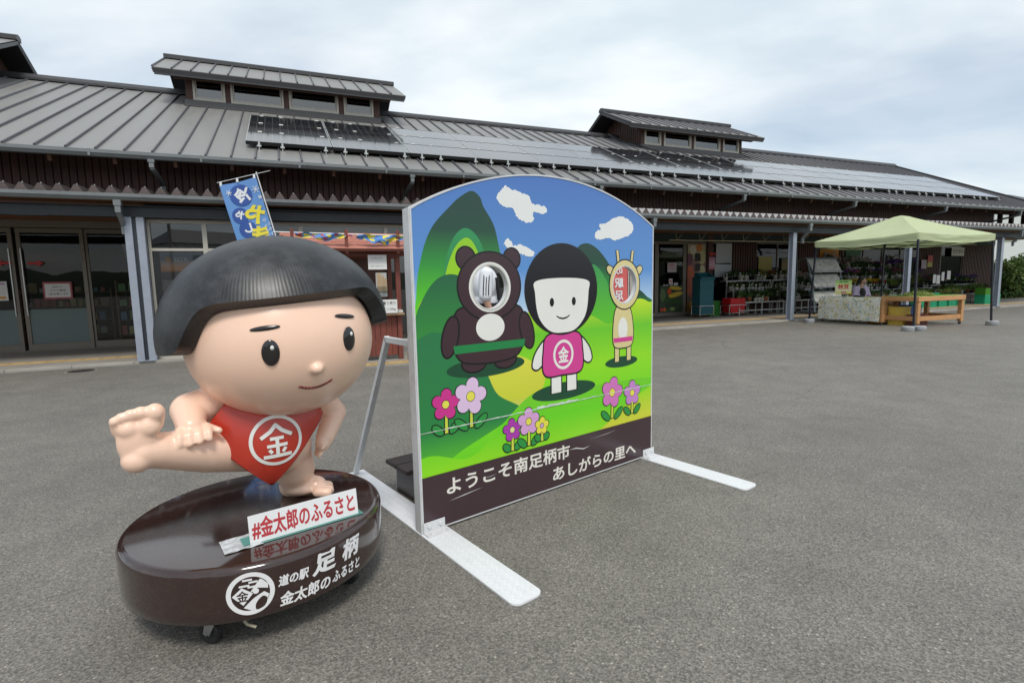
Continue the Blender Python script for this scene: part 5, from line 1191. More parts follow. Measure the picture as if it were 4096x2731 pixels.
# restroom sign board on the glazed front
rs = thing("restroom_sign", "white restroom sign with a red woman and a blue man", "sign", B(1.10, 12.58, 1.72), YB)
MB().box(0, 0.82, 0, 0.02, 0, 0.60).obj("board", paper, rs); MB().box(0.405, 0.412, -0.002, 0, 0, 0.60).obj("divider", inkm, rs)
def icon(x, mat, female):
    P_ = []
    hd = fill2d(circ(x, 0.52, 0.05)); MB().add([(p[0], -0.003, p[1]) for p in hd[0]], hd[1]).obj("figure", mat, rs)
    poly = [(x - 0.10, 0.22), (x + 0.10, 0.22), (x + 0.045, 0.45), (x - 0.045, 0.45)] if female else [(x - 0.075, 0.46), (x - 0.095, 0.24), (x - 0.075, 0.24), (x - 0.055, 0.38), (x - 0.055, 0.05), (x - 0.008, 0.05), (x - 0.008, 0.24), (x + 0.008, 0.24), (x + 0.008, 0.05), (x + 0.055, 0.05), (x + 0.055, 0.38), (x + 0.075, 0.24), (x + 0.095, 0.24), (x + 0.075, 0.46)]
    q = fill2d(poly); MB().add([(p[0], -0.003, p[1]) for p in q[0]], q[1]).obj("figure", mat, rs)
    if female:
        for s_ in (-0.035, 0.012): MB().quad((x + s_, -0.003, 0.06), (x + s_ + 0.024, -0.003, 0.06), (x + s_ + 0.024, -0.003, 0.22), (x + s_, -0.003, 0.22)).obj("figure", mat, rs)
icon(0.2, redi, True); icon(0.62, blui, False)
io = thing("information_sign", "round grey information sign with a white letter beside the restroom sign", "sign", B(1.78, 12.58, 1.50), YB)
dd = fill2d(circ(0, 0, 0.13)); MB().add([(p[0], 0, p[1]) for p in dd[0]], dd[1]).obj("disc", M("sign grey", (0.42, 0.43, 0.44), 0.5), io)
v, f = fit2d(text2d("i", 1, 0.02), None, 0.17, 0, 0, False, True); MB().add([(p[0], -0.002 - p[2], p[1]) for p in v], f).obj("lettering", paper, io)
# wooden blocks and the stacked bicycle-like clutter beside the stall
wb = thing("timber_block", "short stack of rough timber blocks on the platform beside the stall", "timber", B(1.98, 9.98, 0.03), YB)
for i in range(2): MB().bev(0, 0.34, 0, 0.10, i * 0.075, i * 0.075 + 0.07, 0.006).obj("block", M("raw timber", (0.36, 0.24, 0.14), 0.75, var=0.25, scale=8, stretch=(1, 6, 6)), wb)
fc = thing("folding_trolley", "dark folded tube trolley standing under the stall counter end", "trolley", B(2.15, 10.3, 0.03), YB)
tb = MB()
for pts in ([(0, 0, 0.05), (0, 0.05, 0.95), (0.3, 0.05, 0.95), (0.3, 0, 0.05)], [(0.0, 0.02, 0.45), (0.3, 0.02, 0.45)], [(0.0, 0.02, 0.7), (0.3, 0.02, 0.3)], [(0, 0.3, 0.05), (0.3, 0.05, 0.8)]): tb.path([Vector(p) for p in pts], 0.012)
tb.obj("frame", M("black tube", (0.02, 0.02, 0.022), 0.4), fc)
for x in (0.0, 0.3): MB().lathe([(0.02, -0.015), (0.05, -0.015), (0.05, 0.015), (0.02, 0.015)], n=16).xf(Matrix.Translation((x, 0.0, 0.05)) @ Matrix.Rotation(PI / 2, 4, 'Y')).obj("wheel", rubber, fc)
# red banner behind the board, seen through its right opening (mirrored writing)
rb = thing("red_banner", "pale red upright banner with white mirrored lettering by the shop entrance", "banner", B(8.35, 11.9, 0.0), YB)
rc = MB(); n, k = 10, 20
for j in range(k + 1):
    for i in range(n + 1): rc.v.append((-0.62 + 0.62 * i / n, 0.02 * math.sin(i / n * 5 + j * 0.3), 0.55 + 1.75 * j / k))
for j in range(k):
    for i in range(n): rc.f.append((j * (n + 1) + i, j * (n + 1) + i + 1, (j + 1) * (n + 1) + i + 1, (j + 1) * (n + 1) + i)); rc.mi.append(0); rc.sm.append(True)
rc.obj("cloth", M("washed red cloth", (0.60, 0.12, 0.11), 0.8, var=0.06), rb); MB().tube((0.02, 0, 0), (0.02, 0, 2.4), 0.012, 0.01, 8).tube((-0.64, 0, 2.34), (0.06, 0, 2.34), 0.007, 0.006, 6).obj("pole", whitep, rb); MB().bev(-0.18, 0.22, -0.2, 0.2, 0, 0.1, 0.03).obj("water_base", MATS["grey base"], rb)
for j, ch in enumerate("道の駅足柄"):
    v, f = fit2d(text2d(ch, 1, 0.03), None, 0.26 if ch != "の" else 0.2, -0.30, 2.05 - j * 0.33, True, True); MB().add([(p[0], -0.032 - p[2], p[1]) for p in v], f).obj("lettering", fwhi, rb)
# posters in the glazed room and on the doors
po1 = sheet("sunset_poster", "sunset poster with white letters inside the front window", "poster", -2.47, 12.80, 1.68, 1.0, 0.55, grad("poster sunset", [(0, (0.05, 0.03, 0.03)), (0.25, (0.10, 0.06, 0.06)), (0.33, (0.70, 0.26, 0.06)), (0.5, (0.62, 0.34, 0.20)), (0.75, (0.30, 0.30, 0.36)), (1, (0.42, 0.46, 0.50))], 2, 0, 0.55, 0.4), [("SSTR", 0.24, 0.36, 0.26, 0.085, paper, 0.02)])
dd = fill2d(circ(0.14, 0.40, 0.055)); MB().add([(p[0], -0.002, p[1]) for p in dd[0]], dd[1]).obj("emblem", M("orange mark", (0.75, 0.33, 0.05), 0.5), po1)
sheet("motorcycle_poster", "dark poster with a motorcycle under the sunset poster", "poster", -2.47, 12.80, 1.10, 1.0, 0.56, M("dark photo print", (0.20, 0.17, 0.14), 0.5, var=0.7, scale=6))
sheet("yellow_poster", "bright yellow poster low in the front window", "poster", -2.47, 12.80, 0.30, 1.0, 0.28, M("poster yellow", (0.72, 0.66, 0.05), 0.5))
def bordered(a, z, label):
    o = thing("door_notice", label, "notice", B(a, 16.03, z), YB); MB().box(0, 0.56, 0, 0.004, 0, 0.41).obj("sheet", M("notice red", (0.42, 0.10, 0.12), 0.6), o); MB().box(0.035, 0.525, -0.002, -0.0005, 0.04, 0.365).obj("inner_sheet", paper, o)
    for i, (tx, w_) in enumerate((("店内にて", 0.2), ("マスク着用", 0.3), ("ご協力お願いします", 0.38))):
        v, f = fit2d(text2d(tx, 1, 0.01), w_, 0.045, 0.28 - w_ / 2, 0.27 - i * 0.085); MB().add([(p[0], -0.003 - p[2], p[1]) for p in v], f).obj("lettering", inkm, o)
bordered(-5.54, 1.29, "red bordered notice on the sliding glass door with grey lower pane")
o = thing("door_notice", "white notice with orange foot stripe on the far left door", "notice", B(-6.62, 16.02, 1.28), YB); MB().box(0, 0.42, 0, 0.004, 0, 0.45).obj("sheet", paper, o); MB().box(0.03, 0.38, -0.002, -0.0005, 0.04, 0.10).obj("stripe", M("orange", (0.7, 0.35, 0.06), 0.5), o); MB().box(0.03, 0.38, -0.002, -0.0005, 0.38, 0.41).obj("stripe", M("mauve ink", (0.4, 0.2, 0.4), 0.6), o)
def arrow(a, z, s_, label, d=16.03, k=1.0):
    o = thing("arrow_sticker", label, "arrow sticker", B(a, d, z), YB); q = fill2d([(-0.15 * s_ * k, 0.03 * k), (0.03 * s_ * k, 0.03 * k), (0.03 * s_ * k, 0.075 * k), (0.15 * s_ * k, 0), (0.03 * s_ * k, -0.075 * k), (0.03 * s_ * k, -0.03 * k), (-0.15 * s_ * k, -0.03 * k)])
    MB().add([(p[0], 0, p[1]) for p in q[0]], q[1]).obj("arrow", redi, o); return o
arrow(-5.62, 2.15, 1, "red arrow sticker pointing right on the sliding glass door"); arrow(-6.22, 2.16, -1, "red arrow sticker pointing left on the far left door"); arrow(15.1, 2.40, -1, "red arrow sign pointing left beside the produce entrance", 15.95, 1.25)
# ---------------------------------------------------------------- people
pskin = M("skin", (0.46, 0.27, 0.19), 0.5, var=0.06); hairb = M("dark hair", (0.018, 0.013, 0.011), 0.45, var=0.3, scale=30)
def hand_prims(w, d, side, L=0.075, r=0.0105, curl=0.5, fwd=Vector((0, -1, 0)), sidev=Vector((1, 0, 0))):
    """palm + four fingers + thumb hanging from wrist w along direction d"""
    d = Vector(d).normalized(); sv = Vector(sidev).normalized(); w = Vector(w); P_ = [('e', w + d * 0.045, (0.038, 0.038, 0.045)), ('c', w, 0.026, w + d * 0.05, 0.030)]
    for i in range(4):
        k = w + d * 0.085 + sv * (-0.027 + i * 0.018); l_ = L * (0.85, 1.0, 0.95, 0.75)[i]
        m_ = k + d * l_ * 0.5; e_ = m_ + (d + Vector(fwd) * curl).normalized() * l_ * 0.5
        P_ += [('c', k, r, m_, r), ('c', m_, r, e_, r * 0.9)]
    b_ = w + d * 0.03 + Vector(fwd) * 0.03; P_ += [('c', b_, r * 1.2, b_ + (d * 0.7 + Vector(fwd) * 0.7).normalized() * 0.055, r)]
    return P_
# ---- man standing behind the board (profile, facing along +x of his frame)
MP = Vector((-0.325, 6.6, 0)); MH = 1.0
man = thing("person", "man in a white striped sports shirt and white trousers standing behind the photo board", "person", MP, rad(8))
k = 1.13
def Q(x, y, z): return Vector((x * k, y * k, z * k))
pr = [('e', Q(0.03, 0, 1.66), (0.095 * k, 0.078 * k, 0.118 * k)), ('e', Q(0.055, 0, 1.62), (0.075 * k, 0.062 * k, 0.085 * k)), ('e', Q(0.132, 0, 1.635), (0.018, 0.015, 0.018)), ('c', Q(0, 0, 1.44), 0.058, Q(0.012, 0, 1.58), 0.055),
      ('e', Q(0, 0, 1.28), (0.125 * k, 0.17 * k, 0.20 * k)), ('e', Q(0, 0, 1.05), (0.115 * k, 0.15 * k, 0.17 * k))]
for s_ in (-1, 1):
    sw = 0.06 * s_
    pr += [('c', Q(0, s_ * 0.19, 1.40), 0.058, Q(-0.02, s_ * 0.235, 1.14), 0.045), ('c', Q(-0.02, s_ * 0.235, 1.14), 0.045, Q(0.06, s_ * 0.235, 0.92), 0.032),
           ('c', Q(0, s_ * 0.09, 0.95), 0.09, Q(sw * 0.6, s_ * 0.09, 0.52), 0.062), ('c', Q(sw * 0.6, s_ * 0.09, 0.52), 0.062, Q(sw, s_ * 0.09, 0.10), 0.042), ('c', Q(sw, s_ * 0.09, 0.06), 0.045, Q(sw + 0.14, s_ * 0.1, 0.035), 0.035), ('e', Q(0.01, s_ * 0.082, 1.655), (0.025, 0.012, 0.032))]
    pr += hand_prims(Q(0.06, s_ * 0.235, 0.92), (0.35, 0, -1), s_, fwd=Vector((1, 0, 0)), sidev=Vector((0, 1, 0)))
mb_ = blob(pr, 0.009, 4); mb_.materials.append(pskin); put("body", mb_, man)
cl = [('e', Q(0, 0, 1.28), (0.15 * k, 0.195 * k, 0.21 * k)), ('e', Q(0, 0, 1.10), (0.14 * k, 0.175 * k, 0.13 * k)), ('c', Q(0, -0.15, 1.42), 0.065, Q(0, 0.15, 1.42), 0.065)]
for s_ in (-1, 1): cl.append(('c', Q(0, s_ * 0.19, 1.395), 0.085, Q(-0.02, s_ * 0.235, 1.17), 0.078))
sm_ = blob(cl, 0.012, 5); shirtw = M("white jersey", (0.74, 0.76, 0.80), 0.7, var=0.04, bump=0.2, bscale=8); sm_.materials.append(shirtw); so = put("shirt", sm_, man)
blackc = M("black cloth", (0.012, 0.012, 0.014), 0.75)
for s_ in (-1, 1):
    for j in range(3):
        x_ = -0.028 + j * 0.028; P_ = [Q(x_, s_ * 0.10, 1.475 - abs(x_) * 0.4), Q(x_, s_ * 0.17, 1.462), Q(x_, s_ * 0.235, 1.425), Q(x_ - 0.005, s_ * 0.268, 1.36), Q(x_ - 0.015, s_ * 0.288, 1.26), Q(x_ - 0.02, s_ * 0.302, 1.175)]
        MB().path(P_, 0.007, 6).obj("stripe", blackc, so)
    MB().bar(Q(0.118, s_ * 0.14, 1.36), Q(0.135, s_ * 0.165, 1.12), 0.02, 0.05).obj("side_panel", blackc, so)
tr = [('e', Q(0, 0, 0.98), (0.14 * k, 0.175 * k, 0.12 * k))]
for s_ in (-1, 1): sw = 0.06 * s_; tr += [('c', Q(0, s_ * 0.09, 0.95), 0.115, Q(sw * 0.6, s_ * 0.095, 0.52), 0.088), ('c', Q(sw * 0.6, s_ * 0.095, 0.52), 0.088, Q(sw, s_ * 0.095, 0.11), 0.075)]
tm2 = blob(tr, 0.012, 5); tm2.materials.append(M("white trousers", (0.74, 0.76, 0.79), 0.7, var=0.04, bump=0.2, bscale=8)); put("trousers", tm2, man)
MB().lathe([(0.168 * k, 1.045 * k), (0.172 * k, 1.045 * k), (0.172 * k, 1.085 * k), (0.168 * k, 1.085 * k)], n=40, sx=0.87, sy=1.05).obj("belt", blackc, man)
MB().lathe([(0.038, -0.018), (0.045, -0.018), (0.045, 0.018), (0.038, 0.018)], n=20).xf(Matrix.Translation(Q(0.055, -0.235, 0.945))).obj("watch", blackc, man)
for s_ in (-1, 1): sh_ = blob([('c', Q(0.06 * s_ - 0.03, s_ * 0.09, 0.05), 0.055, Q(0.06 * s_ + 0.15, s_ * 0.1, 0.038), 0.042)], 0.01, 3); sh_.materials.append(whitem); put("shoe", sh_, man)
hm2 = blob([('e', Q(0.012, 0, 1.70), (0.103 * k, 0.088 * k, 0.092 * k)), ('e', Q(-0.04, 0, 1.63), (0.065 * k, 0.078 * k, 0.09 * k))], 0.01, 4); hm2.materials.append(hairb); put("hair", hm2, man)
# ---- woman seated at the cloth-covered table, head turned to the right
WP = Vector((11.62, 17.4, 0)); 
wom = thing("person", "seated woman in a lilac cardigan and glasses behind the flowered table", "person", WP, rad(0))
k = 1.05
hz = 1.245
pr = [('e', Q(0.012, -0.01, hz), (0.088, 0.098, 0.118)), ('e', Q(0.04, -0.03, hz - 0.035), (0.065, 0.075, 0.085)), ('e', Q(0.098, -0.055, hz - 0.01), (0.017, 0.015, 0.018)), ('c', Q(-0.02, 0.0, 1.03), 0.052, Q(0, 0, 1.16), 0.048),
      ('e', Q(-0.02, 0.01, 0.84), (0.165, 0.11, 0.20)), ('e', Q(-0.02, 0.03, 0.58), (0.17, 0.14, 0.14))]
for s_ in (-1, 1):
    pr += [('c', Q(-0.02 + s_ * 0.165, 0.02, 0.985), 0.055, Q(-0.02 + s_ * 0.23, -0.02, 0.76), 0.044), ('c', Q(-0.02 + s_ * 0.23, -0.02, 0.76), 0.044, Q(-0.02 + s_ * 0.12, -0.25, 0.73), 0.03),
           ('c', Q(-0.02 + s_ * 0.09, 0.02, 0.50), 0.08, Q(-0.02 + s_ * 0.11, -0.42, 0.47), 0.062), ('c', Q(-0.02 + s_ * 0.11, -0.42, 0.47), 0.062, Q(-0.02 + s_ * 0.11, -0.40, 0.09), 0.04), ('c', Q(-0.02 + s_ * 0.11, -0.38, 0.06), 0.042, Q(-0.02 + s_ * 0.11, -0.52, 0.04), 0.034), ('e', Q(-0.045 if s_ < 0 else 0.055, 0.06 if s_ > 0 else -0.03, hz - 0.01), (0.016, 0.022, 0.03))]
    pr += hand_prims(Q(-0.02 + s_ * 0.12, -0.25, 0.73), (-0.3 * s_, -1, 0.05), s_, L=0.065, r=0.0095, fwd=Vector((-s_, 0, 0)), sidev=Vector((0, 0, 1)))
bm_ = blob(pr, 0.009, 4); bm_.materials.append(M("fair skin", (0.55, 0.34, 0.25), 0.5, var=0.05)); put("body", bm_, wom)
top = blob([('e', Q(-0.02, 0.005, 0.83), (0.170, 0.116, 0.205)), ('e', Q(-0.02, 0.03, 0.62), (0.17, 0.135, 0.13))], 0.012, 4); top.materials.append(blackc); put("top", top, wom)
cg = [('c', Q(-0.02 - 0.10, 0.02, 0.99), 0.085, Q(-0.02 - 0.115, 0.0, 0.62), 0.115), ('c', Q(-0.02 + 0.10, 0.02, 0.99), 0.085, Q(-0.02 + 0.115, 0.0, 0.62), 0.115), ('e', Q(-0.02, 0.06, 0.82), (0.20, 0.10, 0.22))]
for s_ in (-1, 1): cg += [('c', Q(-0.02 + s_ * 0.165, 0.02, 0.985), 0.075, Q(-0.02 + s_ * 0.23, -0.02, 0.76), 0.066), ('c', Q(-0.02 + s_ * 0.23, -0.02, 0.76), 0.066, Q(-0.02 + s_ * 0.13, -0.22, 0.73), 0.05)]
cgm = blob(cg, 0.012, 4); cgm.materials.append(M("lilac knit", (0.50, 0.42, 0.62), 0.8, var=0.06)); put("cardigan", cgm, wom)
sk = [('e', Q(-0.02, 0.02, 0.54), (0.19, 0.17, 0.13))]
for s_ in (-1, 1): sk += [('c', Q(-0.02 + s_ * 0.09, 0.02, 0.51), 0.105, Q(-0.02 + s_ * 0.11, -0.42, 0.48), 0.085), ('c', Q(-0.02 + s_ * 0.11, -0.42, 0.48), 0.085, Q(-0.02 + s_ * 0.11, -0.40, 0.13), 0.07)]
skm = blob(sk, 0.013, 3); skm.materials.append(M("navy trousers", (0.02, 0.025, 0.05), 0.8)); put("trousers", skm, wom)
hh = blob([('e', Q(-0.008, 0.008, hz + 0.035), (0.103, 0.112, 0.105)), ('e', Q(-0.055, 0.03, hz - 0.035), (0.07, 0.085, 0.10)), ('c', Q(-0.09, 0.05, hz - 0.03), 0.045, Q(-0.12, 0.07, hz - 0.17), 0.025), ('e', Q(0.05, -0.045, hz + 0.075), (0.055, 0.055, 0.04))], 0.009, 4); hh.materials.append(hairb); put("hair", hh, wom)
gl_ = MB(); gl_.tube(Q(0.075, -0.10, hz), Q(0.0, -0.10, hz + 0.005), 0.003, 0.003, 6); gl_.ell(Q(0.075, -0.085, hz - 0.002), (0.012, 0.025, 0.018), 12, 8); gl_.ell(Q(0.098, -0.02, hz - 0.002), (0.012, 0.025, 0.018), 12, 8); gl_.obj("glasses", blackc, wom)
MB().path([Q(0.066, -0.088, hz - 0.085), Q(0.085, -0.062, hz - 0.088), Q(0.096, -0.035, hz - 0.086)], 0.004, 6).obj("mouth", M("lips", (0.35, 0.08, 0.07), 0.5), wom)
ch_ = thing("stool", "yellow backed folding chair under the seated woman", "chair", WP + Vector((-0.02, 0.06, 0)), 0)
MB().bev(-0.2, 0.2, -0.16, 0.2, 0.40, 0.435, 0.01).obj("seat", M("chair yellow", (0.55, 0.38, 0.04), 0.6), ch_); MB().bev(-0.2, 0.2, 0.20, 0.225, 0.55, 0.92, 0.01).obj("backrest", MATS["chair yellow"], ch_)
for x in (-0.18, 0.18):
    MB().tube((x, -0.14, 0), (x, 0.0, 0.41), 0.012, 0.012, 8).obj("leg", zinc, ch_); MB().tube((x, 0.24, 0), (x, 0.215, 0.92), 0.012, 0.012, 8).obj("leg", zinc, ch_)
# ---------------------------------------------------------------- green gazebo
TC = Vector((11.45, 15.60, 0)); TY = 0.336; TS = 3.06 / 2; HL, HU, HP = 2.355, 2.53, 3.21
gz = thing("gazebo", "light green pop-up gazebo with black legs over the market tables", "gazebo", TC, TY)
gm = M("lime canopy cloth", (0.60, 0.67, 0.41), 0.75, var=0.05, scale=2, bump=0.2, bscale=5)
gmt = gm.node_tree; gb_ = gmt.nodes["Principled BSDF"]
tn = nn(gmt, "ShaderNodeBsdfTranslucent"); tn.inputs[0].default_value = (0.60, 0.67, 0.40, 1); mxs = nn(gmt, "ShaderNodeMixShader"); mxs.inputs[0].default_value = 0.3
gmt.links.new(gb_.outputs[0], mxs.inputs[1]); gmt.links.new(tn.outputs[0], mxs.inputs[2]); gmt.links.new(mxs.outputs[0], gmt.nodes["Material Output"].inputs[0])
cv = MB(); cv.smooth = True; n = 24
cor = [(-TS, -TS), (TS, -TS), (TS, TS), (-TS, TS)]
for q in range(4):                      # four panels: from the eave up to the peak, then the valance
    a_, b_ = Vector(cor[q]), Vector(cor[(q + 1) % 4]); o0 = len(cv.v); kk = 12
    for j in range(kk + 1):
        v_ = j / kk
        for i in range(n + 1):
            u_ = i / n; p = a_.lerp(b_, u_) * (1 - v_); sagz = -0.10 * math.sin(PI * v_) * (0.55 + 0.45 * math.sin(PI * u_)) - 0.05 * math.sin(PI * u_) * (1 - v_) ** 2
            r_ = 0.006 * noise.noise(Vector((p.x * 2.5, p.y * 2.5, q))); cv.v.append((p.x, p.y, HU + (HP - HU) * (v_ ** 0.92) + sagz + r_ - (0.03 if v_ > 0.97 else 0)))
    for j in range(kk):
        for i in range(n): cv.f.append((o0 + j * (n + 1) + i, o0 + j * (n + 1) + i + 1, o0 + (j + 1) * (n + 1) + i + 1, o0 + (j + 1) * (n + 1) + i)); cv.mi.append(0); cv.sm.append(True)
co_ = cv.obj("canopy", gm, gz); smooth_obj(co_, 30)
vl = MB(); vl.smooth = True
for q in range(4):
    a_, b_ = Vector(cor[q]), Vector(cor[(q + 1) % 4]); nrm_ = Vector((b_ - a_).yx) ; nrm_ = Vector((nrm_.x, -nrm_.y)).normalized(); o0 = len(vl.v); kk = 5
    for j in range(kk + 1):
        v_ = j / kk
        for i in range(n * 2 + 1):
            u_ = i / (n * 2); p = a_.lerp(b_, u_); wv_ = 0.012 * math.sin(v_ * 7 + 4 * noise.noise(Vector((u_ * 4, v_ * 2, q)))) * math.sin(PI * u_)
            p = p + nrm_ * wv_; vl.v.append((p.x * 1.004, p.y * 1.004, HU - 0.05 * math.sin(PI * u_) - (HU - HL) * v_ * (1 + 0.16 * math.sin(PI * u_) + 0.06 * noise.noise(Vector((u_ * 6, q, 1)))) + 0.003))
    for j in range(kk):
        for i in range(n * 2): vl.f.append((o0 + j * (2 * n + 1) + i, o0 + j * (2 * n + 1) + i + 1, o0 + (j + 1) * (2 * n + 1) + i + 1, o0 + (j + 1) * (2 * n + 1) + i)); vl.mi.append(0); vl.sm.append(True)
vl.obj("valance", gm, gz)
legm = M("black gazebo leg", (0.016, 0.018, 0.028), 0.4); sp2 = 0.02
for cx, cy in cor:
    MB().bar((cx * 1.03, cy * 1.03, 0.06), (cx * 0.98, cy * 0.98, HU - 0.06), 0.042, 0.042, (1, 0, 0)).bar((cx * 1.035, cy * 1.035, 0.0), (cx * 1.02, cy * 1.02, 0.5), 0.032, 0.032, (1, 0, 0)).obj("leg", legm, gz)
for q in range(4):                      # scissor struts under the canopy
    a_, b_ = Vector(cor[q]) * 0.975, Vector(cor[(q + 1) % 4]) * 0.975; m = MB()
    for s_ in range(2):
        p0, p1 = a_.lerp(b_, s_ / 2), a_.lerp(b_, (s_ + 1) / 2)
        m.bar((p0.x, p0.y, HL - 0.06), (p1.x, p1.y, HL + 0.10), 0.018, 0.022); m.bar((p0.x, p0.y, HL + 0.10), (p1.x, p1.y, HL - 0.06), 0.018, 0.022)
    m.obj("scissor_strut", legm, gz)
for cx, cy in cor: MB().bar((cx * 0.97, cy * 0.97, HU - 0.16), (0, 0, HP - 0.10), 0.02, 0.02).obj("rafter_strut", legm, gz)
wt = M("grey leg weight", (0.36, 0.37, 0.38), 0.6, var=0.12)
wproto = MB(); wproto.smooth = True; wproto.lathe([(0.10, 0), (0.135, 0.0), (0.145, 0.012), (0.145, 0.115), (0.13, 0.13), (0.06, 0.132), (0.055, 0.10)], n=28); wme = wproto.mesh("leg_weight", wt)
ct, stt = math.cos(TY), math.sin(TY)
def tw(x, y): return Vector((TC.x + x * ct - y * stt, TC.y + x * stt + y * ct, 0))
for cx, cy, dx, dy, lb in ((-TS, -TS, -0.17, 0.02, "grey weight disc on the gazebo leg at the corner of the wooden counter"), (-TS, -TS, 0.15, -0.06, "grey weight disc standing just before the gazebo leg at the wooden counter"), (TS, -TS, 0.05, 0, "grey weight disc on the free gazebo leg on open asphalt"), (-TS, TS, 0.02, 0.0, "grey weight disc beside the flowered table and the card rack")):
    p = tw(cx * 1.03 + dx, cy * 1.03 + dy); o = tag(put("leg_weight", wme, None, p), lb, "weight"); smooth_obj(o, 40)
# ---------------------------------------------------------------- market tables
pine = M("orange pine", (0.50, 0.265, 0.115), 0.5, var=0.18, scale=3, stretch=(1, 7, 7), dirt=(0.36, 0.17, 0.07), dscale=6, damt=0.4)
castm = M("caster grey", (0.25, 0.25, 0.25), 0.4, 0.6)
def counter(name, label, loc, rz, L, D_, H_, cat="table"):
    o = thing(name, label, cat, loc, rz)
    lw_ = 0.11
    for x in (0.0, L - lw_):
        for y in (0.0, D_ - lw_): MB().bev(x, x + lw_, y, y + lw_, 0.085, H_ - 0.13, 0.006).obj("leg", pine, o)
    MB().bev(-0.02, L + 0.02, -0.02, D_ + 0.02, H_ - 0.135, H_, 0.008).obj("top", pine, o)
    for y in (0.0, D_ - 0.05): MB().bev(lw_, L - lw_, y + 0.012, y + 0.045, 0.16, 0.29, 0.005).obj("rail", pine, o)
    for x in (0.0, L - 0.05): MB().bev(x + 0.01, x + 0.045, lw_, D_ - lw_, 0.16, 0.29, 0.005).obj("rail", pine, o)
    for x in (0.055, L - 0.055):
        for y in (0.055, D_ - 0.055):
            c = MB().box(x - 0.025, x + 0.025, y - 0.025, y + 0.025, 0.075, 0.084).box(x - 0.018, x - 0.014, y - 0.02, y + 0.02, 0.03, 0.075).box(x + 0.014, x + 0.018, y - 0.02, y + 0.02, 0.03, 0.075).obj("caster", castm, o)
            MB().lathe([(0.012, -0.011), (0.036, -0.011), (0.036, 0.011), (0.012, 0.011)], n=18).xf(Matrix.Translation((x, y + 0.01, 0.0365)) @ Matrix.Rotation(PI / 2, 4, 'Y')).obj("wheel", rubber, c)
    return o
# wooden counter (right); its near corner stands by the gazebo leg
T2 = Vector((11.28, 14.50, 0)); R2 = rad(20)
t2 = counter("wooden_counter", "orange pine counter on casters topped with a green mat", T2, R2, 1.98, 1.02, 0.845)
MB().box(0.03, 1.95, 0.03, 0.99, 0.8455, 0.853).obj("mat", M("green mat", (0.10, 0.32, 0.04), 0.9, var=0.15, scale=30), t2)
def l2(x, y, z): return T2 + Vector((x * math.cos(R2) - y * math.sin(R2), x * math.sin(R2) + y * math.cos(R2), z))
# flowered table (left), turned
T1 = Vector((10.06, 17.05, 0)); T1e = Vector((10.92, 15.05, 0))
dv = (T1e - T1); R1 = math.atan2(dv.y, dv.x); L1 = 1.95
t1 = counter("cloth_table", "pine table half covered by a flowered cloth", T1, R1, L1, 0.75, 0.80)
def cloth_mat():
    m = bpy.data.materials.new("flowered oilcloth"); m.use_nodes = True; t = m.node_tree; b = t.nodes["Principled BSDF"]; b.inputs["Roughness"].default_value = 0.55
    tcn = nn(t, "ShaderNodeTexCoord"); cur = None
    def nz_(sc, seed):
        mp_ = nn(t, "ShaderNodeMapping"); mp_.inputs[1].default_value = (seed, seed * 2.3, seed * 0.7); t.links.new(tcn.outputs["Object"], mp_.inputs[0])
        n = nn(t, "ShaderNodeTexNoise"); n.inputs["Scale"].default_value = sc; n.inputs["Detail"].default_value = 4; n.inputs["Distortion"].default_value = 2.0; t.links.new(mp_.outputs[0], n.inputs["Vector"]); return n.outputs[0]
    cur = (0.80, 0.79, 0.70, 1)
    for i, (c, lo, sc) in enumerate((((0.70, 0.60, 0.26), 0.55, 6), ((0.36, 0.48, 0.50), 0.57, 6.5), ((0.26, 0.36, 0.24), 0.60, 9), ((0.62, 0.20, 0.12), 0.635, 9))):
        mr = nn(t, "ShaderNodeMapRange"); mr.inputs[1].default_value = lo; mr.inputs[2].default_value = lo + 0.05; t.links.new(nz_(sc, 3.7 * (i + 1)), mr.inputs[0])
        mx = nn(t, "ShaderNodeMix", data_type='RGBA'); mx.inputs[7].default_value = (*c, 1); t.links.new(mr.outputs[0], mx.inputs[0])
        if i == 0: mx.inputs[6].default_value = cur
        else: t.links.new(cur, mx.inputs[6])
        cur = mx.outputs[2]
    t.links.new(cur, b.inputs["Base Color"]); MATS["cloth"] = m; return m
clo = thing("tablecloth", "pale flowered oilcloth draped over the front of the pine table", "tablecloth", T1, R1)
cm = MB(); cm.smooth = True; n = 40
# front of the table is its -y side (faces the car park)
pth = [(0.55, 0.806), (0.0, 0.806), (-0.028, 0.800)] + [(-0.034 - 0.012 * i / 8, 0.79 - 0.69 * i / 8) for i in range(1, 9)]
for j, (y_, z_) in enumerate(pth):
    for i in range(n + 1):
        x_ = -0.03 + (L1 - 0.02) * i / n; w_ = 0.010 * math.sin(x_ * 13) * max(0, (j - 2) / 8); cm.v.append((x_, y_ + w_, z_ + (0.006 * math.sin(x_ * 9) if j == len(pth) - 1 else 0)))
for j in range(len(pth) - 1):
    for i in range(n): cm.f.append((j * (n + 1) + i, j * (n + 1) + i + 1, (j + 1) * (n + 1) + i + 1, (j + 1) * (n + 1) + i)); cm.mi.append(0); cm.sm.append(True)
cm.obj("cloth", cloth_mat(), clo)
def l1(x, y, z): return T1 + Vector((x * math.cos(R1) - y * math.sin(R1), x * math.sin(R1) + y * math.cos(R1), z))
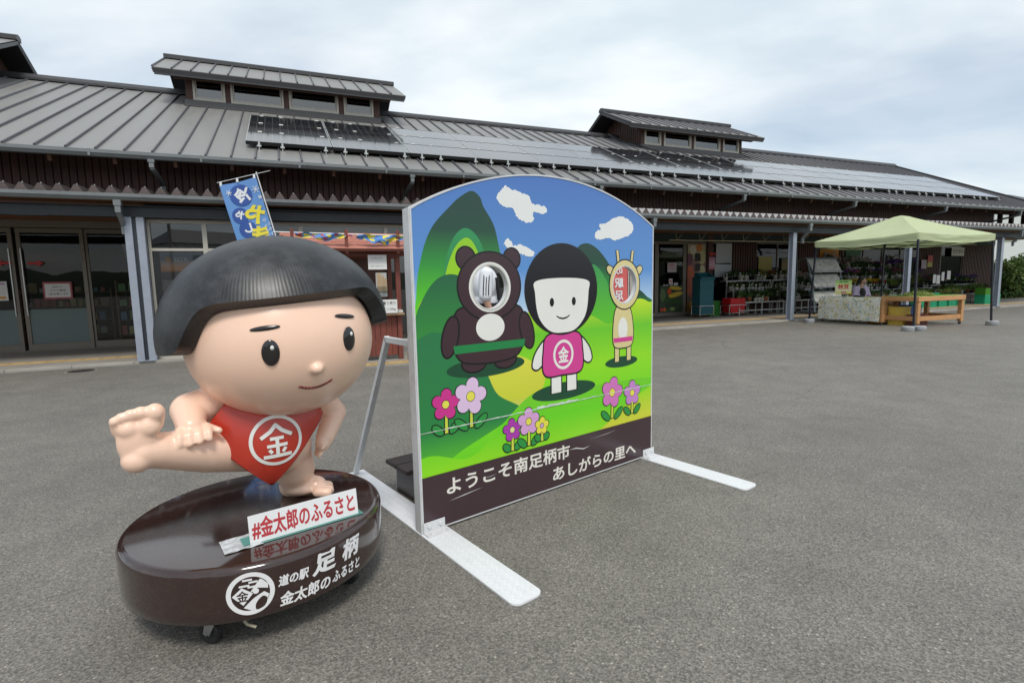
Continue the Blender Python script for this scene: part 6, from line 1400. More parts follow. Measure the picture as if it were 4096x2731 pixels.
# price placard on the table
pc = thing("price_placard", "bright placard with red and yellow lettering standing on the flowered table", "placard", l1(0.62, 0.18, 0.806), R1 + rad(38))
MB().box(-0.22, 0.22, 0, 0.006, 0.09, 0.52).obj("board", grad("placard print", [(0, (0.72, 0.62, 0.10)), (0.3, (0.78, 0.74, 0.50)), (0.55, (0.70, 0.74, 0.45)), (0.8, (0.50, 0.66, 0.20)), (1, (0.30, 0.55, 0.20))], 2, 0.09, 0.52, 0.5), pc); MB().tube((0, 0.01, 0), (0, 0.01, 0.3), 0.006, 0.006, 6).bev(-0.06, 0.06, -0.04, 0.05, 0, 0.008, 0.002).obj("stand", legm, pc)
for tx, x_, z_, w_, h_, mt in (("枝豆", -0.15, 0.24, 0.30, 0.15, redi), ("新鮮", -0.12, 0.44, 0.24, 0.05, M("green ink", (0.02, 0.22, 0.05), 0.5)), ("500", -0.06, 0.11, 0.14, 0.06, M("magenta ink", (0.5, 0.02, 0.25), 0.5))):
    v, f = fit2d(text2d(tx, 1, 0.04), w_, h_, x_, z_); MB().add([(p[0], -0.001 - p[2], p[1]) for p in v], f).obj("lettering", mt, pc)
cr_ = thing("coin_tray", "dark tray lying on the flowered table before the seated woman", "tray", l1(1.10, 0.22, 0.806), R1)
MB().bev(-0.13, 0.13, -0.08, 0.08, 0, 0.012, 0.003).obj("base", legm, cr_)
for a_ in ((-0.13, 0.13, -0.08, -0.07), (-0.13, 0.13, 0.07, 0.08), (-0.13, -0.12, -0.07, 0.07), (0.12, 0.13, -0.07, 0.07)): MB().box(*a_, 0.012, 0.045).obj("rim", legm, cr_)
# edamame pods heaped on the green mat
pod = MB(); pod.smooth = True
for i, (x_, r_) in enumerate(((0.0, 0.006), (0.018, 0.0095), (0.034, 0.007), (0.05, 0.0095), (0.066, 0.003))): 
    for a_ in range(6): pod.v.append((x_, r_ * math.cos(a_ * PI / 3), r_ * 0.8 * math.sin(a_ * PI / 3)))
for i in range(4):
    for a_ in range(6): pod.f.append((i * 6 + a_, i * 6 + (a_ + 1) % 6, i * 6 + 6 + (a_ + 1) % 6, i * 6 + 6 + a_)); pod.mi.append(0); pod.sm.append(True)
hp = thing("bean_heap", "heap of green bean pods on the green mat of the wooden counter", "beans", l2(0.62, 0.42, 0.853), R2)
rr = random.Random(5); hm_ = MB(); hm_.smooth = True
for i in range(900):
    a_ = rr.uniform(0, 2 * PI); q = math.sqrt(rr.random()); x_, y_ = 0.46 * q * math.cos(a_), 0.30 * q * math.sin(a_); z_ = 0.008 + rr.random() * 0.115 * (1 - q * q)
    M4 = Matrix.Translation((x_, y_, z_)) @ Matrix.Rotation(rr.uniform(0, 6.3), 4, 'Z') @ Matrix.Rotation(rr.uniform(-0.6, 0.6), 4, 'Y') @ Matrix.Scale(rr.uniform(1.0, 1.5), 4)
    hm_.m(i % 2).add([M4 @ Vector(v_) for v_ in pod.v], pod.f)
po_ = hm_.obj("pods", [M("bean green", (0.20, 0.27, 0.06), 0.6, var=0.2), M("bean pale", (0.32, 0.36, 0.12), 0.6, var=0.2)], hp); po_["kind"] = "stuff"
tb_ = thing("salmon_tray", "shallow salmon tray at the back of the wooden counter", "tray", l2(1.1, 0.75, 0.853), R2)
MB().bev(0, 0.36, 0, 0.22, 0, 0.01, 0.003).obj("base", M("salmon plastic", (0.62, 0.16, 0.10), 0.5), tb_)
for a_ in ((0, 0.36, 0, 0.01), (0, 0.36, 0.21, 0.22), (0, 0.01, 0.01, 0.21), (0.35, 0.36, 0.01, 0.21)): MB().box(*a_, 0.01, 0.06).obj("rim", MATS["salmon plastic"], tb_)
# ---------------------------------------------------------------- crates
def crate_mesh(L, D_, H_, mat, name="crate", ribs=True):
    """returns prototype parts (name, mesh): floor, two long walls, two short walls with ribs, rim"""
    t_ = 0.012; P_ = []
    P_.append(("floor", MB().box(t_, L - t_, t_, D_ - t_, 0, t_).mesh("floor", mat)))
    def wallL():
        m = MB().box(0, L, 0, t_, 0.0, H_)
        for i in range(5): x_ = L * (i + 0.5) / 5; m.box(x_ - 0.008, x_ + 0.008, -0.010, 0, 0.02, H_ * 0.82)
        m.box(L * 0.36, L * 0.64, -0.004, 0.0, H_ * 0.45, H_ * 0.75); m.box(-0.008, L + 0.008, -0.012, -0.0005, H_ * 0.86, H_); m.box(-0.004, L + 0.004, -0.008, -0.0005, H_ * 0.30, H_ * 0.34); return m
    P_.append(("long_wall", wallL().mesh("long_wall", mat))); m = wallL(); m.xf(Matrix.Translation((L, D_, 0)) @ Matrix.Rotation(PI, 4, 'Z')); P_.append(("long_wall", m.mesh("long_wall", mat)))
    def wallS():
        m = MB().box(t_, D_ - t_, 0, t_, 0, H_)
        for i in range(3): x_ = D_ * (i + 0.5) / 3; m.box(x_ - 0.008, x_ + 0.008, -0.010, 0, 0.02, H_ * 0.82)
        m.box(0.0, D_, -0.012, -0.0005, H_ * 0.86, H_ * 0.998); return m
    m = wallS(); m.xf(Matrix.Translation((0, D_, 0)) @ Matrix.Rotation(-PI / 2, 4, 'Z')); P_.append(("short_wall", m.mesh("short_wall", mat)))
    m = wallS(); m.xf(Matrix.Translation((L, 0, 0)) @ Matrix.Rotation(PI / 2, 4, 'Z')); P_.append(("short_wall", m.mesh("short_wall", mat)))
    return P_
CR = {}
def crate(kind, label, loc, rz, col, L=0.52, D_=0.36, H_=0.30, group=None, name="plastic_crate"):
    key = (kind, L, D_, H_)
    if key not in CR: CR[key] = crate_mesh(L, D_, H_, M(kind, col, 0.5, var=0.08))
    o = thing(name, label, "crate", loc, rz, group)
    for n_, me in CR[key]: put(n_, me, o)
    return o
GC = (0.015, 0.32, 0.16)
for i in range(2): crate("yellow crate plastic", ["yellow slatted crate on the floor under the pine counters", "yellow slatted crate stacked on another under the pine counters"][i], l2(0.13, 0.50, 0.27 * i), R2, (0.62, 0.45, 0.08), 0.36, 0.40, 0.27)
crate("dark red crate plastic", "dark red crate under the wooden counter", l2(0.20, 0.10, 0), R2, (0.13, 0.035, 0.03), 0.38, 0.32, 0.32)
crate("blue crate plastic", "blue crate on the ground under the wooden counter", l2(0.56, 0.55, 0), R2, (0.05, 0.16, 0.50), 0.46, 0.34, 0.28); crate("blue crate plastic", "blue crate stacked upon the blue crate under the wooden counter", l2(0.56, 0.55, 0.285), R2, (0.05, 0.16, 0.50), 0.46, 0.34, 0.28)
bxk = thing("cardboard_box", "tall brown cardboard box standing behind the wooden counter", "box", l2(0.72, 1.35, 0), R2)
MB().bev(0, 0.42, 0, 0.3, 0, 0.62, 0.003).obj("carton", M("cardboard", (0.36, 0.25, 0.14), 0.85, var=0.1), bxk); MB().box(0.0, 0.42, 0.13, 0.17, 0.6205, 0.622).obj("tape", M("parcel tape", (0.45, 0.34, 0.2), 0.3), bxk)
oj = crate("orange crate plastic", "amber crate standing behind the wooden counter", l2(0.18, 1.2, 0), R2, (0.50, 0.25, 0.02), 0.5, 0.35, 0.6)
dk = thing("black_bag", "black sack slumped under the pine table end", "bag", l1(1.45, 0.38, 0.10), R1)
bgm = blob([('e', (0, 0, 0.22), (0.22, 0.18, 0.22)), ('e', (0.08, 0.02, 0.40), (0.12, 0.12, 0.14)), ('e', (-0.1, 0.03, 0.33), (0.1, 0.1, 0.12))], 0.02, 4); bgm.materials.append(M("black sack", (0.012, 0.012, 0.013), 0.55, bump=0.6, bscale=12)); put("sack", bgm, dk)
# ---------------------------------------------------------------- carts by the produce door
tealp = M("teal basket plastic", (0.014, 0.11, 0.14), 0.45, var=0.12, stretch=(1, 1, 30), scale=3)
def basket_shell(L, D_, H_, flare, mat, name="basket"):
    m = MB(); f_ = flare
    o = [(-L / 2, -D_ / 2), (L / 2, -D_ / 2), (L / 2, D_ / 2), (-L / 2, D_ / 2)]
    for z_, s_ in ((0, 1 - f_), (H_, 1.0)): m.v += [(x * s_, y * s_, z_) for x, y in o]
    for z_, s_ in ((H_, 0.95), (0.012, 0.95 - f_)): m.v += [(x * s_, y * s_, z_) for x, y in o]
    for i in range(4):
        j = (i + 1) % 4
        for a_, b_ in ((0, 4), (4, 8), (8, 12)): m.f.append((a_ + i, a_ + j, b_ + j, b_ + i)); m.mi.append(0); m.sm.append(False)
    m.f += [(3, 2, 1, 0), (12, 13, 14, 15)]; m.mi += [0, 0]; m.sm += [False, False]
    return m.mesh(name, mat)
def frame_cart(o, L, D_, z_):
    fm_ = MB()
    for y_ in (-D_ / 2, D_ / 2): fm_.path([Vector((-L / 2, y_, 0.08)), Vector((-L / 2, y_, z_)), Vector((L / 2, y_, z_)), Vector((L / 2, y_, 0.08))], 0.014)
    for x_ in (-L / 2, L / 2): fm_.tube((x_, -D_ / 2, 0.10), (x_, D_ / 2, 0.10), 0.012, 0.012, 8); fm_.tube((x_, -D_ / 2, z_), (x_, D_ / 2, z_), 0.014, 0.014, 8)
    fm_.box(-L / 2, L / 2, -D_ / 2, D_ / 2, 0.10, 0.115); fm_.obj("frame", M("chrome tube", (0.55, 0.55, 0.54), 0.25, 0.9), o)
    for x_ in (-L / 2, L / 2):
        for y_ in (-D_ / 2, D_ / 2): MB().lathe([(0.01, -0.012), (0.042, -0.012), (0.042, 0.012), (0.01, 0.012)], n=16).xf(Matrix.Translation((x_, y_, 0.043)) @ Matrix.Rotation(PI / 2, 4, 'Y')).obj("wheel", castm, o)
tc_ = thing("basket_trolley", "steel trolley frame under the tall stack of teal baskets", "trolley", B(13.92, 15.15, 0.047), YB); frame_cart(tc_, 0.64, 0.44, 0.42)
tb1 = basket_shell(0.64, 0.42, 0.26, 0.12, tealp)
for i in range(15):
    o = tag(put("shopping_basket", tb1, None, B(13.92, 15.15, 0.165 + i * 0.078), YB), "teal shopping basket nested in the tall stack by the produce door", "basket", "teal baskets stacked on the trolley")
# slanted top basket rising at the back
o = tag(put("shopping_basket", tb1, None, B(13.96, 15.18, 1.36), YB), "teal shopping basket tipped up on top of its stack by the produce door", "basket", "teal baskets stacked on the trolley"); o.rotation_euler = (rad(24), 0, YB)
rc_ = thing("basket_trolley", "low steel trolley frame carrying bright red baskets", "trolley", B(15.38, 15.10, 0.047), YB); frame_cart(rc_, 0.86, 0.44, 0.40)
rb1 = basket_shell(0.74, 0.42, 0.26, 0.16, M("red basket plastic", (0.50, 0.012, 0.018), 0.4, var=0.08))
for i in range(5): tag(put("shopping_basket", rb1, None, B(15.38, 15.10, 0.165 + i * 0.07), YB), "bright red shopping basket in the low stack on a steel trolley", "basket", "red baskets stacked on the trolley")
gk = [crate("leaf green crate plastic", ["leaf green crate on the pavement between teal and red baskets", "leaf green crate stacked between teal and red baskets"][i], B(14.42, 15.25, 0.047 + i * 0.29), YB, (0.02, 0.16, 0.02), 0.42, 0.36, 0.285) for i in range(2)]
# ---------------------------------------------------------------- plants
gleaf = [M("leaf green", (0.075, 0.15, 0.035), 0.5, var=0.35, scale=12), M("leaf dark", (0.038, 0.085, 0.026), 0.5, var=0.35, scale=12), M("leaf lime", (0.20, 0.27, 0.05), 0.5, var=0.3, scale=12)]
potw = M("white pot", (0.78, 0.77, 0.74), 0.5, var=0.08); potb = M("black pot", (0.018, 0.018, 0.018), 0.5); pott = M("terracotta pot", (0.32, 0.12, 0.06), 0.7, var=0.15); soil = M("potting soil", (0.03, 0.02, 0.014), 0.9)
flw = {"pink": M("pink petals", (0.62, 0.16, 0.32), 0.6), "yellow": M("yellow petals", (0.72, 0.52, 0.03), 0.6), "purple": M("purple petals", (0.20, 0.06, 0.42), 0.6), "white": M("white petals", (0.70, 0.66, 0.64), 0.6), "red": M("red petals", (0.50, 0.03, 0.03), 0.6)}
def pot_mesh(r, h, mat):
    m = MB(); m.smooth = True; m.lathe([(r * 0.72, 0), (r * 0.95, h * 0.85), (r * 1.04, h * 0.85), (r * 1.04, h), (r * 0.92, h), (r * 0.88, h * 0.9), (0.0, h * 0.9)], n=14); return m.mesh("pot", mat)
def leaf(m, base, d, L, w, droop=0.3):
    d = Vector(d).normalized(); s_ = d.cross(Vector((0, 0, 1)))
    if s_.length < 1e-3: s_ = Vector((1, 0, 0))
    s_.normalize(); b_ = Vector(base); p1 = b_ + d * L * 0.45 + Vector((0, 0, 0.02)); p2 = b_ + d * L - Vector((0, 0, droop * L))
    m.add([b_, p1 + s_ * w / 2, p1 - s_ * w / 2, p2], [(0, 1, 2), (1, 3, 2)])
def foliage(seed, h0, spread, height, nl, L, w, up=0.6, droop=0.3, fl=None, nf=0, fs=0.03, mats=None):
    rr = random.Random(seed); m = MB()
    for i in range(nl):
        a_ = rr.uniform(0, 2 * PI); q = rr.random() ** 0.6; b_ = (spread * q * math.cos(a_) * 0.6, spread * q * math.sin(a_) * 0.6, h0 + height * rr.random() * 0.8)
        m.m(0 if rr.random() < 0.7 else 1); leaf(m, b_, (math.cos(a_), math.sin(a_), rr.uniform(up * 0.4, up * 1.4)), L * rr.uniform(0.7, 1.3), w * rr.uniform(0.7, 1.3), droop)
    for i in range(nf):
        a_ = rr.uniform(0, 2 * PI); q = rr.random() ** 0.5; c = Vector((spread * q * math.cos(a_), spread * q * math.sin(a_), h0 + height * rr.uniform(0.6, 1.1))); m.m(2)
        for p in range(5): d_ = Vector((math.cos(p * 1.2566 + a_), math.sin(p * 1.2566 + a_), 0.5)); leaf(m, c, d_, fs, fs * 0.9, 0.1)
    return m.mesh("foliage", (mats or [gleaf[0], gleaf[1]]) + ([fl] if fl else [gleaf[2]]))
tagm = MB().box(-0.022, 0.022, 0, 0.002, 0, 0.11).mesh("name_tag", paper)
PL = {}
def proto(key, pot, pr_, ph, fol, tagz=None): PL[key] = (pot_mesh(pr_, ph, pot), fol, ph, pr_, tagz)
proto("orchid", potw, 0.075, 0.14, foliage(1, 0.13, 0.05, 0.05, 10, 0.30, 0.05, 0.9, 0.5), True)
proto("succulent", potw, 0.055, 0.10, foliage(2, 0.09, 0.05, 0.05, 22, 0.09, 0.028, 1.2, 0.0, mats=[gleaf[2], gleaf[0]]), True)
proto("plug", potw, 0.05, 0.09, foliage(3, 0.08, 0.05, 0.05, 20, 0.08, 0.03, 1.0, 0.1), True)
proto("bushy", potb, 0.08, 0.13, foliage(4, 0.12, 0.14, 0.20, 70, 0.13, 0.05, 0.7, 0.3, mats=[gleaf[1], gleaf[0]]), True)
proto("pinkflower", potw, 0.075, 0.13, foliage(5, 0.12, 0.12, 0.18, 50, 0.11, 0.045, 0.7, 0.3, flw["pink"], 16, 0.04), True)
proto("yellowflower", potw, 0.075, 0.15, foliage(6, 0.13, 0.16, 0.16, 40, 0.11, 0.04, 0.7, 0.3, flw["yellow"], 46, 0.04), True)
proto("purpleflower", potb, 0.08, 0.13, foliage(7, 0.12, 0.15, 0.20, 50, 0.12, 0.045, 0.7, 0.3, flw["purple"], 34, 0.045), True)
proto("whiteflower", potw, 0.08, 0.14, foliage(8, 0.13, 0.16, 0.34, 60, 0.13, 0.05, 0.8, 0.2, flw["white"], 26, 0.055), True)
proto("grass", potb, 0.07, 0.11, foliage(9, 0.10, 0.10, 0.10, 130, 0.32, 0.010, 1.6, 0.25, mats=[gleaf[2], gleaf[0]]), False)
proto("fern", pott, 0.08, 0.13, foliage(10, 0.12, 0.12, 0.10, 80, 0.22, 0.030, 0.9, 0.5), True)
proto("redflower", potb, 0.06, 0.11, foliage(11, 0.10, 0.09, 0.12, 34, 0.09, 0.035, 0.8, 0.2, flw["red"], 14, 0.035), True)
PN_ = {"orchid": ("potted_orchid", "broad leaved orchid in a white pot"), "succulent": ("potted_succulent", "small lime succulent in a white pot"), "plug": ("plug_plant", "small green seedling in a white pot"), "bushy": ("bushy_plant", "dark bushy plant in a black pot"), "pinkflower": ("pink_flower", "pink flowering plant in a white pot"), "yellowflower": ("yellow_flower", "yellow flowering plant in a white pot"), "purpleflower": ("purple_flower", "purple flowering plant in a black pot"), "whiteflower": ("white_flower", "tall white flowering plant in a white pot"), "grass": ("grass_plant", "tall fine lime grass in a black pot"), "fern": ("potted_fern", "arching fern in a terracotta pot"), "redflower": ("red_flower", "red flowering plant in a black pot")}
def plant(key, p, where, sc=1.0):
    pot, fol, ph, pr_, tg = PL[key]; nm, lb = PN_[key]
    o = thing(nm, lb + " " + where, "plant", p, random.uniform(0, 6.28), lb + " " + where); o.scale = (sc, sc, sc * random.uniform(0.9, 1.12))
    put("pot", pot, o); put("foliage", fol, o)
    if tg: t_ = put("name_tag", tagm, o, (pr_ * 0.5, 0, ph * 0.9)); t_.rotation_euler = (0.2, 0, YB - o.rotation_euler.z + random.uniform(-0.4, 0.4))
    return o
galv = M("galvanised shelf", (0.40, 0.42, 0.42), 0.4, 0.5, var=0.12)
def staging(a0, a1, label, tiers, where, mixes):
    """stepped steel plant bench; tiers = (d0, d1, z)"""
    o = thing("plant_staging", label, "plant stand", B(a0, tiers[-1][0], 0.047), YB); dz = tiers[-1][0]
    for d0, d1, z_ in tiers:
        sh_ = MB(); sh_.box(0, a1 - a0, d0 - dz, d0 - dz + 0.03, z_ - 0.047 - 0.045, z_ - 0.047); sh_.box(0, a1 - a0, d1 - dz - 0.03, d1 - dz, z_ - 0.047 - 0.045, z_ - 0.047)
        n_ = 7
        for i in range(n_): y_ = d0 - dz + 0.03 + (d1 - d0 - 0.06) * (i + 0.15) / n_; sh_.box(0, a1 - a0, y_, y_ + (d1 - d0) / n_ * 0.55, z_ - 0.047 - 0.012, z_ - 0.049)
        sh_.obj("shelf", galv, o)
        for x_ in (0.0, (a1 - a0) / 2 - 0.02, a1 - a0 - 0.04): MB().box(x_, x_ + 0.04, d0 - dz - 0.002, d0 - dz + 0.038, 0.0, z_ - 0.047 - 0.046).obj("leg", galv, o)
    MB().box(0, a1 - a0, -0.004, 0.03, 0.16, 0.20).obj("rail", galv, o)
    for (d0, d1, z_), mix in zip(tiers, mixes):
        for row in range(2):
            x_ = a0 + 0.08 + row * 0.05
            while x_ < a1 - 0.06:
                k_ = random.choice(mix); plant(k_, B(x_, d0 + (d1 - d0) * (0.3 + 0.42 * row) + random.uniform(-0.02, 0.02), z_ + 0.001), where, random.uniform(1.05, 1.5)); x_ += random.uniform(0.15, 0.22) if k_ in ("succulent", "plug", "redflower") else random.uniform(0.24, 0.36)
    return o
TI = [(15.55, 15.9, 1.36), (15.2, 15.53, 0.95), (14.9, 15.18, 0.55)]
staging(15.45, 17.78, "stepped steel plant staging beside the red baskets", TI, "on the staging beside the red baskets", [("orchid", "orchid", "plug", "succulent", "bushy"), ("succulent", "plug", "plug", "orchid"), ("fern", "bushy", "plug", "succulent")])
staging(17.86, 20.4, "stepped steel plant staging behind the card rack", TI, "on the staging behind the card rack", [("plug", "orchid", "redflower"), ("succulent", "plug", "whiteflower"), ("plug", "succulent", "bushy")])
staging(20.6, 24.0, "stepped steel plant staging behind the seated woman", [(15.7, 15.98, 1.62), (15.3, 15.68, 1.25), (14.8, 15.25, 0.85), (14.4, 14.75, 0.50)], "on the staging behind the seated woman", [("whiteflower", "pinkflower", "bushy", "whiteflower"), ("bushy", "whiteflower", "purpleflower", "pinkflower", "bushy"), ("yellowflower", "bushy", "plug", "redflower"), ("succulent", "plug", "fern")])
staging(24.2, 27.0, "stepped steel plant staging beyond the green gazebo", [(15.7, 15.98, 1.62), (15.3, 15.68, 1.25), (14.8, 15.25, 0.85), (14.4, 14.75, 0.50)], "on the staging beyond the gazebo", [("pinkflower", "whiteflower", "bushy", "purpleflower"), ("whiteflower", "pinkflower", "bushy", "purpleflower"), ("bushy", "grass", "plug"), ("plug", "fern", "succulent")])
staging(27.6, 31.4, "low steel plant staging by the end column", [(15.2, 15.6, 0.95), (14.5, 14.95, 0.52)], "on the low staging by the end column", [("purpleflower", "grass", "bushy", "redflower"), ("grass", "grass", "fern", "plug")])
# green crates with grasses at the pavement edge
for i, (a_, z_) in enumerate(((24.3, 0), (24.9, 0), (25.6, 0), (26.3, 0), (26.95, 0), (24.3, 0.31), (25.0, 0.31))):
    crate("market green crate plastic", "dark green crate in the pavement row beyond the gazebo", B(a_, 13.75, 0.047 + z_), YB, GC, 0.56, 0.38, 0.30, "dark green crates along the pavement")
for a_ in (24.5, 25.0, 26.0, 26.5, 27.1): plant("grass", B(a_, 13.9, 0.40), "over the dark green crates", 1.2)
for a_, z_ in ((28.9, 0), (29.55, 0)): crate("market green crate plastic", "dark green crate by the end column on the pavement", B(a_, 13.7, 0.047 + z_), YB, GC, 0.58, 0.40, 0.42, "dark green crates by the end column")
crate("leaf green crate light", "light green crate topping the crates by the end column", B(28.95, 13.72, 0.47), YB, (0.07, 0.26, 0.02), 0.58, 0.40, 0.30)
crate("brown crate plastic", "brown crate at the end of the crates by the end column", B(29.62, 13.75, 0.47), YB, (0.14, 0.05, 0.03), 0.5, 0.38, 0.34)
# ---------------------------------------------------------------- rolling card rack
rk = thing("card_rack", "tall grey rolling rack with sloping rows of pale cards", "display rack", B(17.75, 13.55, 0.047), YB)
rg_ = M("rack grey paint", (0.16, 0.20, 0.22), 0.45, 0.3)
for x_ in (0.0, 1.62):
    MB().path([Vector((x_, 0, 0.09)), Vector((x_, 0.15, 1.2)), Vector((x_, 0.42, 2.05)), Vector((x_, 0.55, 2.12)), Vector((x_, 0.8, 2.0)), Vector((x_, 0.85, 0.09))], 0.022).obj("side_frame", rg_, rk)
    for y_ in (0.02, 0.83): MB().lathe([(0.01, -0.015), (0.045, -0.015), (0.045, 0.015), (0.01, 0.015)], n=16).xf(Matrix.Translation((x_, y_, 0.046)) @ Matrix.Rotation(PI / 2, 4, 'Y')).obj("wheel", rubber, rk)
for z_ in (2.10, 0.12): MB().tube((0, 0.5, z_), (1.62, 0.5, z_), 0.02, 0.02, 8).obj("cross_tube", rg_, rk)
cardm = MB().box(0, 0.145, 0, 0.004, 0, 0.10).mesh("card", M("printed card", (0.42, 0.42, 0.38), 0.6, var=0.35, scale=14))
for (z0, y0, rows) in ((1.62, 0.18, 5), (1.05, 0.08, 5), (0.50, 0.02, 4)):
    MB().add([(0.02, y0 + 0.03, z0 - 0.03), (1.60, y0 + 0.03, z0 - 0.03), (1.60, y0 + 0.30, z0 + rows * 0.088 + 0.02), (0.02, y0 + 0.30, z0 + rows * 0.088 + 0.02)], [(0, 1, 2, 3)]).obj("tray", rg_, rk); MB().box(0.02, 1.60, y0 - 0.05, y0 + 0.04, z0 - 0.06, z0 - 0.03).obj("ledge", galv, rk)
    for r_ in range(rows):
        for c_ in range(10): o = put("card", cardm, rk, (0.05 + c_ * 0.155, y0 + r_ * 0.052 + 0.004, z0 + r_ * 0.088 - 0.01)); o.rotation_euler = (-0.45, 0, 0)
# ---------------------------------------------------------------- prints on the produce entrance
pv = thing("produce_poster", "tall vegetable photo poster with black shop lettering on the entrance pane", "poster", B(13.95, 16.02, 0.22), YB)
MB().box(0, 0.86, 0, 0.004, 0, 2.55).obj("sheet", grad("poster produce", [(0, (0.30, 0.12, 0.02)), (0.2, (0.10, 0.06, 0.02)), (0.45, (0.42, 0.12, 0.02)), (0.7, (0.22, 0.10, 0.10)), (0.85, (0.40, 0.36, 0.16)), (1, (0.42, 0.38, 0.26))], 2, 0, 2.55, 0.4), pv)
for cx, cz_, rx, rz_, c in ((0.12, 1.20, 0.22, 0.55, (0.55, 0.09, 0.01)), (0.25, 2.35, 0.16, 0.17, (0.62, 0.58, 0.50)), (0.55, 2.42, 0.16, 0.15, (0.60, 0.20, 0.02)), (0.10, 1.98, 0.16, 0.22, (0.12, 0.02, 0.05)), (0.70, 2.05, 0.18, 0.26, (0.48, 0.46, 0.20)), (0.70, 1.55, 0.15, 0.22, (0.55, 0.52, 0.30)), (0.45, 0.25, 0.34, 0.22, (0.50, 0.28, 0.03)), (0.30, 0.62, 0.2, 0.13, (0.40, 0.04, 0.02))):
    q = fill2d([(min(max(x, 0.0), 0.86), min(max(z, 0.0), 2.55)) for x, z in circ(cx, cz_, rx, rz_, 32)]); MB().add([(p[0], -0.001 - cz_ * 0.0004 - cx * 0.001, p[1]) for p in q[0]], q[1]).obj("vegetable_print", M("veg %.2f %.2f" % (cx, cz_), c, 0.4, var=0.12, scale=5), pv)
for j, ch in enumerate("農産物直売所"):
    v, f = fit2d(text2d(ch, 1, 0.045), None, 0.33, 0.48, 2.05 - j * 0.375, False, True); MB().add([(p[0], -0.006 - p[2], p[1]) for p in v], f).obj("lettering", inkm, pv)
pf = thing("fruit_poster", "low fruit photo poster with bananas and cucumber on the glass door", "poster", B(12.66, 16.02, 0.22), YB)
MB().box(0, 1.10, 0, 0.004, 0, 1.0).obj("sheet", M("poster leaf green", (0.035, 0.06, 0.03), 0.4, var=0.4, scale=4), pf)
for cx, cz_, rx, rz_, a_, c in ((0.75, 0.90, 0.30, 0.07, -0.1, (0.66, 0.46, 0.05)), (0.75, 0.66, 0.34, 0.09, 0.2, (0.62, 0.42, 0.05)), (0.45, 0.78, 0.09, 0.13, 0, (0.55, 0.08, 0.02)), (0.62, 0.42, 0.45, 0.10, -0.12, (0.03, 0.08, 0.02)), (0.15, 0.65, 0.12, 0.25, 0, (0.10, 0.16, 0.06)), (0.10, 0.10, 0.07, 0.07, 0, (0.55, 0.05, 0.02)), (0.24, 0.11, 0.07, 0.07, 0, (0.60, 0.14, 0.02)), (0.60, 0.12, 0.12, 0.07, 0, (0.20, 0.28, 0.10))):
    q = fill2d([(min(max(x, 0.0), 1.10), min(max(z, 0.0), 1.0)) for x, z in circ(cx, cz_, rx, rz_, 32, a_)]); MB().add([(p[0], -0.001 - cz_ * 0.001 - cx * 0.001, p[1]) for p in q[0]], q[1]).obj("fruit_print", M("fruit %.2f %.2f" % (cx, cz_), c, 0.4, var=0.12, scale=5), pf)
sheet("door_notice", "pinkish notice at eye height on the produce glass door", "notice", 13.0, 16.01, 1.72, 0.42, 0.36, M("pale pink paper", (0.50, 0.42, 0.46), 0.7), [("お願い", 0.1, 0.24, 0.2, 0.06, redi, 0.02), ("店内でのマスク着用", 0.04, 0.12, 0.33, 0.035, inkm, 0)])
sheet("no_pets_sign", "small square white pictogram sticker on the produce glass door", "sticker", 13.08, 16.01, 1.30, 0.16, 0.18, None, [("×", 0.03, 0.04, 0.1, 0.1, redi, 0.03)])
wl = thing("door_lettering", "white brush lettering of the shop name on the produce glass door", "lettering", B(12.82, 16.03, 0.98), YB)
for tx, x_, z_, w_, h_ in (("道の駅", 0.0, 0.17, 0.25, 0.12), ("足柄", 0.28, 0.16, 0.42, 0.2), ("金太郎のふるさと", 0.1, 0.0, 0.62, 0.10)):
    v, f = fit2d(text2d(tx, 1, 0.025), w_, h_, x_, z_); MB().add([(p[0], -p[2], p[1]) for p in v], f).obj("lettering", paper, wl)
sheet("pink_poster", "small pink and white poster on the brown post beside the produce entrance", "poster", 14.95, 15.96, 1.80, 0.30, 0.48, grad("poster pink", [(0, (0.5, 0.12, 0.2)), (0.4, (0.62, 0.45, 0.5)), (1, (0.5, 0.2, 0.36))], 2, 0, 0.48, 0.5))
for a_, z_, w_, h_, stops, lb in ((15.35, 2.05, 0.8, 0.75, [(0, (0.42, 0.46, 0.5)), (1, (0.55, 0.6, 0.64))], "pale blue poster in the window beside the brown post"), (15.3, 1.5, 0.85, 0.5, [(0, (0.5, 0.3, 0.25)), (1, (0.40, 0.12, 0.08))], "red fish coloured poster low in the window beside the brown post"), (17.6, 1.45, 0.75, 0.85, [(0, (0.35, 0.28, 0.03)), (1, (0.40, 0.34, 0.08))], "yellow fruit poster in the window beyond the brown boards"), (18.9, 1.45, 0.8, 0.8, [(0, (0.30, 0.22, 0.03)), (1, (0.12, 0.10, 0.03))], "dim yellow fruit poster in the window behind the steel column"), (21.15, 2.05, 1.2, 0.75, [(0, (0.50, 0.10, 0.01)), (1, (0.62, 0.36, 0.03))], "orange citrus poster in the window above the card rack"), (22.8, 1.7, 1.0, 1.05, [(0, (0.02, 0.10, 0.05)), (1, (0.06, 0.18, 0.06))], "green leafy poster in the window beside the citrus poster")):
    sheet("window_poster", lb, "poster", a_, 16.03, z_, w_, h_, grad("wp %.1f" % a_, stops, 2, 0, h_, 0.5))
for cx, cz_, r_ in ((0.35, 0.35, 0.30), (0.9, 0.45, 0.27)):
    pass
sheet("handwritten_sign", "white sign with handwritten black letters above the far plants", "sign", 30.45, 15.95, 2.33, 1.05, 0.42, None, [("クワガタ", 0.08, 0.1, 0.88, 0.22, inkm, 0.01)])
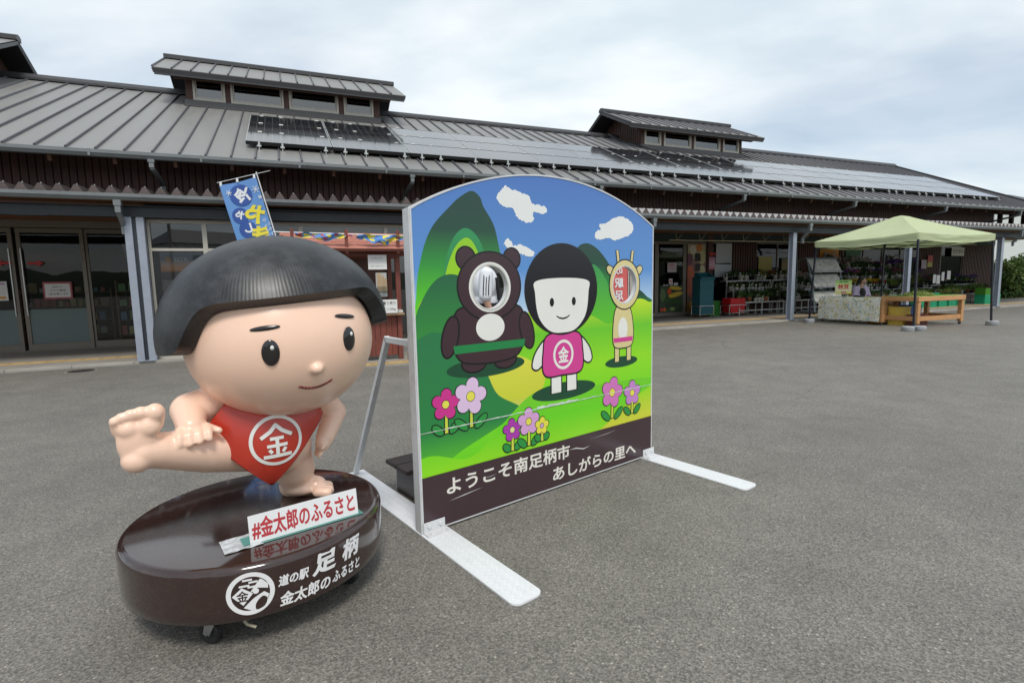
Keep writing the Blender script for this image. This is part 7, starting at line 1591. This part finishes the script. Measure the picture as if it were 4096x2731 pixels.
sheet("red_poster", "small red and yellow poster on the brown boards behind the gazebo", "poster", 28.55, 15.94, 1.80, 0.38, 0.55, grad("poster red", [(0, (0.6, 0.5, 0.05)), (0.3, (0.4, 0.42, 0.1)), (0.5, (0.5, 0.06, 0.04)), (1, (0.5, 0.05, 0.05))], 2, 0, 0.55, 0.5)); sheet("paper_notice", "plain pinkish paper notice beside the red poster on the brown boards", "notice", 28.08, 15.94, 1.72, 0.40, 0.42, M("pale pink paper", (0.50, 0.42, 0.46), 0.7))
for i, (a_, z_) in enumerate(((25.9, 1.05), (26.15, 1.02), (26.5, 1.15), (26.9, 1.2))):
    sheet("price_card", ["white price card hung left among the grasses past the gazebo", "tilted white price card hung second among the grasses past the gazebo", "tall white price card in plastic hung among the grasses past the gazebo", "narrow white price card hung last before the red poster"][i], "card", a_, 14.2, z_, 0.20 + 0.05 * (i % 2), 0.38)
# ---------------------------------------------------------------- beyond the end of the shop: bushes, lawn, white house
tag(MB().box(18, 60, 26.0, 44, 0, 0.03).obj("lawn", M("lawn grass", (0.13, 0.19, 0.045), 0.9, var=0.35, scale=1.5, bump=0.6, bscale=60), None, (0, 0, 0), rad(-8)), kind="structure")
barkm = M("bark", (0.08, 0.055, 0.035), 0.85, var=0.25)
def bush(name, label, loc, rx, rz_, seed, nl=7000, mats=None, trunk=0.35):
    o = thing(name, label, "bush", loc, 0, "bushes beyond the end column"); rr = random.Random(seed); m = MB()
    cl_ = [(rr.uniform(-0.7, 0.7) * rx, rr.uniform(-0.7, 0.7) * rx, trunk + rr.uniform(0.15, 0.95) * rz_, rr.uniform(0.28, 0.5) * rx) for _ in range(16)]
    for i in range(nl):
        cx, cy, cz_, cr__ = rr.choice(cl_); d_ = Vector((rr.gauss(0, 1), rr.gauss(0, 1), rr.gauss(0, 1))).normalized(); p = Vector((cx, cy, cz_)) + d_ * cr__ * rr.uniform(0.35, 1.05)
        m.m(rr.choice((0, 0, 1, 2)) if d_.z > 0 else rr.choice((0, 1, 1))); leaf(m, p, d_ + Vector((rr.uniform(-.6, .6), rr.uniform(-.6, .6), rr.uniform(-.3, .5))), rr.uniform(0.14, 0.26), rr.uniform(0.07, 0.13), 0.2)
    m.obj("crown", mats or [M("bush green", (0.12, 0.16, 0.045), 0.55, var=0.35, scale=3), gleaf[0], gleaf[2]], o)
    tr_ = MB()
    for i in range(5): a_ = i * 1.25; tr_.tube((0.06 * math.cos(a_), 0.06 * math.sin(a_), 0), (0.5 * rx * math.cos(a_), 0.5 * rx * math.sin(a_), trunk + rz_ * 0.6), 0.05, 0.02, 7)
    tr_.obj("trunk", barkm, o); return o
for i, (x_, y_, rx, rz_) in enumerate(((27.9, 29.6, 1.3, 1.3), (29.9, 31.2, 1.5, 1.5), (32.6, 32.6, 1.6, 1.5), (29.6, 29.3, 1.0, 0.8))):
    bush("bush", ["olive green bush nearest the end of the shop", "olive green bush rising higher beyond the first bush", "broad green bush farthest from the shop end", "low round green bush before the taller bushes"][i], (x_, y_, 0.02), rx, rz_, 20 + i)
hs = thing("white_house", "white clad two storey house beyond the bushes", "house", (36.4, 40, 0), rad(20))
hw = M("white cladding", (0.66, 0.67, 0.68), 0.6, var=0.05)
MB().box(0, 11, 0, 8, 0, 6.4).obj("wall", hw, hs); MB().add([(-0.4, -0.4, 6.4), (11.4, -0.4, 6.4), (11.4, 8.4, 6.4), (-0.4, 8.4, 6.4), (1.5, 4, 8.2), (9.5, 4, 8.2)], [(0, 1, 5, 4), (1, 2, 5), (2, 3, 4, 5), (3, 0, 4), (3, 2, 1, 0)]).obj("roof", M("slate roof", (0.08, 0.08, 0.09), 0.6, var=0.1), hs)
for x_ in (1.2, 4.2, 7.4):
    for z_ in (1.0, 3.9):
        w_ = MB().box(x_, x_ + 1.7, -0.05, 0.0, z_, z_ + 1.2).obj("window", M("dark house window", (0.05, 0.06, 0.075), 0.2), hs); MB().box(x_ - 0.06, x_, -0.07, -0.001, z_ - 0.06, z_ + 1.26).box(x_ + 1.7, x_ + 1.76, -0.07, -0.001, z_ - 0.06, z_ + 1.26).box(x_, x_ + 1.7, -0.07, -0.001, z_ + 1.2, z_ + 1.26).box(x_, x_ + 1.7, -0.07, -0.001, z_ - 0.06, z_).obj("frame", framew, w_)
# wooded rise across the road, behind the viewer (seen only in the glass and the lacquer)
rg2 = MB(); n_ = 420
for i in range(n_ + 1):
    a_ = rad(150 + 250 * i / n_); R_ = 120
    h_ = 6.5 + 3.5 * noise.noise(Vector((i * 0.04, 1.3, 0))) + 1.6 * noise.noise(Vector((i * 0.21, 7, 0))) + 1.2 * noise.noise(Vector((i * 0.8, 3, 0)))
    for j, (dr_, hz_) in enumerate(((0, 0.0), (8, 0.55), (20, 0.9), (40, 1.0))): rg2.v.append(((R_ + dr_) * math.cos(a_), (R_ + dr_) * math.sin(a_), -0.5 + h_ * hz_ + 0.8 * noise.noise(Vector((i * 0.5, j, 2)))))
for i in range(n_):
    for j in range(3): rg2.f.append((i * 4 + j, (i + 1) * 4 + j, (i + 1) * 4 + j + 1, i * 4 + j + 1)); rg2.mi.append(0); rg2.sm.append(True)
tag(rg2.obj("hills", M("wooded hillside", (0.035, 0.055, 0.025), 0.9, var=0.4, scale=0.15)), kind="structure")

kids_of(hs)
for x_, y_, rz_, lb in ((-34, -38, 12, "white house with dark roof mirrored in the left glass doors"), (-12, -46, 5, "white house with dark roof mirrored in the front window"), (16, -44, -8, "white house with dark roof mirrored in the right shop windows")): dup(hs, (x_, y_, 0), rad(180 + rz_), lb)
for x_, y_, lb in ((-22, -30, "utility pole with wires mirrored in the left glass doors"), (3, -34, "utility pole with wires mirrored in the front window")):
    o = thing("utility_pole", lb, "utility pole", (x_, y_, 0), 0); MB().tube((0, 0, 0), (0, 0, 11), 0.17, 0.12, 12).obj("pole", conc, o)
    for z_ in (9.6, 10.5): MB().box(-0.9, 0.9, -0.05, 0.05, z_, z_ + 0.1).obj("cross_arm", zinc, o)
    MB().lathe([(0.22, 0), (0.22, 0.8)], (0.35, 0, 8.2), 14).obj("transformer", galv, o)
# ---------------------------------------------------------------- displays just inside the glass
def display(a, d, w, h, label, seed, col):
    o = thing("display_shelf", label, "shelf", B(a, d, 0.032), YB); rr = random.Random(seed); wd = M("display wood", (0.22, 0.12, 0.06), 0.6, var=0.2)
    for x_ in (0, w - 0.04): MB().box(x_, x_ + 0.04, 0, 0.4, 0, h).obj("side", wd, o)
    z_ = 0.25
    while z_ < h: 
        MB().box(0.041, w - 0.041, 0, 0.4, z_, z_ + 0.025).obj("shelf", wd, o); x_ = 0.06
        while x_ < w - 0.2:
            bw = rr.uniform(0.10, 0.2); bh = rr.uniform(0.10, 0.26); k_ = rr.choice(col); tag(MB().bev(0, bw, 0.03, 0.03 + rr.uniform(0.1, 0.25), 0, bh, 0.006).obj("boxed_goods", M("goods %s" % (k_,), k_, 0.5), None, B(a + x_ * 1.0, d + 0.0, 0.032 + z_ + 0.026), YB), "small boxed goods on the " + label, "goods", "goods on the " + label); x_ += bw + rr.uniform(0.02, 0.07)
        z_ += 0.38
    return o
PAL = [(0.5, 0.12, 0.08), (0.6, 0.5, 0.2), (0.55, 0.55, 0.5), (0.15, 0.25, 0.4), (0.4, 0.25, 0.12), (0.2, 0.35, 0.15)]
display(-4.3, 16.75, 1.3, 1.7, "wooden display shelf behind the fixed pane", 1, PAL)
display(-6.6, 17.6, 2.0, 1.5, "wooden display shelf inside the sliding doors", 2, PAL)
display(-2.3, 13.5, 2.2, 1.5, "wooden display shelf inside the glazed front room", 3, PAL)
hb = thing("hanging_banner", "pale hanging cloth banner behind the fixed glass pane", "banner", B(-4.15, 16.45, 0.9), YB)
bn_ = MB(); bn_.smooth = True
for j in range(13):
    for i in range(5): bn_.v.append((0.10 + 0.40 * i / 4 * (1 - 0.3 * j / 12 * 0) - 0.18 * (j / 12) ** 2 + 0.25, 0.05 * math.sin(i * 1.3), 1.75 * j / 12))
for j in range(12):
    for i in range(4): bn_.f.append((j * 5 + i, j * 5 + i + 1, (j + 1) * 5 + i + 1, (j + 1) * 5 + i)); bn_.mi.append(0); bn_.sm.append(True)
bn_.obj("cloth", M("pale banner cloth", (0.62, 0.62, 0.62), 0.8, var=0.06), hb); MB().tube((0.22, 0, 1.76), (0.60, 0, 1.76), 0.01, 0.01, 6).obj("rod", zinc, hb)
bpy.context.view_layer.update()
